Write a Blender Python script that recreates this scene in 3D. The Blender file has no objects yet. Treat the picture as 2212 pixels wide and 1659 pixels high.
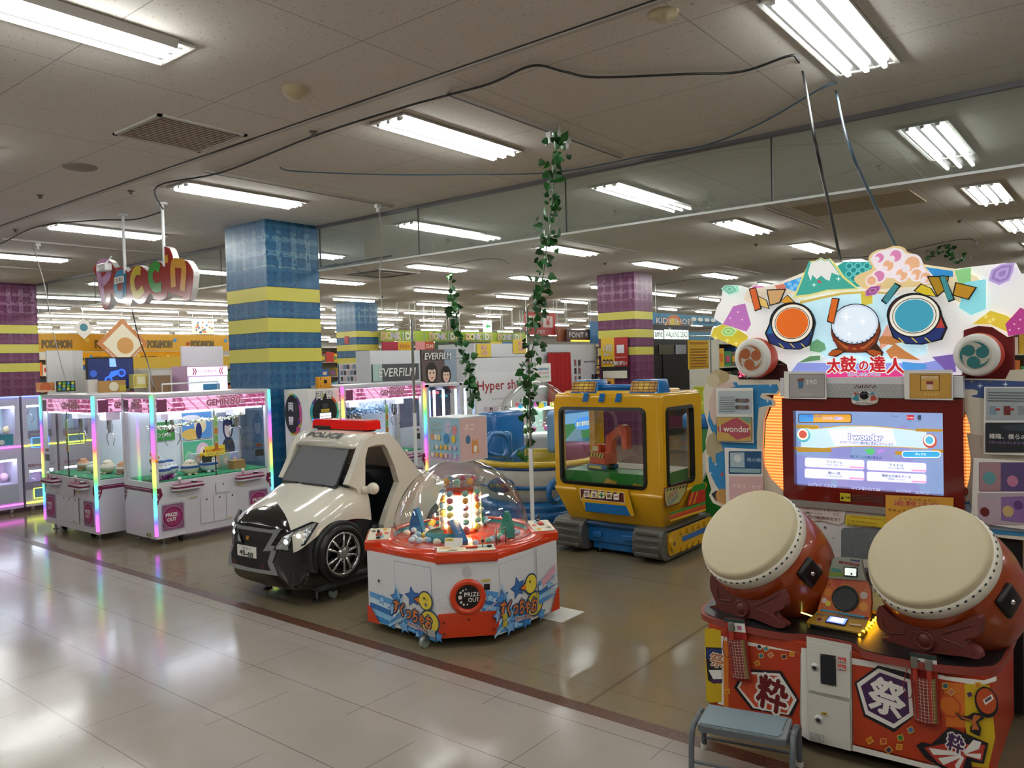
import bpy, bmesh, math, random
from mathutils import Matrix, Vector, geometry
R = math.radians; PI = math.pi
random.seed(7)
SC = bpy.context.scene
COL = SC.collection

# ---------------------------------------------------------------- camera
W_, H_ = 2212, 1659
F_ = 1694.675
AX = [(0.78337978, 0.00495114, 0.62152362), (0.62090604, 0.03903762, -0.78291235), (-0.02813911, 0.99922548, 0.02750709)]
EYE = Vector((0, 0, 1.65))
cd = bpy.data.cameras.new('camera'); cam = bpy.data.objects.new('camera', cd); COL.objects.link(cam)
cd.sensor_fit = 'HORIZONTAL'; cd.sensor_width = 36; cd.lens = 36 * F_ / W_; cd.clip_end = 200; cd.clip_start = 0.05
m3 = Matrix(AX)
cam.matrix_world = Matrix.Translation(EYE) @ m3.to_4x4()
SC.camera = cam
def ray(x, y): return m3 @ Vector(((x - W_ / 2) / F_, -(y - H_ / 2) / F_, -1))
def hit(x, y, X=None, Y=None, Z=None):
    """the point of a world plane that shows at a pixel of the photograph"""
    d = ray(x, y)
    t = (X - EYE.x) / d.x if X is not None else (Y - EYE.y) / d.y if Y is not None else (Z - EYE.z) / d.z
    return EYE + d * t
# ---------------------------------------------------------------- world, exposure
w = bpy.data.worlds.new('world'); SC.world = w; w.use_nodes = True
w.node_tree.nodes['Background'].inputs[0].default_value = (0.8, 0.9, 1, 1)
w.node_tree.nodes['Background'].inputs[1].default_value = 0.05
SC.view_settings.view_transform = 'Standard'; SC.view_settings.look = 'None'
SC.view_settings.gamma = 1; SC.view_settings.use_curve_mapping = False
SC.view_settings.exposure = 0.85
TUBE = 26.0          # brightness of the fluorescent tubes
HC = 3.309           # ceiling height
try:
    SC.cycles.use_light_tree = True; SC.cycles.max_bounces = 7; SC.cycles.transparent_max_bounces = 18
    SC.cycles.diffuse_bounces = 3; SC.cycles.glossy_bounces = 3
    SC.cycles.sample_clamp_indirect = 4; SC.cycles.sample_clamp_direct = 0; SC.cycles.caustics_reflective = False; SC.cycles.caustics_refractive = False
    SC.cycles.use_denoising = True
except Exception: pass

# ---------------------------------------------------------------- materials
MATS = {}
def col(c):
    if isinstance(c, str):
        c = c.lstrip('#'); c = [int(c[i:i + 2], 16) / 255 for i in (0, 2, 4)]
        c = [(v / 12.92 if v <= .04045 else ((v + .055) / 1.055) ** 2.4) for v in c]
    return (c[0], c[1], c[2], 1)
def mat(name, c='#808080', rough=.5, metal=0, emit=0, ecol=None, coat=0, spec=.5, trans=0, noise=0, scale=20, bump=0, bscale=60):
    if name in MATS: return MATS[name]
    m = bpy.data.materials.new(name); m.use_nodes = True; MATS[name] = m
    nt = m.node_tree; p = nt.nodes['Principled BSDF']
    p.inputs['Base Color'].default_value = col(c); p.inputs['Roughness'].default_value = rough
    p.inputs['Metallic'].default_value = metal; p.inputs['Coat Weight'].default_value = coat
    p.inputs['Coat Roughness'].default_value = .05
    p.inputs['Specular IOR Level'].default_value = spec
    if emit: p.inputs['Emission Color'].default_value = col(ecol or c); p.inputs['Emission Strength'].default_value = emit
    if noise or bump:
        tc = nt.nodes.new('ShaderNodeTexCoord')
    if noise:
        n = nt.nodes.new('ShaderNodeTexNoise'); n.inputs['Scale'].default_value = scale; n.inputs['Detail'].default_value = 4
        nt.links.new(tc.outputs['Object'], n.inputs['Vector'])
        mx = nt.nodes.new('ShaderNodeMix'); mx.data_type = 'RGBA'
        cc = col(c); mx.inputs[6].default_value = tuple(v * (1 - noise) for v in cc[:3]) + (1,)
        mx.inputs[7].default_value = tuple(min(1, v * (1 + noise)) for v in cc[:3]) + (1,)
        nt.links.new(n.outputs[0], mx.inputs[0]); nt.links.new(mx.outputs[2], p.inputs['Base Color'])
    if bump:
        n = nt.nodes.new('ShaderNodeTexNoise'); n.inputs['Scale'].default_value = bscale
        nt.links.new(tc.outputs['Object'], n.inputs['Vector'])
        bp = nt.nodes.new('ShaderNodeBump'); bp.inputs['Strength'].default_value = bump; bp.inputs['Distance'].default_value = .01
        nt.links.new(n.outputs[0], bp.inputs['Height']); nt.links.new(bp.outputs[0], p.inputs['Normal'])
    return m
def flat(c, rough=.45, **k):
    return mat('print_' + c.lstrip('#') + ('' if rough == .45 else str(rough)), c, rough, **k)
def glow(c, e):
    return mat('glow_%s_%s' % (c.lstrip('#'), e), c, .4, emit=e)
def glassy(name, tint=(1, 1, 1), refl=.06, body=0.0, bodycol=(.8, .9, .95), rough=0.02):
    """thin clear sheet: see-through with a fresnel reflection and a faint body"""
    if name in MATS: return MATS[name]
    m = bpy.data.materials.new(name); m.use_nodes = True; MATS[name] = m
    nt = m.node_tree; nt.nodes.clear(); N = nt.nodes.new; L = nt.links.new
    out = N('ShaderNodeOutputMaterial'); tr = N('ShaderNodeBsdfTransparent'); tr.inputs[0].default_value = (*tint, 1)
    gl = N('ShaderNodeBsdfGlossy'); gl.inputs['Roughness'].default_value = rough
    fr = N('ShaderNodeLayerWeight'); fr.inputs[0].default_value = .5
    pw_ = N('ShaderNodeMath'); pw_.operation = 'POWER'; pw_.inputs[1].default_value = 4; L(fr.outputs['Facing'], pw_.inputs[0])
    mu = N('ShaderNodeMath'); mu.operation = 'MULTIPLY_ADD'; mu.inputs[1].default_value = .8; mu.inputs[2].default_value = refl
    L(pw_.outputs[0], mu.inputs[0])
    mu.use_clamp = True
    mx = N('ShaderNodeMixShader'); L(mu.outputs[0], mx.inputs[0]); L(tr.outputs[0], mx.inputs[1]); L(gl.outputs[0], mx.inputs[2])
    last = mx
    if body:
        df = N('ShaderNodeBsdfDiffuse'); df.inputs[0].default_value = (*bodycol, 1)
        m2 = N('ShaderNodeMixShader'); m2.inputs[0].default_value = body
        L(mx.outputs[0], m2.inputs[1]); L(df.outputs[0], m2.inputs[2]); last = m2
    L(last.outputs[0], out.inputs[0])
    return m
class NT:
    """tiny node helper"""
    def __init__(s, name, rough=.5, **k):
        s.m = bpy.data.materials.new(name); s.m.use_nodes = True; MATS[name] = s.m
        s.t = s.m.node_tree; s.p = s.t.nodes['Principled BSDF']; s.p.inputs['Roughness'].default_value = rough
        s.c = s.t.nodes.new('ShaderNodeTexCoord'); s.obj = s.c.outputs['Object']
        sx = s.t.nodes.new('ShaderNodeSeparateXYZ'); s.l(s.obj, sx.inputs[0]); s.x, s.y, s.z = sx.outputs
    def l(s, a, b): s.t.links.new(a, b)
    def math(s, op, a, b=None, c=None):
        n = s.t.nodes.new('ShaderNodeMath'); n.operation = op
        for i, v in enumerate((a, b, c)):
            if v is None: continue
            if isinstance(v, (int, float)): n.inputs[i].default_value = v
            else: s.l(v, n.inputs[i])
        return n.outputs[0]
    def mix(s, f, a, b):
        n = s.t.nodes.new('ShaderNodeMix'); n.data_type = 'RGBA'
        for i, v in ((0, f), (6, a), (7, b)):
            if isinstance(v, (int, float)): n.inputs[i].default_value = v
            elif isinstance(v, (str, tuple)): n.inputs[i].default_value = col(v)
            else: s.l(v, n.inputs[i])
        return n.outputs[2]
    def noise(s, scale, detail=3, vec=None, sc=None, rough=.5):
        n = s.t.nodes.new('ShaderNodeTexNoise'); n.inputs['Scale'].default_value = scale; n.inputs['Detail'].default_value = detail
        n.inputs['Roughness'].default_value = rough
        v = vec or s.obj
        if sc:
            mp = s.t.nodes.new('ShaderNodeMapping'); mp.inputs['Scale'].default_value = sc; s.l(v, mp.inputs[0]); v = mp.outputs[0]
        s.l(v, n.inputs['Vector']); return n.outputs[0]
    def line(s, v, period, width, off=0.0):
        f = s.math('FRACT', s.math('DIVIDE', s.math('ADD', v, off + 1000 * period), period))
        return s.math('LESS_THAN', f, width / period)
    def band(s, v, a, b): return s.math('MULTIPLY', s.math('GREATER_THAN', v, a), s.math('LESS_THAN', v, b))
    def step(s, v, t): return s.math('GREATER_THAN', v, t)
    def base(s, v):
        if isinstance(v, str): s.p.inputs['Base Color'].default_value = col(v)
        else: s.l(v, s.p.inputs['Base Color'])
    def bump(s, h, strength=.2, dist=.01):
        b = s.t.nodes.new('ShaderNodeBump'); b.inputs['Strength'].default_value = strength; b.inputs['Distance'].default_value = dist
        s.l(h, b.inputs['Height']); s.l(b.outputs[0], s.p.inputs['Normal'])

# ---------------------------------------------------------------- builder
TXT = {}
def text_mesh(s, offset=0.0, shear=0.0, spacing=1.0):
    k = (s, offset, shear, spacing)
    if k in TXT: return TXT[k]
    c = bpy.data.curves.new('lettering', 'FONT'); c.body = s; c.size = 1; c.offset = offset; c.shear = shear; c.space_character = spacing
    c.resolution_u = 2; c.fill_mode = 'FRONT'; c.dimensions = '2D'
    o = bpy.data.objects.new('lettering', c); COL.objects.link(o)
    me = bpy.data.meshes.new_from_object(o.evaluated_get(bpy.context.evaluated_depsgraph_get()))
    vs = [tuple(v.co) for v in me.vertices]; fs = [tuple(p.vertices) for p in me.polygons]
    bpy.data.objects.remove(o); bpy.data.curves.remove(c); bpy.data.meshes.remove(me)
    if vs:
        x0, x1 = min(v[0] for v in vs), max(v[0] for v in vs); y0, y1 = min(v[1] for v in vs), max(v[1] for v in vs)
    else: x0 = x1 = y0 = y1 = 0
    TXT[k] = (vs, fs, x0, x1, y0, y1); return TXT[k]
def frame(o, facing):
    """matrix with local x = right, y = up, z = out of a face whose outside looks towards `facing` ('-y', '+x', 'up' or an angle in degrees:
    0 looks to -y, 90 to +x)"""
    if facing == 'up': return Matrix.Translation(o)
    if facing == 'down': return Matrix.Translation(o) @ Matrix.Rotation(PI, 4, 'X')
    a = {'-y': 0, '+x': 90, '+y': 180, '-x': -90}.get(facing, facing)
    return Matrix.Translation(o) @ Matrix.Rotation(R(a), 4, 'Z') @ Matrix.Rotation(PI / 2, 4, 'X')
class B:
    def __init__(s, M=None): s.v = []; s.f = []; s.mi = []; s.sm = []; s.mats = []; s.M = M or Matrix.Identity(4); s.base = s.M
    def at(s, M): s.M = s.base @ M; return s
    def add(s, vs, fs, m, smooth=False, M=None):
        T = s.M if M is None else s.M @ M
        n = len(s.v); s.v += [tuple(T @ Vector(v)) for v in vs]
        if isinstance(m, str): m = flat(m)
        if m not in s.mats: s.mats.append(m)
        i = s.mats.index(m)
        for f in fs: s.f.append(tuple(n + k for k in f)); s.mi.append(i); s.sm.append(smooth)
        return s
    def bx(s, x0, x1, y0, y1, z0, z1, m, r=0.0, seg=2, M=None):
        if r <= 0:
            vs = [(x, y, z) for x in (x0, x1) for y in (y0, y1) for z in (z0, z1)]
            return s.add(vs, [(0, 1, 3, 2), (4, 6, 7, 5), (0, 4, 5, 1), (2, 3, 7, 6), (0, 2, 6, 4), (1, 5, 7, 3)], m, M=M)
        bm = bmesh.new(); bmesh.ops.create_cube(bm, size=1)
        for v in bm.verts: v.co = Vector(((x0 + x1) / 2 + v.co.x * (x1 - x0), (y0 + y1) / 2 + v.co.y * (y1 - y0), (z0 + z1) / 2 + v.co.z * (z1 - z0)))
        bmesh.ops.bevel(bm, geom=bm.edges[:], offset=min(r, .49 * min(abs(x1 - x0), abs(y1 - y0), abs(z1 - z0))), segments=seg, profile=.5, affect='EDGES')
        return s.bm(bm, m, True, M)
    def bm(s, bm, m, smooth=True, M=None):
        bm.verts.index_update()
        s.add([tuple(v.co) for v in bm.verts], [tuple(v.index for v in f.verts) for f in bm.faces], m, smooth, M); bm.free(); return s
    def pr(s, pts, z0, z1, m, side=None, M=None, smooth=False, cap0=True):
        """a 2D outline extruded along local z"""
        pts = [(p[0], p[1]) for p in pts]
        ar = sum(pts[i][0] * pts[(i + 1) % len(pts)][1] - pts[(i + 1) % len(pts)][0] * pts[i][1] for i in range(len(pts)))
        if ar < 0: pts = pts[::-1]
        n = len(pts); tri = geometry.tessellate_polygon([[Vector((p[0], p[1], 0)) for p in pts]])
        tt = []
        for t in tri:
            a, b, c = (pts[i] for i in t)
            cr = (b[0] - a[0]) * (c[1] - a[1]) - (b[1] - a[1]) * (c[0] - a[0])
            tt.append(tuple(t) if cr > 0 else tuple(t[::-1]))
        if n == 4 and len(tt) == 2: tt = [(0, 1, 2, 3)]
        hi, lo = max(z0, z1), min(z0, z1)
        s.add([(*p, hi) for p in pts], tt, m, False, M)
        if cap0: s.add([(*p, lo) for p in pts], [t[::-1] for t in tt], side or m, False, M)
        s.add([(*p, lo) for p in pts] + [(*p, hi) for p in pts], [(i, (i + 1) % n, n + (i + 1) % n, n + i) for i in range(n)], side or m, smooth, M)
        return s
    def cy(s, p0, p1, r0, m, r1=None, n=16, caps=True):
        p0, p1 = Vector(p0), Vector(p1); r1 = r0 if r1 is None else r1
        d = (p1 - p0); q = d.to_track_quat('Z', 'Y').to_matrix().to_4x4(); M = Matrix.Translation(p0) @ q; h = d.length
        c = [(math.cos(2 * PI * i / n), math.sin(2 * PI * i / n)) for i in range(n)]
        s.add([(a * r0, b * r0, 0) for a, b in c] + [(a * r1, b * r1, h) for a, b in c], [(i, (i + 1) % n, n + (i + 1) % n, n + i) for i in range(n)], m, True, M)
        if caps: s.add([(a * r0, b * r0, 0) for a, b in c] + [(a * r1, b * r1, h) for a, b in c], [tuple(range(n))[::-1], tuple(range(n, 2 * n))], m, False, M)
        return s
    def tb(s, pts, r, m, n=8, close=False, rad=None):
        pts = [Vector(p) for p in pts]; k = len(pts); vs = []; up = None
        for i, p in enumerate(pts):
            if close: t = pts[(i + 1) % k] - pts[i - 1]
            else: t = pts[min(i + 1, k - 1)] - pts[max(i - 1, 0)]
            if t.length < 1e-9: t = Vector((0, 0, 1))
            t.normalize()
            if up is None: up = Vector((0, 0, 1)) if abs(t.z) < .9 else Vector((1, 0, 0))
            a = t.cross(up); 
            if a.length < 1e-6: a = t.cross(Vector((0, 1, 0)))
            a.normalize(); b = a.cross(t).normalized(); up = b
            rr = rad[i] if rad else r
            vs += [p + a * (rr * math.cos(2 * PI * j / n)) + b * (rr * math.sin(2 * PI * j / n)) for j in range(n)]
        fs = []
        for i in range(k if close else k - 1):
            for j in range(n):
                q = (i + 1) % k
                fs.append((i * n + j, q * n + j, q * n + (j + 1) % n, i * n + (j + 1) % n))
        if not close: fs += [tuple(range(n)), tuple(range((k - 1) * n, k * n))[::-1]]
        return s.add(vs, [f[::-1] for f in fs], m, True)
    def lt(s, prof, m, n=32, M=None, smooth=True, a0=0, a1=2 * PI):
        """lathe: profile of (radius, height) pairs from bottom to top around local z"""
        full = abs(a1 - a0 - 2 * PI) < 1e-6; k = n if full else n + 1; vs = []
        for r_, z in prof: vs += [(r_ * math.cos(a0 + (a1 - a0) * j / n), r_ * math.sin(a0 + (a1 - a0) * j / n), z) for j in range(k)]
        fs = [(i * k + j, i * k + (j + 1) % k, (i + 1) * k + (j + 1) % k, (i + 1) * k + j) for i in range(len(prof) - 1) for j in range(n)]
        return s.add(vs, fs, m, smooth, M)
    def sp(s, c, r, m, nu=16, nv=10, M=None):
        if not hasattr(r, '__len__'): r = (r, r, r)
        prof = [(math.cos(-PI / 2 + PI * i / nv), math.sin(-PI / 2 + PI * i / nv)) for i in range(nv + 1)]
        T = Matrix.Translation(c) @ Matrix.Diagonal((*r, 1))
        return s.lt([(max(a, 1e-4), z) for a, z in prof], m, nu, (M or Matrix.Identity(4)) @ T)
    def tx(s, txt, x, y, h, m, z=0.001, w=None, off=0.0, shear=0.0, align='c', back=None, boff=.04, rot=0, sp=1.0, M0=None):
        """flat lettering: cap box height h centred (or left aligned) on x, y; w squeezes it to a width; back = outline colour"""
        _, _, x0, x1, y0, y1 = text_mesh(txt, 0.0, shear, sp)
        if x1 - x0 <= 0: return s
        k = h / (y1 - y0); kx = k if w is None else w / (x1 - x0)
        ox = (x0 + x1) / 2 if align == 'c' else x0
        T = (M0 or Matrix.Identity(4)) @ Matrix.Translation((x, y, 0)) @ Matrix.Rotation(R(rot), 4, 'Z') @ Matrix.Diagonal((kx, k, 1, 1)) @ Matrix.Translation((-ox, -(y0 + y1) / 2, 0))
        vs, fs = text_mesh(txt, 0.0, shear, sp)[:2]
        def put(rad, mm, z0, n):          # a bolder weight: the glyphs laid again, each a hair higher
            for i in range(n):
                dx, dy = (rad * math.cos(2 * PI * i / n), rad * math.sin(2 * PI * i / n)) if n > 1 else (0, 0)
                s.add([(v[0] + dx * (k / kx if kx else 1), v[1] + dy, z0 + i * 2e-5) for v in vs], fs, mm, M=T)
        if back: put(boff + off, back, z, 10); z += .0003
        put(max(off, .012), m, z, 4)
        return s
    def obj(s, name, parent=None, loc=None, **props):
        me = bpy.data.meshes.new(name); me.from_pydata(s.v, [], s.f)
        for m in s.mats: me.materials.append(m)
        me.polygons.foreach_set('material_index', s.mi); me.polygons.foreach_set('use_smooth', s.sm); me.update()
        o = bpy.data.objects.new(name, me); COL.objects.link(o)
        if parent: o.parent = parent
        if loc: o.location = loc
        for k, v in props.items(): o[k] = v
        return o
def circ(r, n=24, cx=0, cy=0, ry=None, a0=0, a1=360):
    full = (a1 - a0) % 360 == 0; k = n if full else n + 1
    return [(cx + r * math.cos(R(a0 + (a1 - a0) * i / n)), cy + (ry or r) * math.sin(R(a0 + (a1 - a0) * i / n))) for i in range(k)]
def rrect(x0, x1, y0, y1, r, n=4):
    p = []
    for cx, cy, a in ((x1 - r, y1 - r, 0), (x0 + r, y1 - r, 90), (x0 + r, y0 + r, 180), (x1 - r, y0 + r, 270)):
        p += [(cx + r * math.cos(R(a + 90 * i / n)), cy + r * math.sin(R(a + 90 * i / n))) for i in range(n + 1)]
    return p
def spline(pts, n=6, close=False):
    """Catmull-Rom through the points"""
    P = [Vector(p) for p in pts]; k = len(P); out = []
    for i in range(k if close else k - 1):
        a, b, c, d = (P[(i - 1) % k] if close or i else P[0]), P[i], P[(i + 1) % k], (P[(i + 2) % k] if close or i + 2 < k else P[-1])
        for j in range(n):
            t = j / n
            out.append(.5 * ((2 * b) + (c - a) * t + (2 * a - 5 * b + 4 * c - d) * t * t + (3 * b - a - 3 * c + d) * t ** 3))
    if not close: out.append(P[-1])
    return out
def star(cx, cy, r, k=5, inner=.45, rot=90): return [(cx + (r if i % 2 == 0 else r * inner) * math.cos(R(rot + 180 * i / k)), cy + (r if i % 2 == 0 else r * inner) * math.sin(R(rot + 180 * i / k))) for i in range(2 * k)]
def thing(name, label, cat, loc=(0, 0, 0), rz=0, group=None):
    o = bpy.data.objects.new(name, None); COL.objects.link(o); o.location = loc; o.rotation_euler = (0, 0, R(rz)); o.empty_display_size = .1
    o['label'] = label; o['category'] = cat
    if group: o['group'] = group
    return o
def tag(o, label, cat, group=None, kind=None):
    o['label'] = label; o['category'] = cat
    if group: o['group'] = group
    if kind: o['kind'] = kind
    return o
def inv(o): return (Matrix.Translation(o.location) @ o.rotation_euler.to_matrix().to_4x4()).inverted()
def dup(o, loc=None, rz=None, label=None, group=None, parent=None):
    c = o.copy(); COL.objects.link(c)
    if parent: c.parent = parent
    if loc is not None: c.location = loc
    if rz is not None: c.rotation_euler = (0, 0, R(rz))
    if label: c['label'] = label
    if group: c['group'] = group
    for ch in list(o.children): dup(ch, parent=c)
    return c

# common materials
WHITE = mat('white_paint', '#dcdcdc', .35); CHROME = mat('chrome', '#d8d8d8', .12, 1); STEEL = mat('steel', '#9a9a9a', .35, 1)
BLACK = mat('black_plastic', '#0c0c0d', .4); GREY = mat('grey_plastic', '#55575a', .45); DARK = mat('dark_metal', '#2a2a2c', .45)
PAPER = mat('paper', '#e9e6df', .7)
GLASS = glassy('clear_glass', refl=.05); ACRYL = glassy('acrylic', refl=.07, body=.02)
# ================================================================ the room
m = NT('ceiling_board', .9)
v = m.noise(1, 2, sc=(38, 90, 1), rough=.7); fl = m.step(v, .66)
b = m.mix(m.noise(.35, 2), '#d2ccc3', '#dfdad2'); b = m.mix(m.math('MULTIPLY', fl, .5), b, '#5e564e')
ln = m.math('MAXIMUM', m.line(m.x, 1.365, .006, .35), m.line(m.y, .914, .006, .02))
m.base(m.mix(m.math('MULTIPLY', ln, .55), b, '#4a443e'))
m = NT('aisle_floor', .16)
row = m.math('FLOOR', m.math('DIVIDE', m.math('ADD', m.y, 100.0), .457))
xs = m.math('ADD', m.x, m.math('MULTIPLY', m.math('MODULO', row, 2), .457))
ln = m.math('MAXIMUM', m.line(m.y, .457, .0045, 100.0 - 1000 * .457 + 456.9), m.line(xs, .914, .0035, .2))
cell = m.t.nodes.new('ShaderNodeTexWhiteNoise'); cell.noise_dimensions = '2D'
cx = m.t.nodes.new('ShaderNodeCombineXYZ'); m.l(m.math('FLOOR', m.math('DIVIDE', xs, .914)), cx.inputs[0]); m.l(row, cx.inputs[1]); m.l(cx.outputs[0], cell.inputs[0])
b = m.mix(cell.outputs[0], '#a0968d', '#a69c95'); b = m.mix(m.math('MULTIPLY', m.noise(3, 5), .5), b, '#8b8078')
b = m.mix(m.math('MULTIPLY', m.step(m.noise(60, 2, rough=.8), .73), .5), b, '#7d6f66')
m.base(m.mix(m.math('MULTIPLY', ln, .8), b, '#4f463f')); m.p.inputs['Specular IOR Level'].default_value = .42
m.l(m.math('ADD', m.math('MULTIPLY', m.noise(2.2, 4), .16), .08), m.p.inputs['Roughness'])
m.bump(m.math('ADD', m.noise(1.3, 2), m.math('MULTIPLY', m.noise(45, 2), .03)), .12, .03)
m = NT('arcade_floor', .14)
b = m.mix(m.noise(1.1, 5), '#72664f', '#8a7d66'); b = m.mix(m.math('MULTIPLY', m.step(m.noise(7, 6, rough=.7), .62), .25), b, '#574c3d')
b = m.mix(m.math('MULTIPLY', m.step(m.noise(.8, 3), .58), .3), b, '#86744f')
ln = m.math('MAXIMUM', m.line(m.x, 1.83, .02, .25), m.line(m.y, 1.83, .006, .35))
m.base(m.mix(m.math('MULTIPLY', ln, .45), b, '#3f372d')); m.p.inputs['Specular IOR Level'].default_value = .6
m.l(m.math('ADD', m.math('MULTIPLY', m.noise(2, 4), .16), .07), m.p.inputs['Roughness'])
m.bump(m.math('ADD', m.noise(1.6, 2), m.math('MULTIPLY', m.noise(30, 2), .04)), .12, .03)
m = NT('granite_strip', .3)
b = m.mix(m.noise(9, 5, rough=.7), '#452c22', '#63402f'); b = m.mix(m.step(m.noise(120, 2), .6), b, '#7d5d4f')
m.base(m.mix(m.math('MULTIPLY', m.line(m.x, .3, .004), .6), b, '#2f1f18')); m.p.inputs['Specular IOR Level'].default_value = .3

XA, XB, YA, YB = -42, 12, -7, 44
YS = 3.03            # where the aisle tiles end
b = B(); b.bx(XA, XB, YA, YS, -.1, 0, MATS['aisle_floor']); b.obj('floor', kind='structure')
b = B(); b.bx(XA, XB, YS + .085, YB, -.1, 0, MATS['arcade_floor']); b.obj('floor_arcade', kind='structure')
b = B(); b.bx(XA, XB, YS, YS + .085, -.1, .0008, MATS['granite_strip']); b.obj('trim_1', kind='structure')
b = B(); b.bx(XA, XB, YA, YB, HC, HC + .1, MATS['ceiling_board']); b.obj('ceiling', kind='structure')
wallm = mat('store_wall', '#b9b4ab', .8)
b = B(); b.bx(XA - .2, XA, YA, YB, 0, HC, wallm); b.obj('wall_left', kind='structure')
b = B(); b.bx(XA, XB, YB, YB + .2, 0, HC, wallm); b.obj('wall_back', kind='structure')
b = B(); b.bx(XB, XB + .2, YA, YB, 0, HC, wallm); b.obj('wall_right', kind='structure')
b = B(); b.bx(XA, XB, YA - .2, YA, 0, HC, wallm); b.obj('wall_near', kind='structure')
# ceiling joint trim and smoke screen
ys1 = hit(0, 488, Z=HC).y
alu = mat('aluminium_trim', '#77757a', .45, .3)
b = B(); b.bx(XA, XB, ys1 - .012, ys1 - .004, HC - .006, HC, DARK); b.bx(XA, XB, ys1 - .004, ys1 + .03, HC - .012, HC, mat('ceiling_trim_paint', '#b9b4ad', .6)); b.obj('trim_2', kind='structure')
YG = 5.855; GB = 2.79
b = B(); b.bx(XA, XB, YG - .02, YG + .02, HC - .035, HC, alu); b.obj('trim_3', kind='structure')
b = B(); b.bx(XA, XB, YG - .01, YG + .01, GB - .012, GB + .006, mat('glass_edge_rail', '#c4c8c4', .35)); 
b.obj('trim_4', kind='structure')
gs = glassy('smoke_screen_glass', (.86, .9, .88), refl=.09, body=.07, bodycol=(.62, .66, .64))
b = B()
joints = [hit(1668, 400, Y=YG).x + 1.86 * k for k in range(-16, 6)]
for a, c in zip(joints, joints[1:]): b.bx(a + .004, c - .004, YG - .004, YG + .004, GB, HC - .03, gs)
b.obj('window_1', kind='structure')
b = B()
for a in joints: b.bx(a - .005, a + .005, YG - .006, YG + .006, GB, HC - .03, BLACK)
b.obj('trim_5', kind='structure')

# pillars with printed plaid wrap
def plaid(name, base, dark, lite):
    m = NT(name, .42)
    u = m.math('ADD', m.x, m.y); warp = m.math('MULTIPLY', m.noise(18, 2), .02); u2 = m.math('ADD', u, warp); z2 = m.math('ADD', m.z, warp)
    big = m.noise(2.5, 3); n1 = m.noise(55, 2); c = m.mix(m.math('MULTIPLY', m.step(big, .5), .0), base, dark)
    sq = m.math('MULTIPLY', m.line(u2, .098, .05), m.line(z2, .082, .042))
    c = m.mix(m.math('MULTIPLY', m.math('MULTIPLY', sq, m.step(m.noise(9, 2), .45)), .75), c, dark)
    g = m.math('MAXIMUM', m.math('MULTIPLY', m.line(u2, .012, .004), m.line(u2, .196, .07, .05)), m.math('MULTIPLY', m.line(z2, .012, .004), m.line(z2, .164, .06, .03)))
    hi = m.math('ADD', m.math('MULTIPLY', m.band(m.z, 2.78, 3.2), .5), .15)
    c = m.mix(m.math('MULTIPLY', m.math('MULTIPLY', g, m.step(m.noise(16, 2), .42)), hi), c, lite)
    for a, e in ((2.415, 2.565), (2.065, 2.22), (1.73, 1.883)):
        c = m.mix(m.band(m.z, a - .007, e + .007), c, '#1c2b33'); c = m.mix(m.band(m.z, a, e), c, '#c3ba50')
    m.base(c); return m.m
BLUE_W = plaid('blue_plaid_wrap', '#0e5078', '#0e385e', '#9fc0c4'); PURP_W = plaid('purple_plaid_wrap', '#611f4b', '#401035', '#c9a6c6')
def pillar(x0, x1, y0, y1, m):
    b = B(); b.bx(x0, x1, y0, y1, 0, HC, m); b.obj('pillar', kind='structure')
pillar(-8.293, -7.5, 5.145, 5.86, BLUE_W)
pillar(-16.4, -15.62, 5.14, 5.86, PURP_W)
pillar(-16.33, -15.55, 13.25, 14.0, BLUE_W)
pillar(-8.265, -7.44, 13.19, 13.9, PURP_W)
b = B(); b.bx(-6.98, -6.9, 0, .01, 0, .01, BLACK)

# ---------------------------------------------------------------- ceiling lights
tube_m = mat('fluorescent_tube', '#ffffff', .4, emit=TUBE, ecol=(.975, 1.0, .965))
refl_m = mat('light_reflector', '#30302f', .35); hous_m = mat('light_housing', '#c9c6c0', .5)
def light3(name='ceiling_light', simple=False):
    w, l = .16, .63
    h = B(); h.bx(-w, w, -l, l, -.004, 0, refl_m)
    for sx in (-1, 1): h.bx(sx * w - .012, sx * w + .012, -l - .012, l + .012, -.016, .0, hous_m)
    for sy in (-1, 1): h.bx(-w, w, sy * l - .012, sy * l + .012, -.016, 0, hous_m)
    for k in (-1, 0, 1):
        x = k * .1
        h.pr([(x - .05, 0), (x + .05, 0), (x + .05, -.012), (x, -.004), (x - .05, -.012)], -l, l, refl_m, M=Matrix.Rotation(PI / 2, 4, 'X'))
    t = []
    for k in (-1, 0, 1):
        u = B() if not simple else h
        u.cy((k * .1, -l + .03, -.028), (k * .1, l - .03, -.028), .0135, tube_m, n=8)
        if not simple:
            for sy in (-1, 1): u.bx(k * .1 - .012, k * .1 + .012, sy * (l - .02) - .015, sy * (l - .02) + .015, -.034, -.004, WHITE)
            t.append(u)
    return h, t
def place3(x, y, label, group=None):
    r = thing('ceiling_light', label, 'ceiling light', (x, y, HC - .003), 0, group or 'recessed three-tube ceiling lights')
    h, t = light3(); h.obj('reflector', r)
    for u in t: u.obj('tube', r)
    return r
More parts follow.
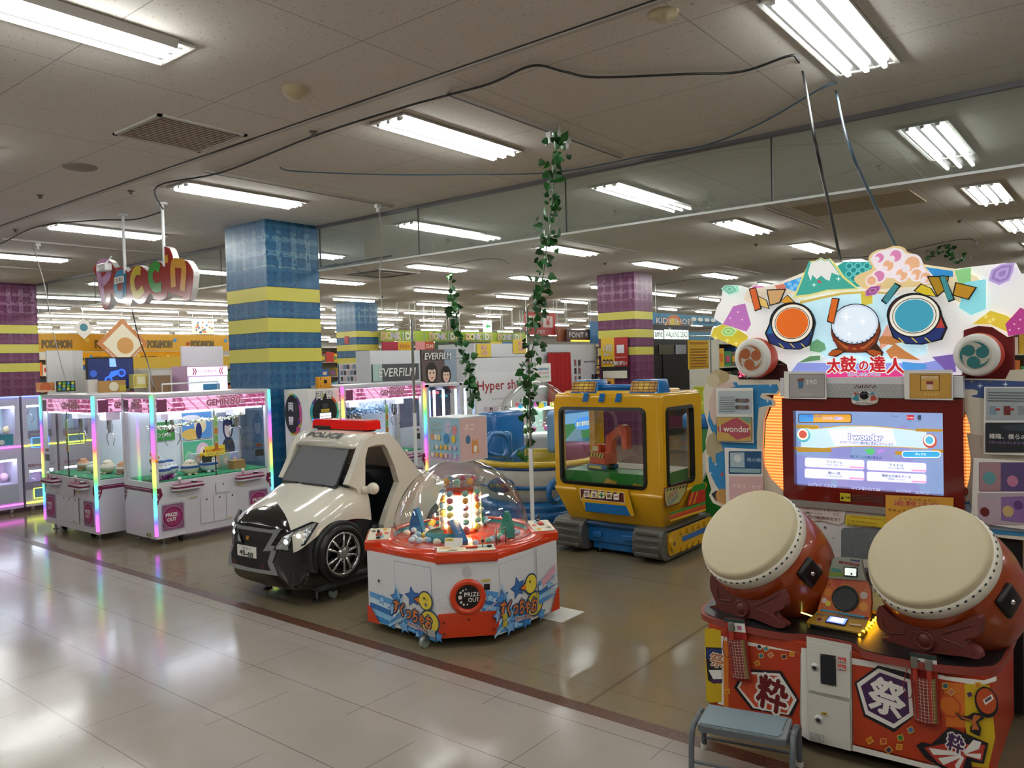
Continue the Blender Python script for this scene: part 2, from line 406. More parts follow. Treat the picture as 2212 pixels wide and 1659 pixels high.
near = {(0, 0): 'three-tube recessed ceiling light at the top right, the largest in view', (0, 1): 'three-tube recessed ceiling light seen through the glass screen at right',
        (1, 0): 'three-tube recessed ceiling light right of the beige air grille', (1, 1): 'three-tube ceiling light seen through the glass screen, right of the ivy chain',
        (2, 0): 'three-tube ceiling light above the hanging red letter sign', (2, 1): 'three-tube ceiling light seen through the glass screen beside the blue pillar',
        (3, 0): 'three-tube ceiling light at the left, behind the two sign rods', (0, 2): 'second three-tube light beyond the glass screen at the right edge',
        (1, 2): 'three-tube light beyond the glass screen above the purple pillar', (0, 3): 'third three-tube light beyond the glass screen at the right edge',
        (4, 0): 'fluorescent ceiling light at the far left edge above the purple pillar'}
first = None; far = None; FX0, FY0, DX, DY = -1.205, 4.29, 2.7, 2.74
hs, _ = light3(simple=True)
fb = B(); fb.bx(-.05, .05, -.64, .64, -.035, 0, hous_m); fb.cy((0, -.62, -.06), (0, .62, -.06), .022, tube_m, n=8)
sb = B(); sb.bx(-.05, .05, -1.25, 1.25, -.035, 0, hous_m); sb.cy((0, -1.23, -.06), (0, 1.23, -.06), .022, tube_m, n=8)
proto = {}
for i in range(-3, 15):
    for j in range(-3, 14):
        x = FX0 - DX * i; y = FY0 + DY * j
        if x > XB - 1 or x < XA + 1: continue
        # leave out what the picture shows nothing of (right of and behind the view), keep a ring that lights the near floor
        if (i, j) in near:
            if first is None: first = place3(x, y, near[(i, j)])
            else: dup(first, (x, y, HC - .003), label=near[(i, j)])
            continue
        ang = math.degrees(math.atan2(y, -x))
        if j < 0 or i < 0:
            if j < -2 or i < -2 or i > 6: continue
        if j < 0 and i > 2 and j % 2: continue
        if j >= 1 and i < 0 and y > 8: continue
        d = math.hypot(x, y)
        if j == 7 or j == 9 or j==11: 
            pass
        kind = 'three' if d < 17 else 'long' if x < -17 and y < 20 else 'one'
        if kind == 'three': lab, grp, bl = 'three-tube recessed ceiling light farther back in the store', 'recessed three-tube ceiling lights farther back', hs
        elif kind == 'one': lab, grp, bl = 'single-tube batten ceiling light far back over the sales floor', 'single-tube battens far back', fb
        else: lab, grp, bl = 'long single-tube batten ceiling light far back on the left', 'long battens far back on the left', sb
        if kind not in proto: proto[kind] = tag(bl.obj('ceiling_light', loc=(x, y, HC - .003)), lab, 'ceiling light', grp)
        else: dup(proto[kind], (x, y, HC - .003))
# the bare-tube batten at the top left hangs just under the ceiling
p = hit(355, 100, Z=HC - .03)
r = thing('ceiling_light', 'surface-mounted single-tube ceiling light at the top left corner', 'ceiling light', (p.x, p.y - .62, HC - .003))
b = B(); b.pr([(-.075, 0), (.075, 0), (.05, -.04), (-.05, -.04)], -.66, .66, hous_m, M=Matrix.Rotation(PI / 2, 4, 'X')); b.obj('housing', r)
b = B(); b.cy((0, -.62, -.065), (0, .62, -.065), .021, tube_m, n=12); b.obj('tube', r)
# ---------------------------------------------------------------- outlines taken from the photograph, put on their real planes
def Z(ox, oy, k):
    """reader for coordinates noted in an enlarged crop of the photograph"""
    return lambda *p: [(ox + a * k, oy + b * k) for a, b in zip(p[0::2], p[1::2])]
def trace(M, pts):
    """photo pixels -> local (x, y) on the plane z = 0 of the frame M"""
    P = M.translation; n = (M.to_3x3() @ Vector((0, 0, 1))); I = M.inverted(); out = []
    for x, y in pts:
        d = ray(x, y); t = (P - EYE).dot(n) / d.dot(n); q = I @ (EYE + d * t); out.append((q.x, q.y))
    return out
P0 = Z(0, 0, 1)
def bez(pts, n=5, close=True): return [(p.x, p.y) for p in spline([(a, b, 0) for a, b in pts], n, close)]
class Art:
    """prints flat artwork on a plane; every layer sits a hair above the last"""
    def __init__(s, b, M, z=0.0, dz=.00025): s.b = b; s.M = M; s.z = z; s.dz = dz
    def up(s): s.z += s.dz; return s.z
    def poly(s, pts, m, lift=0, th=None, smooth=0, local=False):
        q = pts if local else trace(s.M, pts)
        if smooth: q = bez(q, smooth)
        z = s.up() + lift
        s.b.pr(q, z - (th or s.dz * 1.4), z, m, M=s.M); return q
    def disc(s, cx, cy, r, m, ry=None, n=28, local=False):
        """centre and radius in photo pixels"""
        if not local:
            a = trace(s.M, [(cx, cy), (cx + r, cy), (cx, cy + (ry or r))]); c = a[0]; rx = math.dist(a[0], a[1]); r2 = math.dist(a[0], a[2])
        else: c = (cx, cy); rx = r; r2 = ry or r
        z = s.up(); s.b.pr(circ(rx, n, c[0], c[1], r2), z - s.dz * 1.4, z, m, M=s.M); return c, rx, r2
    def text(s, t, cx, cy, h, m, w=None, back=None, boff=.04, off=.0, shear=0, rot=0, local=False):
        if not local:
            a = trace(s.M, [(cx, cy), (cx, cy - h), (cx + (w or h), cy)]); c = a[0]; hh = math.dist(a[0], a[1]); ww = math.dist(a[0], a[2]) if w else None
        else: c = (cx, cy); hh = h; ww = w
        s.up(); s.b.tx(t, c[0], c[1], hh, m, z=s.z, w=ww, back=back, boff=boff, off=off, shear=shear, rot=rot, M0=s.M); s.b_last = c; s.z += s.dz + .0004
def layer(name, M, root, th, m, outline, smooth=0, lift=0.0, art=None, **pr_):
    """one solid board with its own outline and thickness, artwork on its face"""
    b = B(inv(root)); q = trace(M, outline)
    if smooth: q = bez(q, smooth)
    b.pr(q, lift - th, lift, m, M=M)
    a = Art(b, M, lift)
    if art: art(a)
    return b.obj(name, root, **pr_)
# ================================================================ drum game machine (right)
YF = 3.25; TOPZ = .485
ORG = flat('#ae3816', .4); RED = flat('#a0241a', .4); YEL = flat('#c8a814', .4); WPR = flat('#e4e0d8', .4); INK = flat('#15121a', .4)
GOLD = flat('#cf8a1c', .4); PUR = flat('#43204e', .4); LIP = mat('lip_rubber', '#8a3a30', .5); BOARD = mat('black_top', '#17171a', .38)
dm = thing('drum_game_machine', 'drum rhythm game cabinet with two big drums, orange front and illuminated topper', 'arcade game', (-1.0, 3.8, 0))
D = inv(dm)
def lipline(g=0):
    p = [(-1.60, 4.0), (-1.602, 3.5), (-1.57, 3.33), (-1.49, 3.265), (-1.3, 3.235), (-1.15, 3.243), (-1.08, 3.28), (-.90, 3.283), (-.83, 3.215), (-.7, 3.205), (-.53, 3.235), (-.43, 3.29), (-.385, 3.42), (-.383, 4.0)]
    q = [(v.x, v.y) for v in spline([(a, b_, 0) for a, b_ in p], 5)]
    if g: 
        c = (-1.0, 3.7); q = [(x + (g if x < c[0] else -g) * min(1, abs(x - c[0]) / .3), y + g if y < 3.6 else y) for x, y in q]
    return q
b = B(D); q = lipline(); b.pr(q, TOPZ - .03, TOPZ - .004, LIP, smooth=True)
b.pr(lipline(.012), TOPZ - .006, TOPZ, BOARD); b.obj('top', dm)
b = B(D)
body = [(-1.52, 3.95), (-1.52, 3.31), (-1.505, 3.265), (-1.46, 3.25), (-.50, 3.25), (-.44, 3.27), (-.415, 3.32), (-.415, 3.95)]
b.pr(body, .062, TOPZ - .03, ORG, smooth=False)
b.bx(-1.45, -.48, 3.32, 3.9, .03, .062, DARK)
for x in (-1.4, -.55):
    for y in (3.38, 3.85): b.cy((x, y, 0), (x, y, .04), .02, BLACK)
b.obj('base', dm)
# printed front
MF = frame((0, YF - .001, 0), '-y'); za = Z(1500, 1250, .24658); zb = Z(1830, 1250, .24661)
b = B(D); a = Art(b, MF, 0, .00016)
L = lambda *p: list(zip(p[0::2], p[1::2]))
a.poly(L(-1.46, .105, -.50, .09, -.50, .405, -1.46, .415), WPR, local=True)
a.poly(za(90, 440, 160, 435, 232, 455, 240, 1080, 150, 1085, 105, 1075), YEL)
a.poly(za(100, 600, 240, 605, 245, 905, 170, 920, 120, 890, 105, 740), INK); a.poly(za(104, 612, 240, 616, 240, 720, 100, 700), flat('#1c2f63', .4))
a.poly(za(125, 800, 240, 800, 242, 880, 165, 880), flat('#e9e6e0')); a.text('祭', za(200, 715)[0][0], za(200, 715)[0][1], 30, flat('#b8682a'), back=WPR, off=.015, boff=.05)
a.poly(za(132, 880, 240, 890, 240, 915, 168, 915), PUR)
a.poly(za(255, 540, 330, 545, 335, 1130, 260, 1120), flat('#d4761e')); 
a.poly(za(300, 560, 930, 650, 925, 1200, 935, 1340, 600, 1290, 300, 1220), ORG); a.disc(*za(795, 745)[0], 27, flat('#b53217')); a.disc(*za(795, 745)[0], 22, ORG); a.disc(*za(795, 745)[0], 16, flat('#b53217'))
def confetti(a, pts, s=6.2):
    for i, (x, y, c) in enumerate(pts):
        t = (17, 40, 5, 30, 52)[i % 5]
        for k, m_ in ((1.25, flat('#d8a83a')), (.9, flat(c))): a.poly([(x + s * k * math.cos(R(t + 90 * j)), y + s * k * math.sin(R(t + 90 * j))) for j in range(4)], m_)
def cf(z, *t): return [(*z(x, y)[0], c) for x, y, c in t]
confetti(a, cf(za, (630, 614, '#3f86a8'), (587, 673, '#2a7288'), (671, 666, '#c06a6a'), (788, 682, '#3a2346'), (857, 658, '#c77f16'), (553, 738, '#c2601a'), (293, 985, '#c9741a')))
a.disc(*za(572, 594)[0], 6, WPR); a.disc(*za(572, 594)[0], 4, INK)
H1 = za(440, 790, 765, 805, 922, 1060, 855, 1200, 500, 1140, 350, 950); H2 = za(450, 810, 750, 828, 900, 1058, 830, 1190, 520, 1130, 380, 950); H3 = za(460, 830, 735, 848, 870, 1055, 812, 1175, 540, 1120, 400, 950)
a.poly(H1, INK); a.poly(H2, WPR); a.poly(H3, flat('#c64a2a'))
a.text('粋', *za(685, 1010)[0], 72, flat('#6b1616'), w=62, back=WPR, off=.03, boff=.06, rot=-8)
# centre service doors
DOOR = mat('door_paint', '#cfccc2', .4)
a.poly(za(985, 500, 1380, 575, 1388, 1503, 1010, 1410), DOOR)
a.poly(za(940, 600, 988, 605, 1010, 1412, 945, 1370), WPR)
a.poly(zb(45, 690, 560, 780, 560, 760, 870, 850, 1200, 885, 1310, 850, 1310, 890, 1180, 930, 870, 890, 560, 830, 45, 745), WPR, smooth=0)
a.poly(zb(48, 745, 560, 830, 1035, 910, 1040, 1250, 1000, 1640, 700, 1600, 55, 1440), ORG)
a.poly(zb(850, 905, 1035, 915, 1045, 1300, 870, 1290), flat('#cf6d1e')); a.disc(*zb(900, 1110)[0], 25, flat('#c04a1c')); a.disc(*zb(900, 1110)[0], 20, flat('#cf6d1e'))
a.poly(zb(1030, 915, 1250, 925, 1300, 1380, 1240, 1650, 1090, 1640, 1040, 1300), YEL)
a.poly(zb(55, 1450, 700, 1615, 1250, 1720, 1250, 1740, 700, 1660, 50, 1500), WPR)
hx = [zb(275, 755, 545, 820, 600, 1190, 415, 1340, 150, 1200, 68, 905), zb(278, 780, 560, 880, 585, 1190, 415, 1305, 165, 1180, 88, 912), zb(290, 815, 530, 900, 550, 1170, 412, 1265, 190, 1150, 125, 935)]
a.poly(hx[0], INK); a.poly(hx[1], WPR); a.poly(hx[2], PUR)
a.text('祭', *zb(355, 1035)[0], 74, WPR, w=76, off=.035, rot=-8)
confetti(a, cf(zb, (203, 1410, '#c26a16'), (323, 1417, '#b8402a'), (370, 1492, '#3a2950'), (472, 1385, '#2e7a3a'), (462, 1465, '#c9741a'), (562, 1316, '#3f6f9a'), (865, 930, '#2a5a70'), (916, 984, '#b86a5a'), (1077, 1005, '#43304f'), (1150, 925, '#c77f16')), 7.6)
a.poly(zb(610, 1450, 660, 1420, 740, 1440, 900, 1290, 1010, 1330, 1240, 1430, 1200, 1610, 1090, 1590, 1105, 1690, 950, 1720, 690, 1560), INK)
a.poly(zb(680, 1470, 880, 1430, 1215, 1445, 1185, 1585, 1050, 1545, 1000, 1700, 800, 1600), flat('#b03426'))
for t in (zb(1020, 1510, 1110, 1400, 1180, 1420, 1160, 1480, 1050, 1520), zb(1020, 1520, 1180, 1520, 1170, 1570, 1060, 1540), zb(1000, 1510, 720, 1470, 760, 1530, 1000, 1535), zb(1000, 1530, 800, 1560, 850, 1620, 1010, 1550), zb(1010, 1535, 950, 1620, 970, 1680, 1030, 1560)): a.poly(t, WPR)
a.text('粋', *zb(955, 1430)[0], 38, PUR, w=34, back=WPR, off=.03, boff=.06, rot=-8)
a.poly(zb(1040, 1590, 1085, 1570, 1115, 1700, 1050, 1720), INK)
a.disc(*zb(1225, 1070)[0], 25, INK, ry=33); a.disc(*zb(1225, 1060)[0], 21, flat('#b5481a'), ry=27); a.poly(zb(1195, 1050, 1270, 1000, 1290, 1040, 1215, 1095), WPR); a.poly(zb(1208, 1050, 1262, 1015, 1272, 1038, 1218, 1075), flat('#5a4452'))
a.poly(zb(945, 1150, 1010, 1190, 1060, 1190, 1110, 1160, 1190, 1170, 1205, 1210, 1150, 1245, 1180, 1300, 1165, 1370, 1085, 1330, 1080, 1290, 1120, 1240, 1060, 1230, 1000, 1220), INK); a.poly(zb(960, 1155, 1005, 1195, 1100, 1225, 1115, 1180, 1180, 1190, 1150, 1225, 1130, 1240, 1165, 1310, 1095, 1310, 1110, 1240, 1010, 1210), flat('#b5622a'))
b.obj('front_print', dm)
# the two service doors, each with its lock; coin unit
def door(name, pts, lock, r=8):
    o = layer(name, MF, dm, .004, DOOR, pts, lift=.018)
    b = B(D); q = trace(MF, [lock])[0]
    for i, (rr, mm, z) in enumerate(((.017, WHITE, .021), (.011, STEEL, .024), (.006, BLACK, .0255))): b.cy((0, 0, .009), (0, 0, z), rr, mm) if False else b.add(*_cyl(rr, .017, z), mm, True, MF @ Matrix.Translation((q[0], q[1], 0)))
    b.obj('lock', o); return o
def _cyl(r, z0, z1, n=20):
    c = circ(r, n); return [(*p, z0) for p in c] + [(*p, z1) for p in c], [(i, (i + 1) % n, n + (i + 1) % n, n + i) for i in range(n)] + [tuple(range(n, 2 * n))]
door('door', za(998, 535, 1372, 610, 1378, 1040, 1005, 960), za(1068, 760)[0]); dd = door('door', za(1010, 990, 1370, 1075, 1380, 1495, 1012, 1400), za(1100, 1216)[0])
b = B(D); a = Art(b, MF, .0185, .0003)
a.poly(za(1118, 645, 1250, 663, 1255, 928, 1122, 900), mat('coin_plate', '#191c20', .35), th=.004, lift=.004)
for x, y in ((1127, 658), (1242, 678), (1131, 892), (1242, 915)): a.z = .024; a.disc(*za(x, y)[0], 1.3, STEEL, n=10)
b.obj('coin_plate', dm)
b = B(D); a = Art(b, MF, .0185, .0003)
for y0, n_ in ((672, '100'), (732, '200')):
    a.poly(za(1270, y0, 1340, y0 + 10, 1340, y0 + 60, 1272, y0 + 50), flat('#c9392c')); a.poly(za(1273, y0 + 26, 1322, y0 + 33, 1322, y0 + 54, 1275, y0 + 47), PAPER)
    a.text('1人プレイ' if n_ == '100' else '2人プレイ', *za(1305, y0 + 16)[0], 3.4, PAPER, w=14); a.text(n_, *za(1297, y0 + 41)[0], 4, INK, w=10); a.text('円', *za(1331, y0 + 47)[0], 3.6, PAPER)
a.poly(za(1128, 1146, 1180, 1155, 1180, 1178, 1128, 1169), flat('#c9b02a')); a.text('注意', *za(1154, 1162)[0], 4, INK)
a.poly(za(1028, 1320, 1152, 1352, 1152, 1418, 1028, 1385), flat('#9a9a98')); a.poly(za(1035, 1330, 1145, 1358, 1145, 1408, 1035, 1378), flat('#c4c2ba'))
for k in range(3): a.poly(za(1045, 1340 + k * 14, 1135, 1362 + k * 14, 1135, 1366 + k * 14, 1045, 1344 + k * 14), flat('#6f6f6c'))
b.obj('label_sticker', dm)

# ---- drums
SKIN = mat('drum_skin', '#c4b795', .55, noise=.05, scale=6, bump=.05, bscale=200); RIMW = mat('drum_rim', '#e2dccb', .5)
LACQ = mat('orange_lacquer', '#94390f', .28, coat=.4, noise=.04, scale=5); STUD = mat('drum_stud', '#1a1d2a', .4)
CARVE = mat('carved_stand', '#5f241c', .5, bump=.06, bscale=120)
def drum(cx, lab):
    r = thing('taiko_drum', lab, 'drum', (cx, 3.391, .863 - .2)); I = inv(r)
    n = Vector((math.sin(R(-19.6)) * math.cos(R(42.9)), -math.cos(R(-19.6)) * math.cos(R(42.9)), math.sin(R(42.9))))
    q = n.to_track_quat('Z', 'Y').to_matrix().to_4x4(); M = I @ Matrix.Translation((cx, 3.391, .863)) @ q
    k = .232
    b = B(M); b.lt([(k * .985, -.07), (k * 1.02, -.075), (k * 1.10, -.17), (k * 1.13, -.24), (k * 1.10, -.32), (k * 1.0, -.4), (k * .93, -.44), (.001, -.44)][::-1], LACQ, 48)
    b.obj('shell', r)
    b = B(M); b.lt([(.0005, 0), (k * .93, .0), (k * .975, -.004), (k * .995, -.014), (k * 1.0, -.03), (k * 1.008, -.036)][::-1], SKIN, 64); b.obj('skin', r)
    b = B(M); b.lt([(k * 1.005, -.034), (k * 1.035, -.038), (k * 1.05, -.05), (k * 1.055, -.088), (k * 1.03, -.092)][::-1], RIMW, 64)
    b.obj('rim', r)
    for i in range(48):
        t = 2 * PI * i / 48
        T = M @ Matrix.Rotation(t, 4, 'Z') @ Matrix.Translation((k * 1.0445, 0, -.0445)) @ Matrix.Rotation(R(60), 4, 'Y')
        if i == 0:
            b = B(); b.sp((0, 0, 0), (.0045, .0066, .0022), STUD, 10, 6); s0 = b.obj('stud', r); s0.matrix_local = T
        else: s = s0.copy(); COL.objects.link(s); s.matrix_local = T
    # side grip housing
    G = M @ Matrix.Rotation(R(-8), 4, 'Z') 
    b = B(G); b.bx(k * 1.02, k * 1.16, -.05, .05, -.25, -.13, BLACK, r=.015); b.sp((k * 1.15, 0, -.19), (.012, .012, .012), CHROME, 10, 6); b.obj('side_housing', r)
    return r
drum(-1.376, 'left taiko drum with cream skin on the carved stand'); drum(-.648, 'right taiko drum with cream skin, the larger looking one at the right edge')
def stand(P, pts, cen, swirl, lab):
    M = frame(P, -19.6); r = thing('drum_stand', lab, 'drum stand', (P[0], P[1], TOPZ))
    b = B(inv(r)); z7 = Z(1470, 1040, .37305); q = bez(trace(M, z7(*pts)), 3)
    b.pr(q, -.035, 0, CARVE, M=M)
    cx = sum(p[0] for p in q) / len(q); cy_ = sum(p[1] for p in q) / len(q)
    b.obj('carved_board', r)
    c = trace(M, z7(*cen))[0]
    b = B(inv(r)); b.lt([(.001, .012), (.022, .012), (.024, .009), (.03, .009), (.034, .013), (.038, .009), (.04, 0)][::-1], CARVE, 32, M @ Matrix.Translation((c[0], c[1], 0)) )
    b.obj('rosette', r)
    b = B(inv(r))
    for s in swirl: b.tb([M @ Vector((x, y, .001)) for x, y in bez(trace(M, z7(*s)), 4, False)], .0035, CARVE, 6)
    b.obj('carved_line', r)
    return r
stand((-1.36, 3.325, TOPZ), (172, 555, 195, 540, 240, 600, 300, 650, 400, 688, 480, 678, 572, 630, 590, 650, 605, 700, 590, 740, 540, 758, 565, 795, 606, 825, 595, 848, 545, 845, 420, 795, 360, 795, 290, 772, 160, 748, 165, 725, 205, 712, 192, 672, 172, 620), (357, 735),
      [(210, 620, 225, 680, 300, 690), (430, 720, 480, 700, 560, 660), (440, 740, 520, 770, 590, 830), (230, 600, 290, 660, 350, 690)], 'carved dark red stand cradling the left taiko drum')
stand((-.63, 3.32, TOPZ), (1138, 745, 1160, 722, 1220, 775, 1300, 820, 1400, 850, 1480, 855, 1600, 825, 1695, 780, 1728, 788, 1735, 840, 1715, 900, 1650, 912, 1655, 938, 1700, 960, 1730, 995, 1725, 1030, 1640, 1015, 1400, 990, 1290, 985, 1140, 972, 1135, 940, 1170, 908, 1205, 905, 1190, 880, 1150, 850, 1134, 800), (1418, 920),
      [(1165, 800, 1200, 870, 1300, 880), (1520, 880, 1620, 850, 1700, 830), (1510, 910, 1600, 940, 1700, 1000), (1200, 790, 1300, 850, 1380, 880)], 'carved dark red stand cradling the right taiko drum')

# ---- control unit between the drums
r = dm; z5 = Z(1720, 1180, .13263)
MC = frame((-.97, 3.44, .49), 0) @ Matrix.Rotation(R(-28), 4, 'X')
MT = Matrix.Translation((-.98, 3.40, .515)) @ Matrix.Rotation(R(14), 4, 'X')
MBk = frame((-.97, 3.50, .6), 0) @ Matrix.Rotation(R(-22), 4, 'X')
def art(a):
    a.poly(z5(700, 235, 1030, 290, 1025, 330, 690, 275), flat('#7a2030')); a.text('カードリーダー', *z5(880, 285)[0], 4, flat('#d8b8a8'), w=30)
    a.poly(z5(560, 350, 700, 370, 760, 420, 600, 420), flat('#3f8a7c')); a.poly(z5(540, 430, 780, 430, 770, 490, 530, 490), flat('#7a8f2c')); a.poly(z5(880, 210, 1040, 230, 1040, 260, 880, 235), flat('#4a3a6a'))
    a.poly(z5(780, 335, 1005, 352, 1000, 505, 778, 488), BLACK, lift=.006, th=.008); a.z += .006; a.poly(z5(800, 355, 988, 370, 982, 490, 798, 475), glow('#dfe8e0', .5)); a.disc(*z5(908, 455)[0], 2.3, BLACK)
b = layer('reader_head', MBk, dm, .03, flat('#93998a'), z5(600, 195, 700, 175, 850, 178, 1060, 205, 1075, 330, 1130, 560, 500, 520, 550, 350), art=art)
def art(a):
    a.disc(*z5(665, 595)[0], 10, flat('#b53a1a')); a.disc(*z5(515, 745)[0], 9, flat('#d07818')); a.disc(*z5(1095, 980)[0], 10, flat('#d38a1c')); a.disc(*z5(520, 930)[0], 6, flat('#d8bf2a')); a.disc(*z5(1100, 800)[0], 8, flat('#c9b8b0')); a.disc(*z5(460, 885)[0], 6, flat('#d3b7ac'))
    a.poly(z5(400, 1020, 1115, 1140, 1110, 1170, 400, 1055), flat('#2f8fb0'))
    for x, y in ((545, 620), (1127, 705), (470, 997), (1055, 1092)): a.disc(*z5(x, y)[0], 1.7, CHROME, n=10)
    a.disc(*z5(805, 855)[0], 31, flat('#e08a2a')); 
b = layer('speaker_panel', MC, dm, .03, flat('#c05a1c'), z5(480, 530, 520, 500, 700, 490, 1000, 520, 1150, 560, 1210, 700, 1225, 900, 1190, 1160, 340, 1080), art=art)
bb = B(D); a = Art(bb, MC, .004); c = a.disc(*z5(805, 857)[0], 29.5, BLACK)
bb.lt([(.001, -.01), (c[1] * .9, .006), (c[1], .008), (c[1], .0)][::-1], BLACK, 32, MC @ Matrix.Translation((*c[0], 0))); bb.obj('speaker_grille', dm)
def art(a):
    a.poly(z5(310, 1090, 1190, 1170, 1180, 1210, 300, 1120), flat('#8a6f5a')); a.disc(*z5(380, 1190)[0], 8, flat('#b9b09a'), ry=5); a.disc(*z5(380, 1190)[0], 6, flat('#8f2d22'), ry=3.5)
    a.poly(z5(540, 1150, 850, 1200, 790, 1310, 470, 1245), flat('#20246a'), lift=.005, th=.006); a.z += .005; a.poly(z5(555, 1158, 838, 1205, 785, 1295, 490, 1240), glow('#7d96ff', .8)); a.poly(z5(590, 1172, 800, 1205, 755, 1275, 540, 1232), glow('#e8ecff', .6))
    a.poly(z5(860, 1275, 1060, 1300, 1055, 1325, 870, 1300), flat('#d6bcae'))
b = layer('reader_tray', MT, dm, .03, flat('#b08a2e'), z5(335, 1065, 1190, 1150, 1100, 1400, 1020, 1405, 180, 1245, 165, 1225), art=art)
b = B(D); b.bx(-1.09, -.88, 3.36, 3.47, TOPZ, .505, BLACK, r=.008); b.bx(-1.03, -.91, 3.535, 3.66, TOPZ, .6, BLACK, r=.01); b.bx(-1.02, -.92, 3.60, 3.7, TOPZ, .69, mat('reader_shell', '#3a3a40', .5), r=.01)
b.obj('reader_stem', dm)
# yellow LED rows shining on the top beside the right stand and behind the left one
ledm = mat('yellow_led', '#ffc83c', .3, emit=14, ecol='#ffb018')
b = B(D)
p0, p1 = hit(1857, 1368, Z=.5), hit(1893, 1332, Z=.5)
for k in range(7):
    for j in (0, 1):
        p = p0.lerp(p1, k / 6); b.sp((p.x + j * .012, p.y + j * .01, .495 + j * .012), .006, ledm, 8, 5)
b.bx(-1.28, -1.12, 3.52, 3.56, TOPZ, .53, mat('green_case', '#0c2a1e', .4)); b.cy((-1.24, 3.49, .515), (-1.1, 3.43, .515), .003, mat('led_line', '#d8e07a', .3, emit=2), n=6)
b.obj('led_lamp', dm)

# ---- monitor housing and lower white panel
YM = 4.0; MM = frame((0, YM, 0), '-y')
b = B(D); b.bx(-1.412, -.592, YM + .04, YM + .5, .06, 1.53, mat('cabinet_black', '#101012', .5)); b.bx(-1.40, -.60, YM - .02, YM + .06, .0, .93, mat('cabinet_white', '#d9dadb', .35)); b.obj('cabinet', dm)
z6 = Z(1500, 780, .32188)
fr = trace(MM, z6(612, 262, 1765, 262, 1765, 905, 620, 900)); sc = trace(MM, z6(675, 330, 1676, 345, 1682, 893, 690, 824))
fx0, fx1, fz0, fz1 = -1.405, -.597, .915, 1.43; sx0, sx1, sz0, sz1 = -1.349, -.678, .992, 1.367
MRED = mat('monitor_surround', '#6d140e', .18, coat=.5)
b = B(D)
for x0, x1, z0_, z1_ in ((fx0, sx0, fz0, fz1), (sx1, fx1, fz0, fz1), (sx0, sx1, fz0, sz0), (sx0, sx1, sz1, fz1)): b.bx(x0, x1, YM - .03, YM + .03, z0_, z1_, MRED)
b.obj('monitor_surround', dm)
# attract screen artwork
S1 = 1.0
def G(c, e=S1): return glow(c, round(e * .58, 2))
scr = B(D); MS = frame((0, YM + .012, 0), '-y'); a = Art(scr, MS, 0, .0005)
wv = NT('screen_background', .3)
c = wv.mix(wv.noise(4, 2), '#7f9bf0', '#cdbdf6'); c = wv.mix(wv.math('MULTIPLY', wv.step(wv.noise(2.5, 2), .5), .35), c, '#9adcf4')
wv.base('#000000') if False else None
wv.p.inputs['Base Color'].default_value = (0, 0, 0, 1); wv.l(c, wv.p.inputs['Emission Color']); wv.p.inputs['Emission Strength'].default_value = .42
a.poly(L(sx0, sz0, sx1, sz0, sx1, sz1, sx0, sz1), wv.m, local=True)
def rr(x0, y0, x1, y1, r=8, sk=0): return z6(*[v for p in rrect(x0, x1, y0, y1, r) for v in (p[0], p[1] + sk * (p[0] - x0))])
a.poly(rr(697, 353, 1055, 415, 12), G('#3a2a22', .6)); a.poly(rr(702, 357, 1050, 410, 10), G('#e2a84a', .8)); a.poly(rr(702, 357, 800, 408, 10), G('#4f9ae0', .8))
a.text('あんさんぶる', *z6(805, 370)[0], 5, G('#3c55c8', .9), w=30); a.text('エントリー募集中♪', *z6(930, 383)[0], 6.5, G('#5c6fe0', .9), w=44, back=G('#f4f0ff', .9))
a.text('1プレイ', *z6(1345, 370)[0], 4, G('#26406a', .7)); a.poly(rr(1427, 362, 1476, 393, 4), G('#c42a3c', .8)); a.text('IC Card', *z6(1451, 378)[0], 3.2, G('#ffffff', .9), w=13); a.poly(rr(1500, 362, 1524, 393, 4), G('#3a4a66', .8)); a.text('OK', *z6(1451, 400)[0], 3, G('#26406a')); a.text('OK', *z6(1512, 400)[0], 3, G('#26406a'))
a.poly(z6(690, 425, 835, 430, 842, 446, 820, 452, 690, 450), G('#c99b3f', .8)); a.poly(z6(720, 440, 800, 452, 1000, 430, 1200, 432, 1400, 450, 1560, 470, 1570, 590, 1400, 580, 1180, 572, 1000, 575, 850, 590, 720, 580), G('#c9a04a', .8))
a.poly(z6(720, 446, 800, 458, 1000, 436, 1200, 438, 1400, 456, 1560, 476, 1570, 584, 1400, 574, 1180, 566, 1000, 569, 850, 584, 720, 574), G('#bcd6ea', .95)); a.poly(z6(900, 458, 1130, 440, 1330, 450, 1360, 560, 1100, 564, 950, 568), G('#d8d8ee', 1))
for t in ((680, 575, 925, 583, 925, 608, 700, 608), (690, 425, 830, 433, 830, 450, 690, 448), (1355, 600, 1410, 605, 1400, 630, 1350, 625), (1490, 450, 1670, 455, 1670, 472, 1490, 470), (1600, 590, 1675, 592, 1675, 612, 1600, 610)): a.poly(z6(*t), G('#b88d35', .7))
a.poly(z6(1150, 590, 1200, 583, 1220, 600, 1200, 628, 1165, 618), G('#58c074', .8)); a.poly(z6(1230, 592, 1285, 588, 1275, 612, 1235, 620), G('#b48ae0', .8))
a.text('I wonder', *z6(1155, 508)[0], 13, G('#ffffff', 1), w=74, back=G('#2d4a9a', .7), off=.03, boff=.06)
a.text('ドラマ「くるり～誰が私と恋をした?～」より', *z6(1160, 548)[0], 6, G('#24407c', .8), w=118, off=.01)
a.poly(rr(1398, 600, 1658, 645, 20), G('#ffffff', .9)); a.poly(rr(1403, 604, 1653, 641, 18), G('#3fa8dc', .85)); a.text('ポップス', *z6(1525, 622)[0], 5, G('#ffffff', 1))
a.text('他にもこんな曲があるよ!', *z6(1160, 641)[0], 6.5, G('#1c3070', .8), w=70)
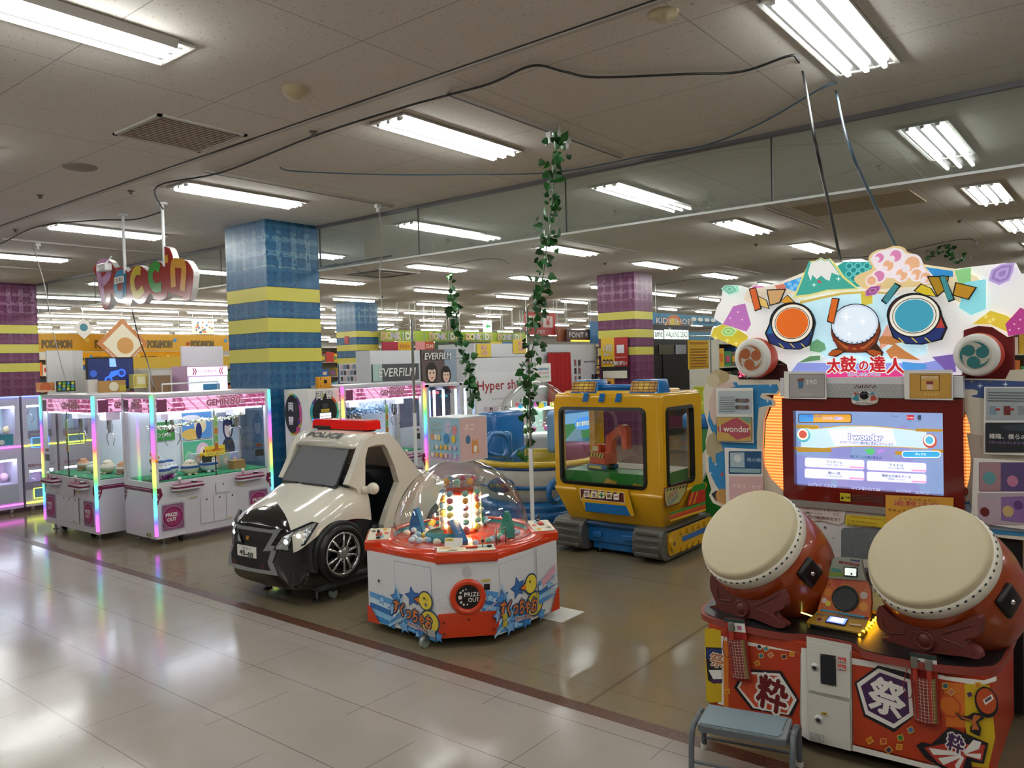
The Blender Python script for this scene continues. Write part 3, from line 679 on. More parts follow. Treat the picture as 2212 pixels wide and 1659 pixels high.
for x0, y0, t1, t2 in ((750, 640, 'フィナーレ', 'アイドル「今日」より'), (1165, 660, 'アイドル', 'TVアニメ 推しの子'), (752, 712, '青い一匹', 'アニメーションより'), (1168, 732, '情熱な天使のテーゼ', '「新世紀」アニメより')):
    a.poly(rr(x0, y0, x0 + 402, y0 + 68, 14, .045), G('#b3a4d8', .8)); a.poly(rr(x0 + 4, y0 + 4, x0 + 398, y0 + 64, 12, .045), G('#d9def8', 1.0)); a.poly(rr(x0 + 300, y0 + 62, x0 + 398, y0 + 73, 5, .045), G('#e29ac8', .9))
    a.text(t1, *z6(x0 + 200, y0 + 34)[0], 6, G('#26345a', .8)); a.text(t2, *z6(x0 + 200, y0 + 54)[0], 3.4, G('#26345a', .8))
for t, x, y in (('1人プレイ', 826, 822), ('1コイン', 932, 829), ('コインをいれてね!', 1165, 848), ('2人プレイ', 1418, 862), ('2コイン', 1544, 874)): a.text(t, *z6(x, y)[0], 6, G('#24389a', .8), back=G('#f4f4ff', 1), off=.01)
for x, y, c1, c2 in ((752, 492, '#c85a4a', '#5fb8c4'), (1595, 530, '#58b4d8', '#c85a4a')):   # plain little drums
    a.disc(*z6(x, y)[0], 15, G(c2, .7)); a.disc(*z6(x - 3, y - 6)[0], 12, G('#efe6da', .9)); a.disc(*z6(x - 3, y - 6)[0], 8.5, G(c1, .8))
scr.obj('screen', dm)
# header under the topper, camera lens, caution strip
b = B(D); MH = frame((0, YM - .035, 0), '-y'); hd = (-1.41, -.59, 1.435, 1.585)
b.bx(-1.41, -.595, YM - .035, YM + .05, 1.437, 1.532, mat('header_white', '#dcdce0', .3)); a = Art(b, MH, 0)
a.poly(z6(890, 150, 1408, 155, 1408, 250, 892, 245), flat('#aeb0b0')); a.text('namco', *z6(1146, 172)[0], 6.5, flat('#5a1a2a'), w=47, off=.02)
for y in range(165, 245, 16):
    for x in range(900, 1400, 30): a.disc(*z6(x + (y // 16 % 2) * 15, y)[0], 1.6, flat('#c4c6c6'), n=6)
b.obj('header', dm)
b = B(D); a = Art(b, MH, .004, .001)
a.poly(z6(1058, 250, 1080, 215, 1120, 205, 1170, 205, 1212, 215, 1236, 250, 1220, 285, 1145, 295, 1070, 285), WPR, th=.006, lift=.004, smooth=3); a.z = .009
a.disc(*z6(1092, 222)[0], 5, flat('#c23a2a')); a.disc(*z6(1200, 222)[0], 5, flat('#3aa2c0')); a.poly(z6(1062, 250, 1100, 215, 1110, 265, 1080, 272), flat('#3c8fa0')); a.poly(z6(1232, 250, 1195, 215, 1185, 265, 1212, 272), flat('#c04a34')); a.poly(z6(1075, 262, 1145, 280, 1218, 262, 1215, 282, 1145, 292, 1072, 280), WPR); a.text('カメラがあるよ', *z6(1145, 280)[0], 4, flat('#7a1c2a'), w=38)
c = a.disc(*z6(1145, 228)[0], 8.5, INK); b.lt([(.001, .008), (.008, .007), (.02, .002), (.02, -.004)][::-1], mat('lens', '#0a0c12', .05), 24, MH @ Matrix.Translation((*c[0], a.z)))
b.obj('camera_emblem', dm)
b = B(D); ML = frame((0, YM - .03, 0), '-y'); a = Art(b, ML, .0)
b.bx(-1.405, -.6, YM - .04, YM, .885, .917, mat('strip_grey', '#8d8a84', .4), )
a.z = .011; a.poly(z6(980, 882, 1052, 887, 1052, 942, 982, 935), flat('#cdbb2a')); a.text('注意', *z6(1030, 914)[0], 5, INK, w=11); a.poly(z6(988, 922, 998, 900, 1008, 924), INK)
for k in range(5): a.poly(z6(1060, 895 + 10 * k, 1270, 905 + 10 * k, 1270, 907 + 10 * k, 1060, 898 + 10 * k), flat('#54524e'))
b.obj('caution_strip', dm)
b = B(D); MP = frame((0, YM - .021, 0), '-y'); a = Art(b, MP)
SPK = NT('speaker_cloth', .8); SPK.base(SPK.mix(SPK.noise(260, 2), '#3c4246', '#8d969c'))
a.poly(rr(985, 1118, 1300, 1330, 25), SPK.m)
a.poly(z6(780, 1118, 830, 1122, 830, 1145, 780, 1142), flat('#d9772a')); a.disc(*z6(878, 1117)[0], 2.6, STEEL); a.disc(*z6(935, 1190)[0], 1.4, STEEL)
b.obj('speaker_cloth', dm)
b = B(D); b.bx(-1.41, -.6, YM - .3, YM - .0205, TOPZ - .0, .5, mat('yellow_shelf', '#c6b878', .5)); b.obj('inner_shelf', dm)

# ---- side wings with orange louvre lamps
LOUV = NT('orange_louvre', .4)
gz = LOUV.math('SINE', LOUV.math('MULTIPLY', LOUV.z, 2 * PI / .0152)); gz = LOUV.math('ADD', LOUV.math('MULTIPLY', gz, .38), .62)
LOUV.l(LOUV.mix(gz, '#7a1c08', '#ff9a4c'), LOUV.p.inputs['Emission Color']); LOUV.base('#c04010') if False else None; LOUV.p.inputs['Base Color'].default_value = col('#a03a18')
LOUV.p.inputs['Emission Strength'].default_value = 1.2
WY = YM + .03; MW = frame((0, WY, 0), '-y')
def louvre(pts):
    b = B(D); b.pr(trace(MW, z6(*pts)), -.03, 0, LOUV.m, M=MW); b.obj('louvre_lamp', dm)
louvre((535, 215, 590, 200, 606, 880, 545, 870, 520, 780, 480, 760, 470, 600, 480, 400, 520, 300)); louvre((1770, 320, 1800, 318, 1850, 430, 1858, 600, 1848, 700, 1830, 860, 1775, 845))
WBL = flat('#2f86be'); WCR = flat('#e2d8c4'); 
def art(a):
    a.poly(z6(95, 400, 130, 200, 160, 150, 290, 140, 300, 160, 560, 155, 572, 190, 550, 215, 460, 215, 445, 240, 470, 255, 520, 262, 530, 290, 490, 300, 440, 310, 430, 560, 460, 780, 360, 860, 280, 880, 200, 900, 150, 830, 105, 740, 100, 650, 160, 560), WBL)
    a.poly(z6(105, 270, 135, 190, 160, 150, 260, 140, 280, 170, 160, 200, 160, 420, 140, 430, 112, 370), flat('#dfc3b6')); a.disc(*z6(165, 110)[0], 18, flat('#c6b48c')); a.disc(*z6(130, 130)[0], 14, flat('#d3c4a2')); a.disc(*z6(205, 105)[0], 12, flat('#bba87c'))
    for x, y in ((515, 160), (497, 267), (117, 750), (150, 690)): a.poly([(z6(x, y)[0][0] + dx, z6(x, y)[0][1] + dy) for dx, dy in star(0, 0, 4.5, 4, .3, 0)], flat('#d9eef6'))
    a.poly(z6(190, 745, 205, 752, 195, 770, 182, 760), flat('#c23c34')); a.poly(z6(85, 560, 100, 500, 140, 470, 190, 560, 205, 600, 150, 620, 150, 680, 130, 680, 120, 640, 90, 620), flat('#b0a282'))
    a.poly(z6(440, 310, 470, 320, 478, 360, 462, 400, 455, 560, 470, 700, 500, 790, 540, 870, 480, 870, 430, 700, 425, 500), WCR)
    a.poly(z6(120, 890, 150, 868, 260, 870, 260, 890, 150, 900, 160, 945), flat('#2a3036')); a.disc(*z6(200, 905)[0], 16, flat('#c49452'))
    for t in ((30, 50, 1), (60, 60, 1)): pass
layer('side_wing', MW, dm, .02, WCR, z6(85, 150, 105, 100, 130, 70, 200, 75, 235, 90, 290, 100, 300, 125, 560, 125, 585, 150, 585, 200, 560, 225, 480, 228, 545, 265, 545, 300, 500, 310, 470, 400, 462, 580, 475, 700, 520, 790, 600, 870, 605, 940, 640, 980, 200, 980, 130, 950, 105, 900, 120, 860, 85, 740, 75, 650, 85, 600, 80, 540, 100, 440, 70, 330, 65, 200), lift=.012, art=art)
def art(a):
    a.poly(z6(1725, 150, 1760, 125, 2100, 130, 2300, 140, 2300, 560, 2240, 560, 1950, 560, 1950, 250, 1870, 240, 1860, 230, 1900, 225, 1905, 200, 1880, 190, 1740, 185), flat('#41588e')); a.poly(z6(1950, 170, 2300, 170, 2300, 300, 1950, 260), flat('#5a7aae'))
    a.poly(z6(1830, 480, 1940, 500, 1940, 640, 2300, 640, 2300, 700, 1860, 690, 1850, 600), flat('#c7b8a8')); a.poly(z6(1770, 960, 1850, 935, 1870, 1000, 1900, 1090, 2300, 1160, 2300, 1180, 1900, 1150, 1760, 1040), flat('#3f88b8'))
    for x, y in ((1920, 165), (2090, 155)): a.poly([(z6(x, y)[0][0] + dx, z6(x, y)[0][1] + dy) for dx, dy in star(0, 0, 7, 4, .3, 0)], flat('#d9e6f6'))
    for x in (1865, 1985): a.disc(*z6(x, 135)[0], 3, STEEL)
    a.disc(*z6(1803, 872)[0], 12, INK); a.disc(*z6(1803, 872)[0], 10.5, flat('#c4552c')); a.poly(z6(1700, 970, 1760, 950, 1850, 960, 1900, 1040, 1960, 1090, 2080, 1100, 2300, 1130, 2300, 1150, 2060, 1130, 1900, 1110, 1820, 1040, 1740, 1010), flat('#aac8d8'))
layer('side_wing', MW, dm, .02, WCR, z6(1710, 160, 1750, 115, 2090, 120, 2120, 60, 2300, 50, 2300, 1210, 2050, 1180, 1880, 1120, 1750, 1050, 1680, 980, 1745, 940, 1760, 860, 1830, 850, 1850, 780, 1862, 600, 1850, 430, 1815, 320, 1755, 290, 1745, 240, 1765, 225, 1720, 200), lift=.012, art=art)
# ---- side cabinet behind the right wing
b = B(D); b.bx(-.60, -.39, YM + .06, YM + .5, .03, 1.5, mat('cabinet_black', '#101012')); b.bx(-1.62, -1.41, YM + .06, YM + .5, .03, 1.0, mat('cabinet_white', '#d9dadb')); b.obj('side_cabinet', dm)

# ---- topper
YT = YM + .05; MTp = frame((0, YT, 0), '-y'); z5t = Z(1500, 520, .32188); zl = Z(1520, 540, .18081); zr = Z(1860, 520, .19288)
lit = lambda c: mat('backlit_' + c.lstrip('#'), c, .4, emit=.28)
TW = lit('#e9e9e6'); 
glt = NT('topper_sparkle', .3); glt.l(glt.mix(glt.noise(60, 3, rough=.8), '#5fb6d8', '#f0ffff'), glt.p.inputs['Emission Color']); glt.p.inputs['Emission Strength'].default_value = .4; glt.p.inputs['Base Color'].default_value = col('#bcdce6')
def art(a):
    a.poly(z5t(110, 640, 130, 590, 190, 560, 300, 600, 360, 640, 345, 700, 290, 715), lit('#cdbb3a')); a.poly(z5t(190, 560, 215, 520, 260, 440, 340, 420, 380, 560, 350, 610), lit('#b86fb8'))
    a.poly(z5t(360, 340, 400, 300, 460, 305, 500, 340, 450, 420, 380, 400), lit('#e08abf')); a.poly(z5t(190, 320, 230, 298, 290, 305, 300, 340, 250, 360), lit('#7cc6ac'))
    a.poly(z5t(360, 320, 520, 310, 740, 215, 740, 270, 690, 360, 560, 350, 380, 420, 330, 400), lit('#e8d8c0'))
    a.poly(z5t(540, 300, 600, 290, 620, 320, 560, 340), lit('#d87c6a')); a.poly(z5t(600, 285, 745, 235, 690, 345, 620, 320), lit('#3f9be0'))
    for x, y in ((640, 290), (680, 300), (700, 262), (655, 320)): a.disc(*z5t(x, y)[0], 5, lit('#7cc2f2'), n=8)
    a.poly(z5t(700, 410, 830, 375, 1000, 350, 1160, 345, 1300, 360, 1440, 400, 1560, 470, 1560, 760, 1280, 830, 1000, 830, 870, 780, 700, 600), glt.m)
    a.poly(z5t(710, 405, 860, 372, 1000, 345, 1160, 338, 1300, 345, 1300, 358, 1160, 352, 1000, 362, 860, 390, 710, 425), lit('#cfb860'))
    a.poly(z5t(960, 170, 1010, 140, 1180, 140, 1300, 180, 1370, 230, 1360, 280, 1240, 300, 1080, 310, 1000, 240), lit('#2c9c9c'))
    for i in range(4):
        for j in range(5):
            x, y = 1040 + j * 60 + (i % 2) * 30, 170 + i * 28
            a.disc(*z5t(x, y)[0], 8, lit('#6ccaca'), n=12); a.disc(*z5t(x, y)[0], 5.5, lit('#1f8a8c'), n=12)
    a.poly(z5t(1120, 350, 1200, 345, 1200, 420, 1130, 440), lit('#d8c84a')); a.poly(z5t(1260, 640, 1300, 560, 1330, 640, 1300, 700, 1240, 740), lit('#e8a890'))
    a.poly(z5t(1240, 660, 1260, 640, 1400, 645, 1410, 680, 1350, 690, 1420, 740, 1520, 800, 1320, 790, 1290, 740, 1340, 700, 1250, 690), lit('#c9824a'))
    a.poly(z5t(780, 690, 830, 660, 880, 690, 890, 730, 850, 750, 780, 740), lit('#6fa87a')); a.poly(z5t(780, 775, 850, 770, 850, 800, 700, 820), lit('#5f8f62'))
    a.poly(z5t(700, 820, 1540, 820, 1700, 790, 1720, 870, 1500, 900, 640, 900), lit('#8f9ae0')); a.poly(z5t(1400, 810, 1560, 830, 1560, 860, 1400, 870), lit('#4f9ae0')); a.poly(z5t(1600, 780, 1750, 760, 1760, 880, 1700, 880), lit('#7a5fae'))
    a.poly(z5t(890, 870, 1405, 870, 1405, 925, 890, 925), lit('#d83c84'))
    a.poly(z5t(1540, 160, 1750, 190, 1900, 240, 1960, 330, 1850, 460, 1600, 300), lit('#f0e0b8')); a.poly(z5t(1555, 178, 1740, 205, 1740, 245, 1610, 240), lit('#2f8fd0')); a.poly(z5t(1750, 200, 1860, 180, 1860, 280, 1780, 300), lit('#8fd08a'))
    a.poly(z5t(1820, 280, 1960, 260, 1960, 460, 1860, 500, 1780, 450), lit('#8fe0ea')); a.poly(z5t(1870, 560, 1990, 470, 2090, 500, 2200, 560, 2120, 620, 1990, 560), lit('#dcc03a')); a.poly(z5t(2090, 560, 2190, 450, 2260, 480, 2260, 620, 2110, 640), lit('#b03c84'))
    for x, y in ((2120, 600), (2150, 560), (2180, 590), (2190, 530), (300, 480), (250, 520), (330, 530)): a.disc(*z5t(x, y)[0], 2, lit('#e8b8d8'), n=8)
    for x, y in ((1960, 510), (2010, 530), (1985, 545), (150, 650), (230, 670), (290, 690)): a.poly([(z5t(x, y)[0][0] + dx, z5t(x, y)[0][1] + dy) for dx, dy in star(0, 0, 6, 4, .5, 0)], lit('#e8d878'))
layer('topper_board', MTp, dm, .03, TW, z5t(105, 640, 120, 580, 190, 560, 130, 520, 150, 450, 180, 400, 190, 320, 230, 298, 300, 300, 360, 320, 400, 295, 480, 300, 560, 285, 740, 210, 900, 160, 1000, 140, 1180, 140, 1400, 120, 1560, 165, 1750, 190, 1860, 175, 2080, 150, 2155, 150, 2190, 220, 2280, 220, 2280, 600, 2100, 645, 2000, 580, 1900, 570, 1800, 600, 1790, 900, 640, 925, 620, 830, 400, 700, 300, 718), art=art)
def art(a):
    a.poly(z5t(690, 370, 740, 250, 775, 140, 800, 150, 825, 140, 855, 120, 885, 138, 912, 125, 950, 180, 1000, 250, 1090, 320, 900, 330, 780, 360), lit('#3fa898'), )
    a.poly(z5t(790, 150, 826, 142, 857, 126, 884, 142, 910, 132, 985, 235, 950, 225, 930, 215, 915, 270, 890, 262, 860, 235, 830, 260, 800, 230, 790, 272, 770, 220), TW)
    a.poly(z5t(834, 264, 855, 270, 860, 288, 840, 282), lit('#c8405a'))
    for x, y in ((812, 298), (975, 258)): a.poly([(z5t(x, y)[0][0] + dx, z5t(x, y)[0][1] + dy) for dx, dy in star(0, 0, 6, 4, .25, 0)], lit('#e8fff8'))
layer('mountain_panel', MTp, dm, .012, lit('#dcd88a'), z5t(670, 385, 735, 235, 780, 140, 820, 135, 855, 115, 885, 130, 915, 120, 955, 160, 1010, 240, 1110, 325, 900, 340, 770, 375), lift=.02, art=art)
def art(a):
    pk, wt = lit('#d884b4'), lit('#efe4ea'); og = lit('#eab48c')
    a.poly(z5t(1190, 130, 1215, 90, 1260, 70, 1310, 60, 1350, 50, 1400, 60, 1430, 90, 1500, 110, 1530, 150, 1550, 180, 1570, 220, 1400, 260, 1290, 250, 1220, 180), wt, smooth=0)
    for x, y, r_, c in ((1250, 118, 12, pk), (1360, 105, 15, pk), (1470, 160, 20, og), (1310, 170, 14, og), (1400, 230, 15, og), (1500, 230, 14, og), (1560, 250, 13, og), (1250, 240, 14, pk), (1200, 270, 12, og)): a.disc(*z5t(x, y)[0], r_ * 1.1, wt, n=20); a.disc(*z5t(x, y)[0], r_ * .82, c, n=20)
    for x, y, r_ in ((1235, 128, 6), (1335, 125, 7), (1430, 190, 9), (1290, 190, 6), (1380, 248, 6), (1480, 245, 6), (1550, 262, 6)): a.disc(*z5t(x, y)[0], r_, wt, n=16)
layer('cloud_panel', MTp, dm, .012, lit('#e2c890'), z5t(1178, 140, 1190, 95, 1240, 65, 1290, 58, 1350, 38, 1410, 48, 1440, 80, 1510, 105, 1545, 160, 1580, 215, 1620, 260, 1600, 300, 1330, 320, 1180, 330, 1100, 290, 1090, 240, 1200, 190), smooth=3, lift=.026, art=art)
def gem(pts, c1, c2):
    def art(a):
        q = z5t(*pts); cx = sum(p[0] for p in q) / len(q); cy_ = sum(p[1] for p in q) / len(q)
        for k, c in ((.8, c1), (.55, c2), (.3, c1)): a.poly([(cx + (x - cx) * k, cy_ + (y - cy_) * k) for x, y in q], lit(c))
    layer('hexagon_gem', MTp, dm, .008, lit(c2), z5t(*pts), lift=.034, art=art)
gem((1160, 340, 1195, 310, 1260, 302, 1255, 330, 1225, 365, 1160, 375), '#8d4a80', '#c07ab4'); gem((1980, 270, 2000, 200, 2070, 160, 2155, 150, 2145, 210, 2120, 270, 2050, 300), '#9a7fc0', '#b9a2d8'); gem((195, 615, 220, 580, 270, 578, 300, 605, 270, 640, 220, 642), '#8fc46a', '#bfe09a'); gem((195, 325, 225, 300, 285, 305, 310, 340, 250, 365), '#6fb8a0', '#a0d8c4')
# plain drum roundels with drumsticks in their place on the topper
def roundel(cx, cy_, rx, ry, face, sidec, lift):
    def art(a):
        a.disc(cx, cy_, rx, INK, ry=ry, n=40); a.disc(cx, cy_, rx - 3, lit('#ece6d6'), ry=ry - 3, n=40); a.disc(cx, cy_, rx - 9, INK, ry=ry - 9, n=40); a.disc(cx, cy_, rx - 10.5, lit('#ece6d6'), ry=ry - 10.5, n=40); a.disc(cx, cy_, rx * .74, lit(face), ry=ry * .74, n=40)
    q = [(cx + (rx + 2) * math.cos(R(t)), cy_ + (ry + 2) * math.sin(R(t))) for t in range(180, 360, 12)]
    s = 1 if sidec == '#b03a34' else -1
    q = [(cx - (rx + 2), cy_)] + q + [(cx + rx + 3, cy_), (cx + rx * (1.25 if s > 0 else .95), cy_ + ry * .55), (cx + rx * (1.05 if s > 0 else .8), cy_ + ry * 1.1), (cx + rx * .3, cy_ + ry * 1.32), (cx - rx * .3, cy_ + ry * 1.3), (cx - rx * (.8 if s > 0 else 1.05), cy_ + ry * 1.0), (cx - rx * (.95 if s > 0 else 1.25), cy_ + ry * .5)]
    def art2(a):
        k = .93; qq = [(cx + (x - cx) * k, cy_ + (y - cy_) * k + (2 if y > cy_ else 0)) for x, y in q]
        a.poly(qq, lit(sidec)); a.poly([(x, y) for x, y in qq if y > cy_ + ry * .4] , lit('#1f2f6a')) 
        for k in (-.5, 0, .5): a.poly([(cx + rx * (k - .12), cy_ + ry * 1.0), (cx + rx * (k - .06), cy_ + ry * 1.0), (cx + rx * (k + .14), cy_ + ry * 1.22), (cx + rx * (k + .08), cy_ + ry * 1.22)], lit('#d8c04a'))
        art(a)
    layer('drum_panel', MTp, dm, .015, INK, q, lift=lift, art=art2)
roundel(*z5t(678, 555)[0], 47, 43, '#e0691a', '#2a6a9a', .05); roundel(*z5t(1490, 505)[0], 57, 47, '#3f9fba', '#b03a34', .05)
def stick(p, c, fan=False):
    layer('drumstick_panel', MTp, dm, .01, INK, z5t(*p), lift=.042, art=lambda a: (a.poly([((x - sum(q[0] for q in z5t(*p)) / 4) * .8 + sum(q[0] for q in z5t(*p)) / 4, (y - sum(q[1] for q in z5t(*p)) / 4) * .92 + sum(q[1] for q in z5t(*p)) / 4) for x, y in z5t(*p)], lit(c))))
stick((385, 325, 430, 315, 470, 460, 425, 475), '#d0602a'); stick((940, 385, 990, 390, 950, 560, 905, 545), '#d8681e'); stick((1360, 285, 1400, 305, 1300, 430, 1265, 405), '#3c8a90'); stick((1650, 240, 1690, 235, 1760, 400, 1715, 415), '#3c8a90')
for p, c in (((500, 330, 630, 325, 590, 420, 520, 440), '#c9a06a'), ((440, 370, 500, 400, 520, 460, 450, 440), '#e0bc6a'), ((590, 410, 640, 365, 690, 415, 640, 430), '#d89a2a'), ((1480, 340, 1530, 290, 1600, 320, 1640, 380, 1560, 370), '#d8c02a'), ((1570, 240, 1720, 240, 1700, 330, 1640, 380), '#a8801a'), ((1760, 280, 1905, 315, 1850, 400, 1740, 370), '#b8861c')):
    layer('fan_panel', MTp, dm, .008, INK, z5t(*p), lift=.036, art=lambda a, p=p, c=c: a.poly([(x * .86 + sum(q[0] for q in z5t(*p)) / len(z5t(*p)) * .14, y * .86 + sum(q[1] for q in z5t(*p)) / len(z5t(*p)) * .14) for x, y in z5t(*p)], lit(c)))
def art(a):
    c = z5t(1085, 560)[0]; a.disc(c[0], c[1] + 12, 53, lit('#6a2c16'), ry=50, n=40); a.disc(*c, 53, INK, ry=44, n=40); a.disc(*c, 51, glow('#c9d6e6', .35), ry=42, n=40); a.disc(*c, 46, glow('#d4e0ec', .4), ry=37, n=40)
    for x, y, s in ((1030, 512, 11), (1138, 543, 8), (1047, 625, 5)): a.poly([(z5t(x, y)[0][0] + dx, z5t(x, y)[0][1] + dy) for dx, dy in star(0, 0, s, 4, .18, 0)], glow('#ffffff', .6))
    a.poly(z5t(935, 640, 960, 660, 1020, 700, 1085, 712, 1160, 700, 1220, 640, 1245, 560, 1255, 600, 1230, 680, 1180, 730, 1140, 745, 1040, 745, 980, 720, 940, 670), lit('#7a3418')); a.poly(z5t(950, 655, 1030, 708, 1085, 718, 1150, 708, 1215, 655, 1210, 675, 1150, 725, 1085, 732, 1020, 722), lit('#b8602a'))
    for i in range(12): t = R(20 + 140 * i / 11); a.disc(c[0] + 50 * math.cos(t), c[1] + 40 * math.sin(t), 1.5, INK, n=8)
    for p in ((910, 755, 940, 735, 990, 730, 1010, 745, 960, 770, 920, 772), (1170, 735, 1210, 730, 1260, 745, 1265, 768, 1220, 775, 1180, 755)): a.poly(z5t(*p), lit('#a8501c'))
    a.disc(*z5t(1060, 715)[0], 5, lit('#8a2c1c')); a.disc(*z5t(1110, 715)[0], 5, lit('#8a2c1c'))
layer('drum_panel', MTp, dm, .012, lit('#3a2016'), z5t(930, 640, 928, 560, 960, 480, 1010, 440, 1085, 425, 1160, 440, 1215, 480, 1250, 550, 1258, 610, 1230, 690, 1275, 750, 1265, 780, 1210, 782, 1160, 750, 1085, 752, 1010, 750, 960, 780, 905, 770, 930, 735, 970, 720), lift=.024, art=art)
b = B(D); a = Art(b, MTp, .03)
for t, x, y, h, w_ in (('太', 950, 838, 31, 31), ('鼓', 1045, 828, 33, 33), ('の', 1148, 838, 19, 19), ('達', 1240, 828, 33, 33), ('人', 1360, 838, 33, 38)):
    q = z5t(x, y)[0]; a.text(t, q[0], q[1], h, lit('#c41f2a'), w=w_, back=TW, off=.03, boff=.06)
q = z5t(1150, 895)[0]; a.text('たいこのたつじん', q[0], q[1], 8, lit('#3a4ab0'), w=72, back=TW, off=.02, boff=.07)
b.obj('title_lettering', dm)
# round speakers at the topper's lower corners
def rspk(px, py, rpx, face, shell, tilt):
    c = trace(MTp, [(px, py), (px + rpx, py)]); rad = abs(c[1][0] - c[0][0]); P = MTp @ Vector((*c[0], .07)); M = frame(P, tilt)
    b = B(D); b.lt([(rad * .5, -.12), (rad * .9, -.09), (rad * 1.02, -.03), (rad * .98, .0)], flat(shell), 40, M); b.obj('speaker_shell', dm)
    b = B(D); b.lt([(rad * .98, .0), (rad * .97, .012), (rad * .9, .022), (rad * .72, .026), (.001, .027)], mat('speaker_rim', '#e0ddd6', .35), 40, M); 
    b.obj('speaker_rim', dm)
    b = B(D); a = Art(b, M, .0275, .0007)
    a.disc(0, 0, rad * .70, flat('#d6cfc0'), local=True, n=36)
    for k in range(3):
        t0 = 120 * k + 20; q = [(rad * .33 * math.cos(R(t0)) + rad * .27 * math.cos(R(u)), rad * .33 * math.sin(R(t0)) + rad * .27 * math.sin(R(u))) for u in range(0, 360, 24)]
        a.poly(q, flat(face), local=True)
        q = [(rad * (.33 * math.cos(R(t0)) + .27 * math.cos(R(t0 + 180 - 0))) if 0 else rad * (.62 - .0 * u) * math.cos(R(t0 + u)), rad * .62 * math.sin(R(t0 + u))) for u in range(0, 95, 12)] + [(rad * (.42 + .2 * u / 90) * math.cos(R(t0 + u)), rad * (.42 + .2 * u / 90) * math.sin(R(t0 + u))) for u in range(84, -1, -12)]
        a.poly(q, flat(face), local=True)
    z = a.up(); s = rad * .062; n = int(.66 * rad / s)
    vs, fs = [], []
    for i in range(-n - 2, n + 3):
        for j in range(-n - 2, n + 3):
            x, y = (i + .5 * (j % 2)) * s, j * s * .87
            if x * x + y * y < (rad * .68) ** 2: k0 = len(vs); vs += [(x - s * .22, y, z), (x, y - s * .22, z), (x + s * .22, y, z), (x, y + s * .22, z)]; fs.append((k0, k0 + 1, k0 + 2, k0 + 3))
    b.add(vs, fs, flat('#3a3430'), M=M); b.obj('speaker_grille', dm)
rspk(*z5t(428, 785)[0], 42, '#b8622a', '#c8482c', -8); rspk(*z5t(1912, 765)[0], 54, '#237a7c', '#c03c24', -8)
b = B(D); b.bx(-.72, -.42, YT + .05, YT + .12, 1.3, 1.9, flat('#7a1818')); b.bx(-1.62, -1.38, YT + .05, YT + .12, 1.3, 1.6, flat('#3a1414')); b.obj('topper_support', dm)

# ---- papers and posters on the machine
def poster(lab, M, pts, lift, art, c=None, cat='poster', name='poster', grp=None):
    q = trace(M, pts); cx = sum(p[0] for p in q) / len(q); cy_ = min(p[1] for p in q)
    P = M @ Vector((cx, cy_, lift)); r = Matrix.Translation(P)
    b = B(r.inverted()); b.pr(q, lift - .002, lift, c or PAPER, M=M); a = Art(b, M, lift, .0005); art(a)
    o = b.obj(name); o.location = P; tag(o, lab, cat, grp); return o
MH2 = frame((0, YM - .036, 0), '-y')
def art(a):
    a.poly(rr(640, 85, 882, 245, 8), flat('#7d7a7c')); a.poly(rr(645, 90, 878, 240, 8), flat('#a9a4a2')); a.poly(z6(700, 125, 740, 120, 735, 180, 705, 185), flat('#3f6f8a')); a.poly(z6(695, 118, 745, 115, 740, 130, 700, 132), flat('#8a3a34')); a.text('390', *z6(790, 140)[0], 10, PAPER, w=24); a.text('ハイドロ', *z6(750, 222)[0], 5, flat('#d8d4cc'), w=26)
poster('grey song poster at the top left corner of the drum game monitor', MH2, z6(606, 68, 885, 72, 892, 255, 612, 250), .012, art)
def art(a):
    a.poly(rr(1448, 82, 1728, 250, 8), flat('#8a5a1e')); a.poly(rr(1452, 86, 1724, 246, 8), flat('#c99a44')); a.poly(z6(1520, 92, 1650, 94, 1650, 200, 1520, 198), flat('#5a4420')); a.poly(z6(1524, 96, 1646, 98, 1646, 196, 1524, 194), flat('#d8a850')); a.text('TETORIS', *z6(1582, 110)[0], 5, PAPER, w=36); a.poly(z6(1565, 150, 1600, 150, 1605, 190, 1562, 190), flat('#e8c8bc')); a.poly(z6(1560, 135, 1610, 135, 1605, 155, 1563, 155), flat('#8a3a3c')); a.text('テトリス', *z6(1590, 222)[0], 4, flat('#f0dca8'), w=30)
poster('golden song poster at the top right corner of the drum game monitor', MH2, z6(1408, 62, 1735, 58, 1740, 262, 1415, 255), .012, art)
MW2 = frame((0, WY - .014, 0), '-y')
def art(a):
    a.poly(rr(168, 200, 400, 355, 6), flat('#b9c4c8'))
    for k in range(9): a.poly(z6(180, 238 + 12 * k, 285, 240 + 12 * k, 285, 243 + 12 * k, 180, 241 + 12 * k), flat('#55606a'))
    for k in range(8): a.disc(*z6(300 + 22 * (k % 4), 262 + 45 * (k // 4))[0], 4.4, flat(('#4a4a50', '#8a6a5a', '#6a6f7c', '#7a4f4a')[k % 4]), n=10)
    a.poly(rr(164, 372, 400, 535, 8), flat('#3c6a6a')); a.poly(rr(167, 375, 397, 532, 8), flat('#c9a458')); a.poly(z6(170, 440, 260, 390, 300, 375, 380, 430, 395, 500, 300, 525, 240, 480, 175, 470), flat('#b0505a')); a.poly(z6(320, 376, 395, 376, 390, 420, 350, 400), flat('#7aa088')); a.text('I wonder', *z6(285, 452)[0], 13, flat('#f2ece2'), w=66, off=-.01)
poster('clear-sleeved song notice with orange watercolour picture on the left wing', MW2, z6(155, 180, 402, 178, 408, 548, 165, 540), .02, art)
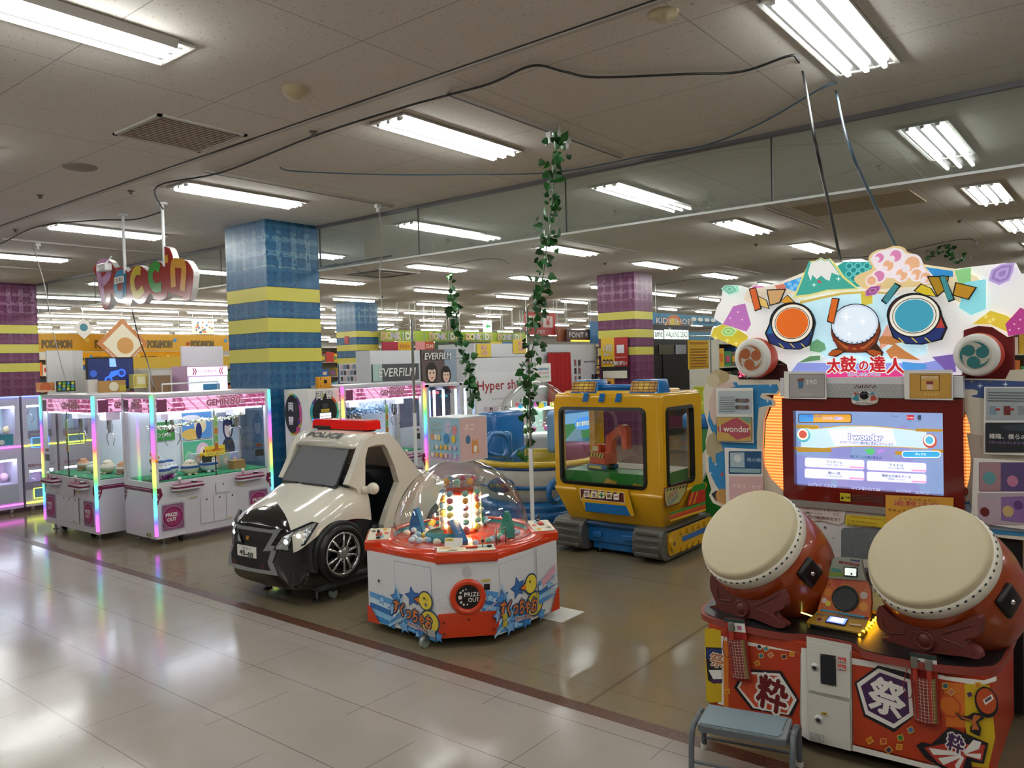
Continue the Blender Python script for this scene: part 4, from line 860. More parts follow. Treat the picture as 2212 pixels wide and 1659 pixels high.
def art(a):
    a.poly(rr(240, 602, 460, 755, 8), flat('#1f4f78')); a.poly(z6(250, 612, 345, 610, 348, 710, 252, 708), flat('#a9c0c8')); a.disc(*z6(300, 650)[0], 8, flat('#d6dede')); a.text('雨の精', *z6(410, 660)[0], 8, flat('#a8c8dc'), w=30); a.poly(z6(250, 715, 455, 720, 455, 748, 250, 742), flat('#8fb0b8'))
    a.poly(z6(244, 768, 470, 772, 474, 960, 248, 950), flat('#d8b0ae')); a.text('ケセラ・セラ', *z6(360, 838)[0], 9, flat('#efe2e0'), w=62)
poster('blue and pink song notice low on the left wing of the drum game', MW2, z6(212, 578, 462, 590, 478, 1010, 225, 1000), .02, art)
def art(a):
    a.poly(rr(1960, 180, 2300, 395, 8), flat('#a8b0b4')); 
    for k in range(3): a.poly(rr(1985 + 95 * k, 300, 2030 + 95 * k, 360, 4), flat(('#7d97a4', '#6f2f2c', '#8a949a')[k])); a.poly(rr(2025 + 95 * k, 315, 2055 + 95 * k, 330, 2), flat('#a83a3a'))
    for k in range(4): a.poly(z6(1975, 205 + 18 * k, 2250, 210 + 18 * k, 2250, 215 + 18 * k, 1975, 211 + 18 * k), flat('#6a6f74'))
    a.poly(rr(1958, 410, 2300, 608, 8), flat('#23282e')); a.poly(z6(2050, 430, 2250, 420, 2250, 470, 2100, 460), flat('#39444c')); a.text('雑踏、僕らの街', *z6(2130, 503)[0], 11, PAPER, w=98); a.text('「ガールズバンドクライ」', *z6(2120, 545)[0], 6, flat('#b08acc'), w=90)
poster('clear-sleeved song notice with black picture on the right wing', MW2, z6(1950, 172, 2300, 172, 2300, 632, 1945, 620), .02, art)
def art(a):
    a.poly(rr(1915, 675, 2300, 870, 8), flat('#7a5a78')); a.poly(rr(1918, 678, 2060, 865, 8), flat('#a8848a')); a.poly(rr(2065, 678, 2300, 868, 8), flat('#5a4a7a')); a.disc(*z6(1985, 780)[0], 14, flat('#5f9aa0')); a.disc(*z6(2140, 800)[0], 12, flat('#c07a9a'))
    a.poly(rr(1908, 880, 2300, 1090, 8), flat('#b9a8b4')); a.text('Got Boost?', *z6(1988, 900)[0], 7, flat('#8a8a94'), w=46, back=PAPER); a.disc(*z6(1955, 1005)[0], 10, flat('#6a2026')); a.poly(z6(2065, 905, 2250, 900, 2250, 1080, 2065, 1060), flat('#8a6aa0')); a.disc(*z6(2110, 1000)[0], 12, flat('#c8b078')); a.disc(*z6(2180, 960)[0], 10, flat('#5f3f7a'))
poster('large white-edged song notice low on the right wing', MW2, z6(1880, 645, 2300, 672, 2300, 1135, 1862, 1075), .024, art)
MP2 = frame((0, YM - .024, 0), '-y')
def art(a):
    a.text('バナパスポートカード', *z6(842, 998)[0], 6, flat('#7a3a34'), w=74); a.text('涼頭ターミナル', *z6(800, 1020)[0], 5, flat('#4a4a4a'), w=38); a.text('にて', *z6(955, 1028)[0], 5, flat('#7a3a34')); a.text('300円で販売中です！', *z6(850, 1050)[0], 7, flat('#6a2a28'), w=84)
poster('white lace-edged card notice under the monitor', MP2, z6(690, 960, 1020, 990, 1005, 1075, 970, 1100, 850, 1070, 760, 1075, 690, 1050), .004, art, flat('#d6cdc8'))
def art(a):
    a.text('おみせからのおねがい', *z6(1160, 1052)[0], 5, flat('#a8401c'), w=72); a.text('うしろにひとがならんでいたら', *z6(1130, 1078)[0], 5, flat('#8a2a1c'), w=66); a.text('1ゲームおわったらうしろのひと', *z6(1130, 1100)[0], 5, INK, w=66)
poster('small yellow notice beside the speaker cloth', MP2, z6(1018, 1030, 1300, 1045, 1300, 1118, 1015, 1100), .006, art, flat('#d6c235'))
def art(a):
    a.text('とうなんちゅうい', *z6(1505, 928)[0], 7, flat('#6a3a1c'), w=82); a.text('盗難注意', *z6(1500, 955)[0], 11, flat('#c0341c'), w=104, back=flat('#e8d8a0'), off=.02); a.text('きちょうひん', *z6(1400, 1000)[0], 6, flat('#6a3a1c'), w=60)
poster('orange theft warning notice behind the right drum', MP2, z6(1290, 895, 1745, 912, 1740, 1080, 1290, 1075), .02, art, flat('#dba33a'))
# red number display and sign glimpsed left of the topper belong to the crane beyond; see far machines

# ---- drumstick pockets hanging on the front, two sticks each
NETR = NT('mesh_pocket', .7); g = NETR.math('MAXIMUM', NETR.line(NETR.x, .0125, .0018), NETR.line(NETR.z, .0125, .0018)); NETR.base(NETR.mix(g, NETR.mix(NETR.band(NETR.x, -.035, .03), '#8d7d3c', '#6e2426'), '#c9a08a'))
def pocket(x, zt, lab, n, tilt):
    y = YF - .02; r = thing('drumstick_pocket', lab, 'pocket', (x, y, zt - .27), 0); r.rotation_euler = (0, R(tilt), 0)
    b = B(); b.bx(-.045, .045, 0, .006, .0, .27, flat('#a8281c', .6)); b.obj('backing', r)
    b = B(); b.pr([(-.04, -.004), (-.03, -.022), (0, -.03), (.03, -.022), (.04, -.004), (.03, -.012), (0, -.02), (-.03, -.012)], .02, .185, NETR.m, smooth=True); b.bx(-.04, .04, -.004, 0, .015, .03, NETR.m); b.obj('mesh_pouch', r)
    b = B(); b.bx(-.028, .045, -.004, 0, .215, .255, PAPER); b.bx(-.02, .0, -.0055, -.004, .222, .24, flat('#3f8a4a')); b.bx(.012, .03, -.0055, -.004, .225, .243, flat('#b06a8a')); b.bx(-.045, .045, -.006, .004, .255, .27, flat('#2a3a36')); b.obj('label_card', r)
    for k in range(n):
        sx = -.024 + .042 * k; s = thing('drumstick', 'red drumstick with taped grey grip, %s, in the %s pocket' % (('left one', 'right one')[k] if n > 1 else 'tilted', 'right' if x > -1 else 'left'), 'drumstick', (x + sx, y - .016, zt - .24), 0)
        b = B(); b.cy((0, 0, 0), (-.012 + .006 * k, 0, .2), .0095, flat('#a83020', .5), n=12); b.obj('shaft', s); b = B(); b.cy((-.0115 + .006 * k, 0, .19), (-.014 + .007 * k, 0, .225), .0125, mat('grip_tape', '#6f6a60', .8), n=12); b.obj('grip', s)
    b = B(); pts = spline([(x - .03, y - .02, zt - .02), (x - .06, y - .02, zt - .06), (x - .075, y - .02, zt - .14), (x - .05, y - .022, zt - .17), (x - .035, y - .03, zt - .1), (x - .03, y - .03, zt - .22)], 5)
    b.tb(pts, .0016, flat('#8a1c20', .6), 5); tag(b.obj('cord'), 'thin red cord looped beside the %s drumstick pocket' % ('right' if x > -1 else 'left'), 'cord')
q = hit(*za(430, 350)[0], Y=YF); pocket(q.x - .005, q.z + .0, 'red mesh drumstick pocket hanging on the left of the orange front', 1, -6)
q = hit(*zb(700, 650)[0], Y=YF); pocket(q.x, q.z + .0, 'red mesh drumstick pocket hanging on the right of the orange front', 2, -2)

# ---- grey step stool in front
SG = mat('stool_frame', '#5c6166', .45); SP_ = mat('stool_pad', '#74858d', .55)
r = thing('step_stool', 'small grey stool with blue-grey padded seat in front of the drum game', 'stool', (-1.22, 2.965, 0), 12)
b = B(); b.pr(rrect(-.17, .17, -.105, .105, .03), .172, .196, SG); b.obj('seat_frame', r)
b = B(); b.pr([(-.16, -.09), (.135, -.09), (.15, -.06), (.145, -.03), (.15, .09), (-.16, .09)], .196, .203, SP_); b.bx(-.165, .165, -.095, .095, .19, .198, mat('stool_edge', '#80858a', .5)); b.obj('seat_pad', r)
for sx in (-1, 1):
    for sy in (-1, 1):
        b = B(); b.tb(spline([(sx * .185, sy * .03, .185), (sx * .188, sy * .075, .178), (sx * .19, sy * .1, .13), (sx * .19, sy * .115, .012)], 5), .0115, SG, 10); leg = b.obj('leg', r)
        b = B(); b.cy((sx * .19, sy * .116, 0), (sx * .19, sy * .114, .022), .0145, mat('rubber_foot', '#d0cec4', .6), n=14); b.obj('rubber_foot', leg)
    b = B(); b.tb([(sx * .185, -.035, .186), (sx * .185, .035, .186)], .0115, SG, 10); b.cy((sx * .165, 0, .184), (sx * .188, 0, .186), .009, SG); b.obj('side_rail', r)
b = B(); b.cy((-.19, .108, .05), (.19, .108, .05), .006, SG, n=10); b.obj('cross_bar', r)
b = B(); b.cy((-.19, -.108, .05), (.19, -.108, .05), .006, SG, n=10); b.obj('cross_bar', r)
# ================================================================ claw machines
PLUM = flat('#6d1440', .4); PLUMD = flat('#4a0f2e', .4); PINK = flat('#d89ac0', .4); CAB = mat('machine_white', '#cfcbd2', .35)
MESHP = [flat(c) for c in ('#c8a0b8', '#9a4a70', '#b06890', '#e0c0d4')]
MARQ = NT('marquee_backlit', .4)
mq = MARQ.mix(MARQ.step(MARQ.noise(5, 2, sc=(1, 1, .4)), .52), '#d9a0c8', '#8c3c62'); mq = MARQ.mix(MARQ.line(MARQ.z, .05, .012), mq, '#e8bcd8'); mq = MARQ.mix(MARQ.line(MARQ.math('ADD', MARQ.x, MARQ.z), .11, .02), mq, '#b56a8e')
MARQ.base(mq); MARQ.l(mq, MARQ.p.inputs['Emission Color']); MARQ.p.inputs['Emission Strength'].default_value = .5
CARPET = mat('green_turf', '#2c8a5a', .9, noise=.15, scale=40); INNER = mat('cabinet_inside', '#dfe8ee', .5)
LAMPW = mat('cabinet_lamp', '#ffffff', .4, emit=11, ecol='#e6f4ff')
def rainbow(name, ph, per=1.0, e=1.7):
    m = NT(name, .3); n = m.t.nodes.new('ShaderNodeCombineColor'); n.mode = 'HSV'
    m.l(m.math('FRACT', m.math('ADD', m.math('MULTIPLY', m.z, -1.11 * per), ph + 4)), n.inputs[0]); n.inputs[1].default_value = .88; n.inputs[2].default_value = 1
    dots = m.math('ADD', m.math('MULTIPLY', m.line(m.z, .0115, .006), .5), .5)
    m.base('#101010'); m.l(n.outputs[0], m.p.inputs['Emission Color']); m.l(m.math('MULTIPLY', dots, e), m.p.inputs['Emission Strength']); return m.m
def ring(a, x, y, r, m1, m2): a.disc(x, y, r, m1, local=True, n=16); a.disc(x, y, r * .6, m2, local=True, n=16)
def claw(b, x, y, z, s=1):
    b.cy((x, y, z), (x, y, z - .05 * s), .02 * s, CHROME); b.cy((x, y, z - .05 * s), (x, y, z - .13 * s), .03 * s, CHROME, r1=.022 * s)
    for k in (-1, 1): b.tb([(x + k * .02 * s, y, z - .12 * s), (x + k * .07 * s, y, z - .15 * s), (x + k * .085 * s, y, z - .2 * s), (x + k * .05 * s, y, z - .26 * s)], .005 * s, CHROME, 6)
def gemini(lab, loc, rz, w=1.26, h=1.445, d=.6, ph=0.0, cover=False):
    r = thing('claw_machine', lab, 'claw machine', loc, rz, 'pink-topped twin claw machines'); hw = w / 2
    zb, zd, zm = .07, .60, 1.27          # cabinet foot, deck, underside of the marquee
    b = B(); b.bx(-hw, hw, 0, d, zb, zd - .03, CAB); b.bx(-hw, hw, 0, d, zd - .03, zd, CAB); b.obj('lower_cabinet', r)
    for x, y in ((-hw + .1, .06), (hw - .1, .06), (-hw + .1, d - .06), (hw - .1, d - .06)):
        b = B(); b.cy((x, y, 0), (x, y, .008), .028, STEEL); b.cy((x, y, .008), (x, y, zb), .009, STEEL, n=8); b.obj('leveller', r)
    for x in (-hw + .28, hw - .28):
        b = B(); b.cy((x - .012, .08, .028), (x + .012, .08, .028), .028, BLACK); b.bx(x - .02, x + .02, .05, .11, .05, zb, DARK); b.obj('caster', r)
    b = B(); b.bx(-hw, hw, 0, d, h - .03, h, CAB); b.bx(-hw + .02, hw - .02, .02, d - .02, h - .045, h - .03, flat('#b9b6bc')); b.obj('roof', r)
    for x, y in ((-hw, 0), (hw - .045, 0), (-hw, d - .045), (hw - .045, d - .045)):
        b = B(); b.bx(x, x + .045, y, y + .045, zd, h - .03, CAB); b.obj('post', r)
    b = B(); b.bx(-hw + .045, hw - .045, d - .02, d, zd, h - .03, INNER); b.obj('back_wall', r)
    b = B(); b.bx(-hw + .045, hw - .045, .02, d - .02, zd, zd + .012, CARPET); b.obj('deck', r)
    # marquee band on the front and both sides
    for M, ww in ((frame((0, .004, 0), '-y'), hw - .05), (frame((hw - .004, d / 2, 0), '+x'), d / 2 - .05), (frame((-hw + .004, d / 2, 0), '-x'), d / 2 - .05)):
        b = B(); b.pr([(-ww, zm), (ww, zm), (ww, h - .045), (-ww, h - .045)], -.012, 0, MARQ.m, M=M); a = Art(b, M, .001, .0004)
        big = ww > .4; xo = .12 if big else 0; k = 1 if big else .45
        for x, z_ in ((-ww + .05, zm + .11), (-ww + .12, zm + .03), (ww - .05, zm + .1), (ww - .09, zm + .03)): ring(a, x, z_, .011, PAPER, PLUMD)
        a.poly([(-ww, zm), (-ww + .1, zm), (-ww + .1, zm + .12), (-ww, zm + .12)], flat('#7a3a5c'), local=True); a.z += .001
        for z_ in (zm + .105, zm + .028): a.poly([(-ww + .12, z_), (ww - .14, z_), (ww - .14, z_ + .004), (-ww + .12, z_ + .004)], flat('#ecc6dc'), local=True)
        a.text('ジェミニハチマル', xo * 1.1, zm + .118, .02, PAPER, w=.22 * k, local=True, back=PLUM, boff=.05); a.text('GEMINI', xo - .07 * k, zm + .064, .06, flat('#b04a78'), w=.26 * k, local=True, back=flat('#f0dce8'), off=.03, boff=.05); a.text('80', xo + .115 * k, zm + .072, .078, flat('#c25a82'), w=.12 * k, local=True, back=flat('#f0dce8'), off=.03, boff=.05, shear=.2); a.text('α', xo + .205 * k, zm + .055, .03, flat('#b04a78'), w=.045 * k, local=True, back=flat('#f0dce8'), off=.03, boff=.05)
        b.obj('marquee', r)
    b = B(); b.bx(-hw + .06, hw - .06, .05, .08, zm - .02, zm - .005, LAMPW); b.bx(-hw + .06, hw - .06, d - .1, d - .07, h - .08, h - .06, LAMPW); b.obj('cabinet_lamp', r)
    # panes
    b = B(); b.bx(-hw + .045, -.004, .004, .009, zd, zm, GLASS); b.obj('front_pane', r); b = B(); b.bx(.004, hw - .045, .004, .009, zd, zm, GLASS); b.obj('front_pane', r)
    for s in (-1, 1): b = B(); b.bx(s * (hw - .006) - .002, s * (hw - .006) + .002, .045, d - .045, zd, zm, GLASS); b.obj('side_pane', r)
    b = B(); b.bx(-.004, .004, .002, .012, zd, zm, DARK); b.obj('pane_joint', r)
    # LED posts at both front corners
    for i, s in enumerate((-1, 1)):
        b = B(); b.bx(s * hw - .012, s * hw + .012, -.012, .012, .1, h - .012, rainbow('rainbow_led_%d_%d' % (int(ph * 100), i), ph + .06 * i)); b.obj('led_post', r)
    # crane rail and two claws
    b = B(); b.bx(-hw + .05, hw - .05, d * .45, d * .45 + .03, zm - .01, zm + .02, STEEL); b.obj('crane_rail', r)
    for x, y in ((-.3, .28), (.4, .26)):
        b = B(); b.bx(x - .07, x + .07, y - .07, y + .07, zm - .09, zm, mat('crane_head', '#e8e8ea', .35)); b.obj('crane_head', r)
        b = B(); claw(b, x, y, zm - .09); b.tb([(x - .05, y, zm - .05), (x - .06, y, zm - .18), (x - .035, y, zm - .22), (x - .01, y, zm - .17)], .009, BLACK, 8); b.obj('claw', r)
    # control shelves
    for x in (-hw * .52, hw * .55):
        b = B(); b.pr(rrect(x - .155, x + .155, -.095, .01, .04), zd - .085, zd - .035, CAB); b.pr(rrect(x - .158, x + .158, -.098, .01, .04), zd - .068, zd - .05, PLUM); b.pr(rrect(x - .15, x + .15, -.09, .008, .038), zd - .035, zd - .03, flat('#8a2a50')); sh = b.obj('control_shelf', r)
        b = B(); b.cy((x - .08, -.04, zd - .03), (x - .08, -.04, zd + .01), .005, GOLDM, n=8); b.sp((x - .08, -.04, zd + .022), (.018,) * 3, mat('joystick_ball', '#f0ece6', .2), 12, 8); b.obj('joystick', sh)
        b = B(); b.cy((x + .07, -.04, zd - .03), (x + .07, -.04, zd - .018), .027, BLACK); b.cy((x + .07, -.04, zd - .018), (x + .07, -.04, zd - .01), .02, PAPER); b.obj('button', sh)
    # coin doors, prize doors, printed corners
    MFt = frame((0, 0, 0), '-y'); b = B(); a = Art(b, MFt, .001, .0005)
    for s in (-1, 1):
        q = [(s * hw, zd - .05), (s * (hw - .06), zd - .05), (s * (hw - .075), zd - .12), (s * (hw - .035), zd - .17), (s * (hw - .03), zd - .2), (s * hw, zd - .21)]
        a.poly(q, PLUM, local=True); ring(a, s * (hw - .025), zd - .11, .012, PAPER, PLUM); ring(a, s * (hw - .018), zd - .15, .012, PAPER, PLUM)
    for x in (-.05, .05): a.poly(rrect(x - .085, x - .09 + .005 + .08, .12, .37, .004), flat('#c0bcc2'), local=True) if 0 else None
    for x in (-.12, .02, .16): a.poly([(x - .069, .14), (x + .069, .14), (x + .069, .40), (x - .069, .40)], flat('#8f8b92'), local=True); a.poly([(x - .0675, .1415), (x + .0675, .1415), (x + .0675, .3985), (x - .0675, .3985)], CAB, local=True); a.disc(x, .375, .009, DARK, local=True, n=12)
    a.poly([(-.02, .42), (.14, .42), (.14, .525), (-.02, .525)], flat('#a9a5ac'), local=True); a.poly([(-.017, .423), (.137, .423), (.137, .522), (-.017, .522)], CAB, local=True); a.disc(.06, .505, .008, DARK, local=True, n=12)
    a.poly([(hw - .42, .46), (hw - .35, .46), (hw - .35, .475), (hw - .42, .475)], flat('#c9b46a'), local=True); a.poly([(-.3, .41), (-.22, .41), (-.22, .425), (-.3, .425)], flat('#b5ad90'), local=True); a.poly([(-hw + .2, zb + .015), (-hw + .28, zb + .015), (-hw + .28, zb + .03), (-hw + .2, zb + .03)], PAPER, local=True); a.poly([(.1, .15), (.14, .15), (.14, .16), (.1, .16)], flat('#c9a02a'), local=True)
    b.obj('front_print', r)
    for x in (.02, .1):
        b = B(); b.bx(x - .025, x + .025, -.008, 0, .425, .51, flat('#a82018')); b.bx(x - .012, x + .01, -.011, -.008, .48, .495, GOLDM); b.bx(x - .014, x + .014, -.011, -.008, .43, .455, flat('#4a0c0a')); b.obj('coin_slot', r)
    for x in (-hw + .17, hw - .17):
        pd = B(); pd.pr(rrect(x - .12, x + .12, .13, .40, .02), .0005, .004, flat('#b4b6bf'), M=MFt); pd.pr(rrect(x - .11, x + .105, .14, .385, .02), .004, .007, flat('#8c5a7a'), M=MFt); a = Art(pd, MFt, .0072, .0004)
        a.disc(x - .005, .262, .105, flat('#c07aa8'), local=True); a.disc(x - .005, .262, .098, PLUM, local=True); a.disc(x - .005, .262, .085, flat('#9a3068'), local=True); a.text('PRIZE', x - .02, .285, .032, PAPER, w=.115, local=True, off=.03); a.text('OUT', x - .02, .24, .032, PAPER, w=.09, local=True, off=.03); a.disc(x - .105, .19, .008, DARK, local=True, n=10)
        pd.obj('prize_door', r)
    for s in (1, -1):
        MS_ = frame((s * hw, d / 2, 0), '+x' if s > 0 else '-x'); b = B(); a = Art(b, MS_, .001, .0005); ww = d / 2
        a.poly([(-ww, zd - .05), (ww, zd - .05), (ww, zd - .22), (ww - .045, zd - .15), (ww - .06, zd - .09), (-ww + .06, zd - .09), (-ww + .045, zd - .15), (-ww, zd - .22)], PLUM, local=True)
        for k in (-1, 1): ring(a, k * (ww - .03), zd - .1, .011, PAPER, PLUM); ring(a, k * (ww - .025), zd - .14, .011, PAPER, PLUM)
        a.poly([(-ww + .06, zd - .065), (ww - .06, zd - .065), (ww - .06, zd - .06), (-ww + .06, zd - .06)], PINK, local=True)
        a.poly([(.12, .085), (.2, .085), (.2, .12), (.12, .12)], flat('#b5a05a'), local=True); a.disc(.14, .1, .012, flat('#2a5aa0'), local=True, n=12)
        b.obj('side_print', r)
    return r
GOLDM = mat('brass', '#b58a3a', .3, 1)
gA = gemini('front-left pink-topped claw machine turned towards the aisle, beside the station machines', (-8.60, 3.45, 0), 0, w=1.24, ph=.94)
gB = gemini('large pink-topped claw machine showing its side and long front, left of the police car', (-7.24, 4.30, 0), 90, w=1.28, ph=.93)
gC = gemini('pink-topped claw machine behind the police car, right of the change machine', (-6.92, 6.31, 0), 90, w=1.28, d=.56, ph=.46)
# ---------------------------------------------------------------- prizes
def rel(g, x, y, z): return Matrix.Translation(g.location) @ g.rotation_euler.to_matrix().to_4x4() @ Vector((x, y, z))
PLW = mat('plush_white', '#dfe6ea', .95); PLB = mat('plush_blue', '#2f5a9a', .95); PLC = mat('plush_cream', '#e4dcc4', .95); EYE_ = mat('plush_eye', '#141414', .3)
def plush(g, x, y, z, s, lab, body=PLW, band=PLB, rz=0, hat=True, grp='plush toys in the claw machine'):
    p = rel(g, x, y, z); r = thing('plush_toy', lab, 'plush toy', p, rz + math.degrees(g.rotation_euler.z), grp)
    b = B(); b.sp((0, 0, s * .48), (s * .62, s * .55, s * .48), body, 20, 12); b.sp((0, 0, s * .8), (s * .42, s * .38, s * .3), body, 18, 10); b.obj('body', r)
    b = B(); b.lt([(s * .625, s * .5), (s * .635, s * .56), (s * .57, s * .66)], band, 24, Matrix.Diagonal((1, .9, 1, 1))); b.obj('scarf', r)
    b = B(); b.sp((-s * .15, -s * .36, s * .84), (s * .035,) * 3, EYE_, 8, 6); b.sp((s * .15, -s * .36, s * .84), (s * .035,) * 3, EYE_, 8, 6); b.obj('eyes', r)
    for k in (-1, 1): b = B(); b.sp((k * s * .25, -s * .38, s * .06), (s * .13, s * .15, s * .09), body, 10, 6); b.obj('foot', r)
    if hat: b = B(); b.lt([(s * .3, s * 1.02), (s * .32, s * 1.08), (s * .2, s * 1.14), (.001, s * 1.15)][::-1], band, 18); b.obj('cap', r)
    return r
zd = .612
plush(gB, -.47, .2, zd, .155, 'white plush toy with blue scarf at the near corner of the large claw machine')
plush(gB, -.3, .36, zd, .14, 'white plush toy behind the one at the near corner')
plush(gB, -.16, .22, zd, .14, 'cream plush toy behind the rainbow corner post', body=PLC, hat=False)
plush(gB, .06, .24, zd, .15, 'blue-white plush toy wearing a sunflower crown', hat=False)
b = B(); p = rel(gB, .06, .24, zd + .155)
for k in range(9): b.sp((.07 * math.cos(k * .7), .07 * math.sin(k * .7), .02), (.03, .012, .028), mat('sunflower', '#e8c020', .7), 8, 5, Matrix.Rotation(0, 4, 'Z'))
o = b.obj('flower_crown'); o.location = p; tag(o, 'yellow sunflower crown on the blue-white plush toy', 'crown')
for i, (x, y, s, c, l) in enumerate(((-.35, .3, .12, '#c9956a', 'tan plush toy on the green turf of the front-left machine'), (-.02, .25, .11, '#d8e0d0', 'pale green plush drum-shaped toy in the front-left machine'), (.22, .3, .13, '#dcd2b4', 'cream plush toy near the right of the front-left machine'), (.42, .36, .12, '#c98e62', 'orange-tan plush toy in the right end of the front-left machine'))):
    plush(gA, x, y, zd, s, l, body=mat('plush_%d' % i, c, .95), band=mat('plush_band_%d' % i, '#e8e4da', .9), hat=False)
for i, (x, y, s, c, l) in enumerate(((-.3, .2, .1, '#bfe0c8', 'mint plush toy in the far claw machine'), (.0, .25, .11, '#e8d890', 'pale yellow plush toy in the far claw machine'), (.3, .25, .1, '#d8d8e8', 'white plush toy in the far claw machine'))):
    plush(gC, x, y, zd, s, l, body=mat('plush_c%d' % i, c, .95), band=mat('plush_cb%d' % i, '#c8d8e0', .9), hat=False)
def boxg(g, x0, x1, y0, y1, z0, z1, m, name, lab, cat, art=None, grp=None, face='-y'):
    w_, d_, h_ = x1 - x0, y1 - y0, z1 - z0; p = rel(g, (x0 + x1) / 2, (y0 + y1) / 2, z0)
    b = B(); b.bx(-w_ / 2, w_ / 2, -d_ / 2, d_ / 2, 0, h_, m)
    if art: a = Art(b, frame((0, -d_ / 2 - .0005, 0), '-y'), .0005, .0004); art(a, w_, h_)
    o = b.obj(name); o.location = p; o.rotation_euler = g.rotation_euler; tag(o, lab, cat, grp); return o
def pic(bg, blobs, edge=None):
    def f(a, w, h):
        if edge: a.poly([(-w / 2, 0), (w / 2, 0), (w / 2, h), (-w / 2, h)], flat(edge), local=True)
        k = .96; a.poly([(-w / 2 * k, h * .02), (w / 2 * k, h * .02), (w / 2 * k, h * .98), (-w / 2 * k, h * .98)], flat(bg), local=True)
        for c, x, y, r_, ry in blobs: a.disc(x * w, y * h, r_ * w, flat(c), ry=ry * h, local=True, n=16)
    return f
FIG = lambda hair, skin, cloth: [(cloth, 0, .1, .3, .3), (hair, 0, .62, .24, .3), (skin, 0, .58, .16, .2), (hair, 0, .78, .2, .12)]
boxg(gB, -.05, .3, .555, .565, .93, 1.22, PAPER, 'poster', 'blue and gold picture poster on the back of the large claw machine', 'poster', pic('#5a9ad8', [('#e8c060', -.2, .2, .3, .2), ('#f0e0b0', .1, .5, .2, .3), ('#20306a', .05, .3, .1, .3), ('#ffffff', -.2, .8, .3, .1)]))
boxg(gB, -.05, .3, .55, .56, .66, .92, PAPER, 'poster', 'green poster with a pink-haired figure in the large claw machine', 'poster', pic('#58b890', [('#e8c8d8', .15, .5, .22, .4), ('#f4e0d4', .17, .5, .13, .24), ('#8fd8a8', -.3, .3, .15, .3)]))
boxg(gB, .32, .58, .5, .56, .75, 1.2, PAPER, 'poster', 'tall pale poster with a dark-haired figure at the right end of the large claw machine', 'poster', pic('#b8c8dc', FIG('#2a2f5a', '#e8dcd8', '#30384c')))
for i, (x, c, hair) in enumerate(((.14, '#8a9ac8', '#3a3a6a'), (.25, '#d8c8a0', '#d8a0a8'), (.36, '#a8d0c0', '#e0b890'), (.47, '#9ab4e0', '#c8a8d0'))):
    boxg(gB, x - .05, x + .05, .42, .49, zd, zd + .15, PAPER, 'figure_box', ('violet-blue', 'sand', 'mint', 'light blue')[i] + ' boxed figure standing in a row in the large claw machine', 'box', pic(c, [(hair, 0, .5, .3, .35), ('#f0dcd0', 0, .48, .2, .22)]), 'boxed figures in the large claw machine')
for i, (x, z0) in enumerate(((-.02, zd), (.09, zd))):
    boxg(gB, x - .05, x + .05, .3, .4, z0, z0 + .19, flat('#a9c4c0'), 'figure_box', ('left', 'right')[i] + ' tall boxed figure behind clear film in the large claw machine', 'box', pic('#b9cfc8', [('#e0b8b8', 0, .7, .3, .2), ('#f0dcd0', 0, .65, .2, .12), ('#88b8b0', 0, .25, .4, .15)]), 'tall boxed figures')
boxg(gB, .28, .42, .14, .26, zd, zd + .09, mat('cardboard', '#a9824e', .8), 'cardboard_box', 'open brown cardboard box on the turf of the large claw machine', 'box')
boxg(gB, .2, .21, .1, .3, zd, zd + .22, ACRYL, 'acrylic_shield', 'clear acrylic shield standing on the turf of the large claw machine', 'shield')
boxg(gB, -.36, -.12, .56, .567, .95, 1.14, flat('#3f9a48'), 'sign_card', 'green hand-lettered card on the back wall of the large claw machine', 'sign', lambda a, w, h: (a.text('すみっこ', 0, h * .7, .05, PAPER, w=.2, local=True), a.text('つかみ', 0, h * .3, .05, PAPER, w=.16, local=True)))
boxg(gB, -.12, .1, -.004, .0, .8, .9, flat('#e8cf3c'), 'notice_card', 'yellow one-per-person notice taped inside the large claw machine pane', 'notice', lambda a, w, h: (a.text('お1人様1回まで', 0, h * .55, .03, flat('#c03020'), w=.19, local=True, off=.02), a.text('ご協力よろしくお願いします', 0, h * .2, .014, flat('#3a4a9a'), w=.18, local=True)))
for g, nm in ((gA, 'front-left'), (gB, 'large'), (gC, 'far')):
    for k, x in enumerate((-.1, .5) if g is not gA else (-.5,)):
        boxg(g, x - .035, x + .035, -.003, .001, .84, .87, flat('#6a3a24'), 'price_card', 'small brown price card, %s, on the %s claw machine pane' % (('left one', 'right one')[k], nm), 'card')
        boxg(g, x - .05, x + .05, -.003, .001, .74, .81, flat('#2c2c26'), 'price_card', 'small dark photo card, %s, on the %s claw machine pane' % (('left one', 'right one')[k], nm), 'card')
    boxg(g, -.012, .03, -.004, .0, .86, 1.2, flat('#a8c890'), 'price_strip', 'vertical strip of coloured price tabs on the %s claw machine' % nm, 'card', lambda a, w, h: [a.poly([(-.017, h * y), (.017, h * y), (.017, h * (y + .18)), (-.017, h * (y + .18))], flat(c), local=True) for y, c in ((.02, '#b86a2c'), (.24, '#7aa860'), (.46, '#c9782c'), (.68, '#8ab86a'))])
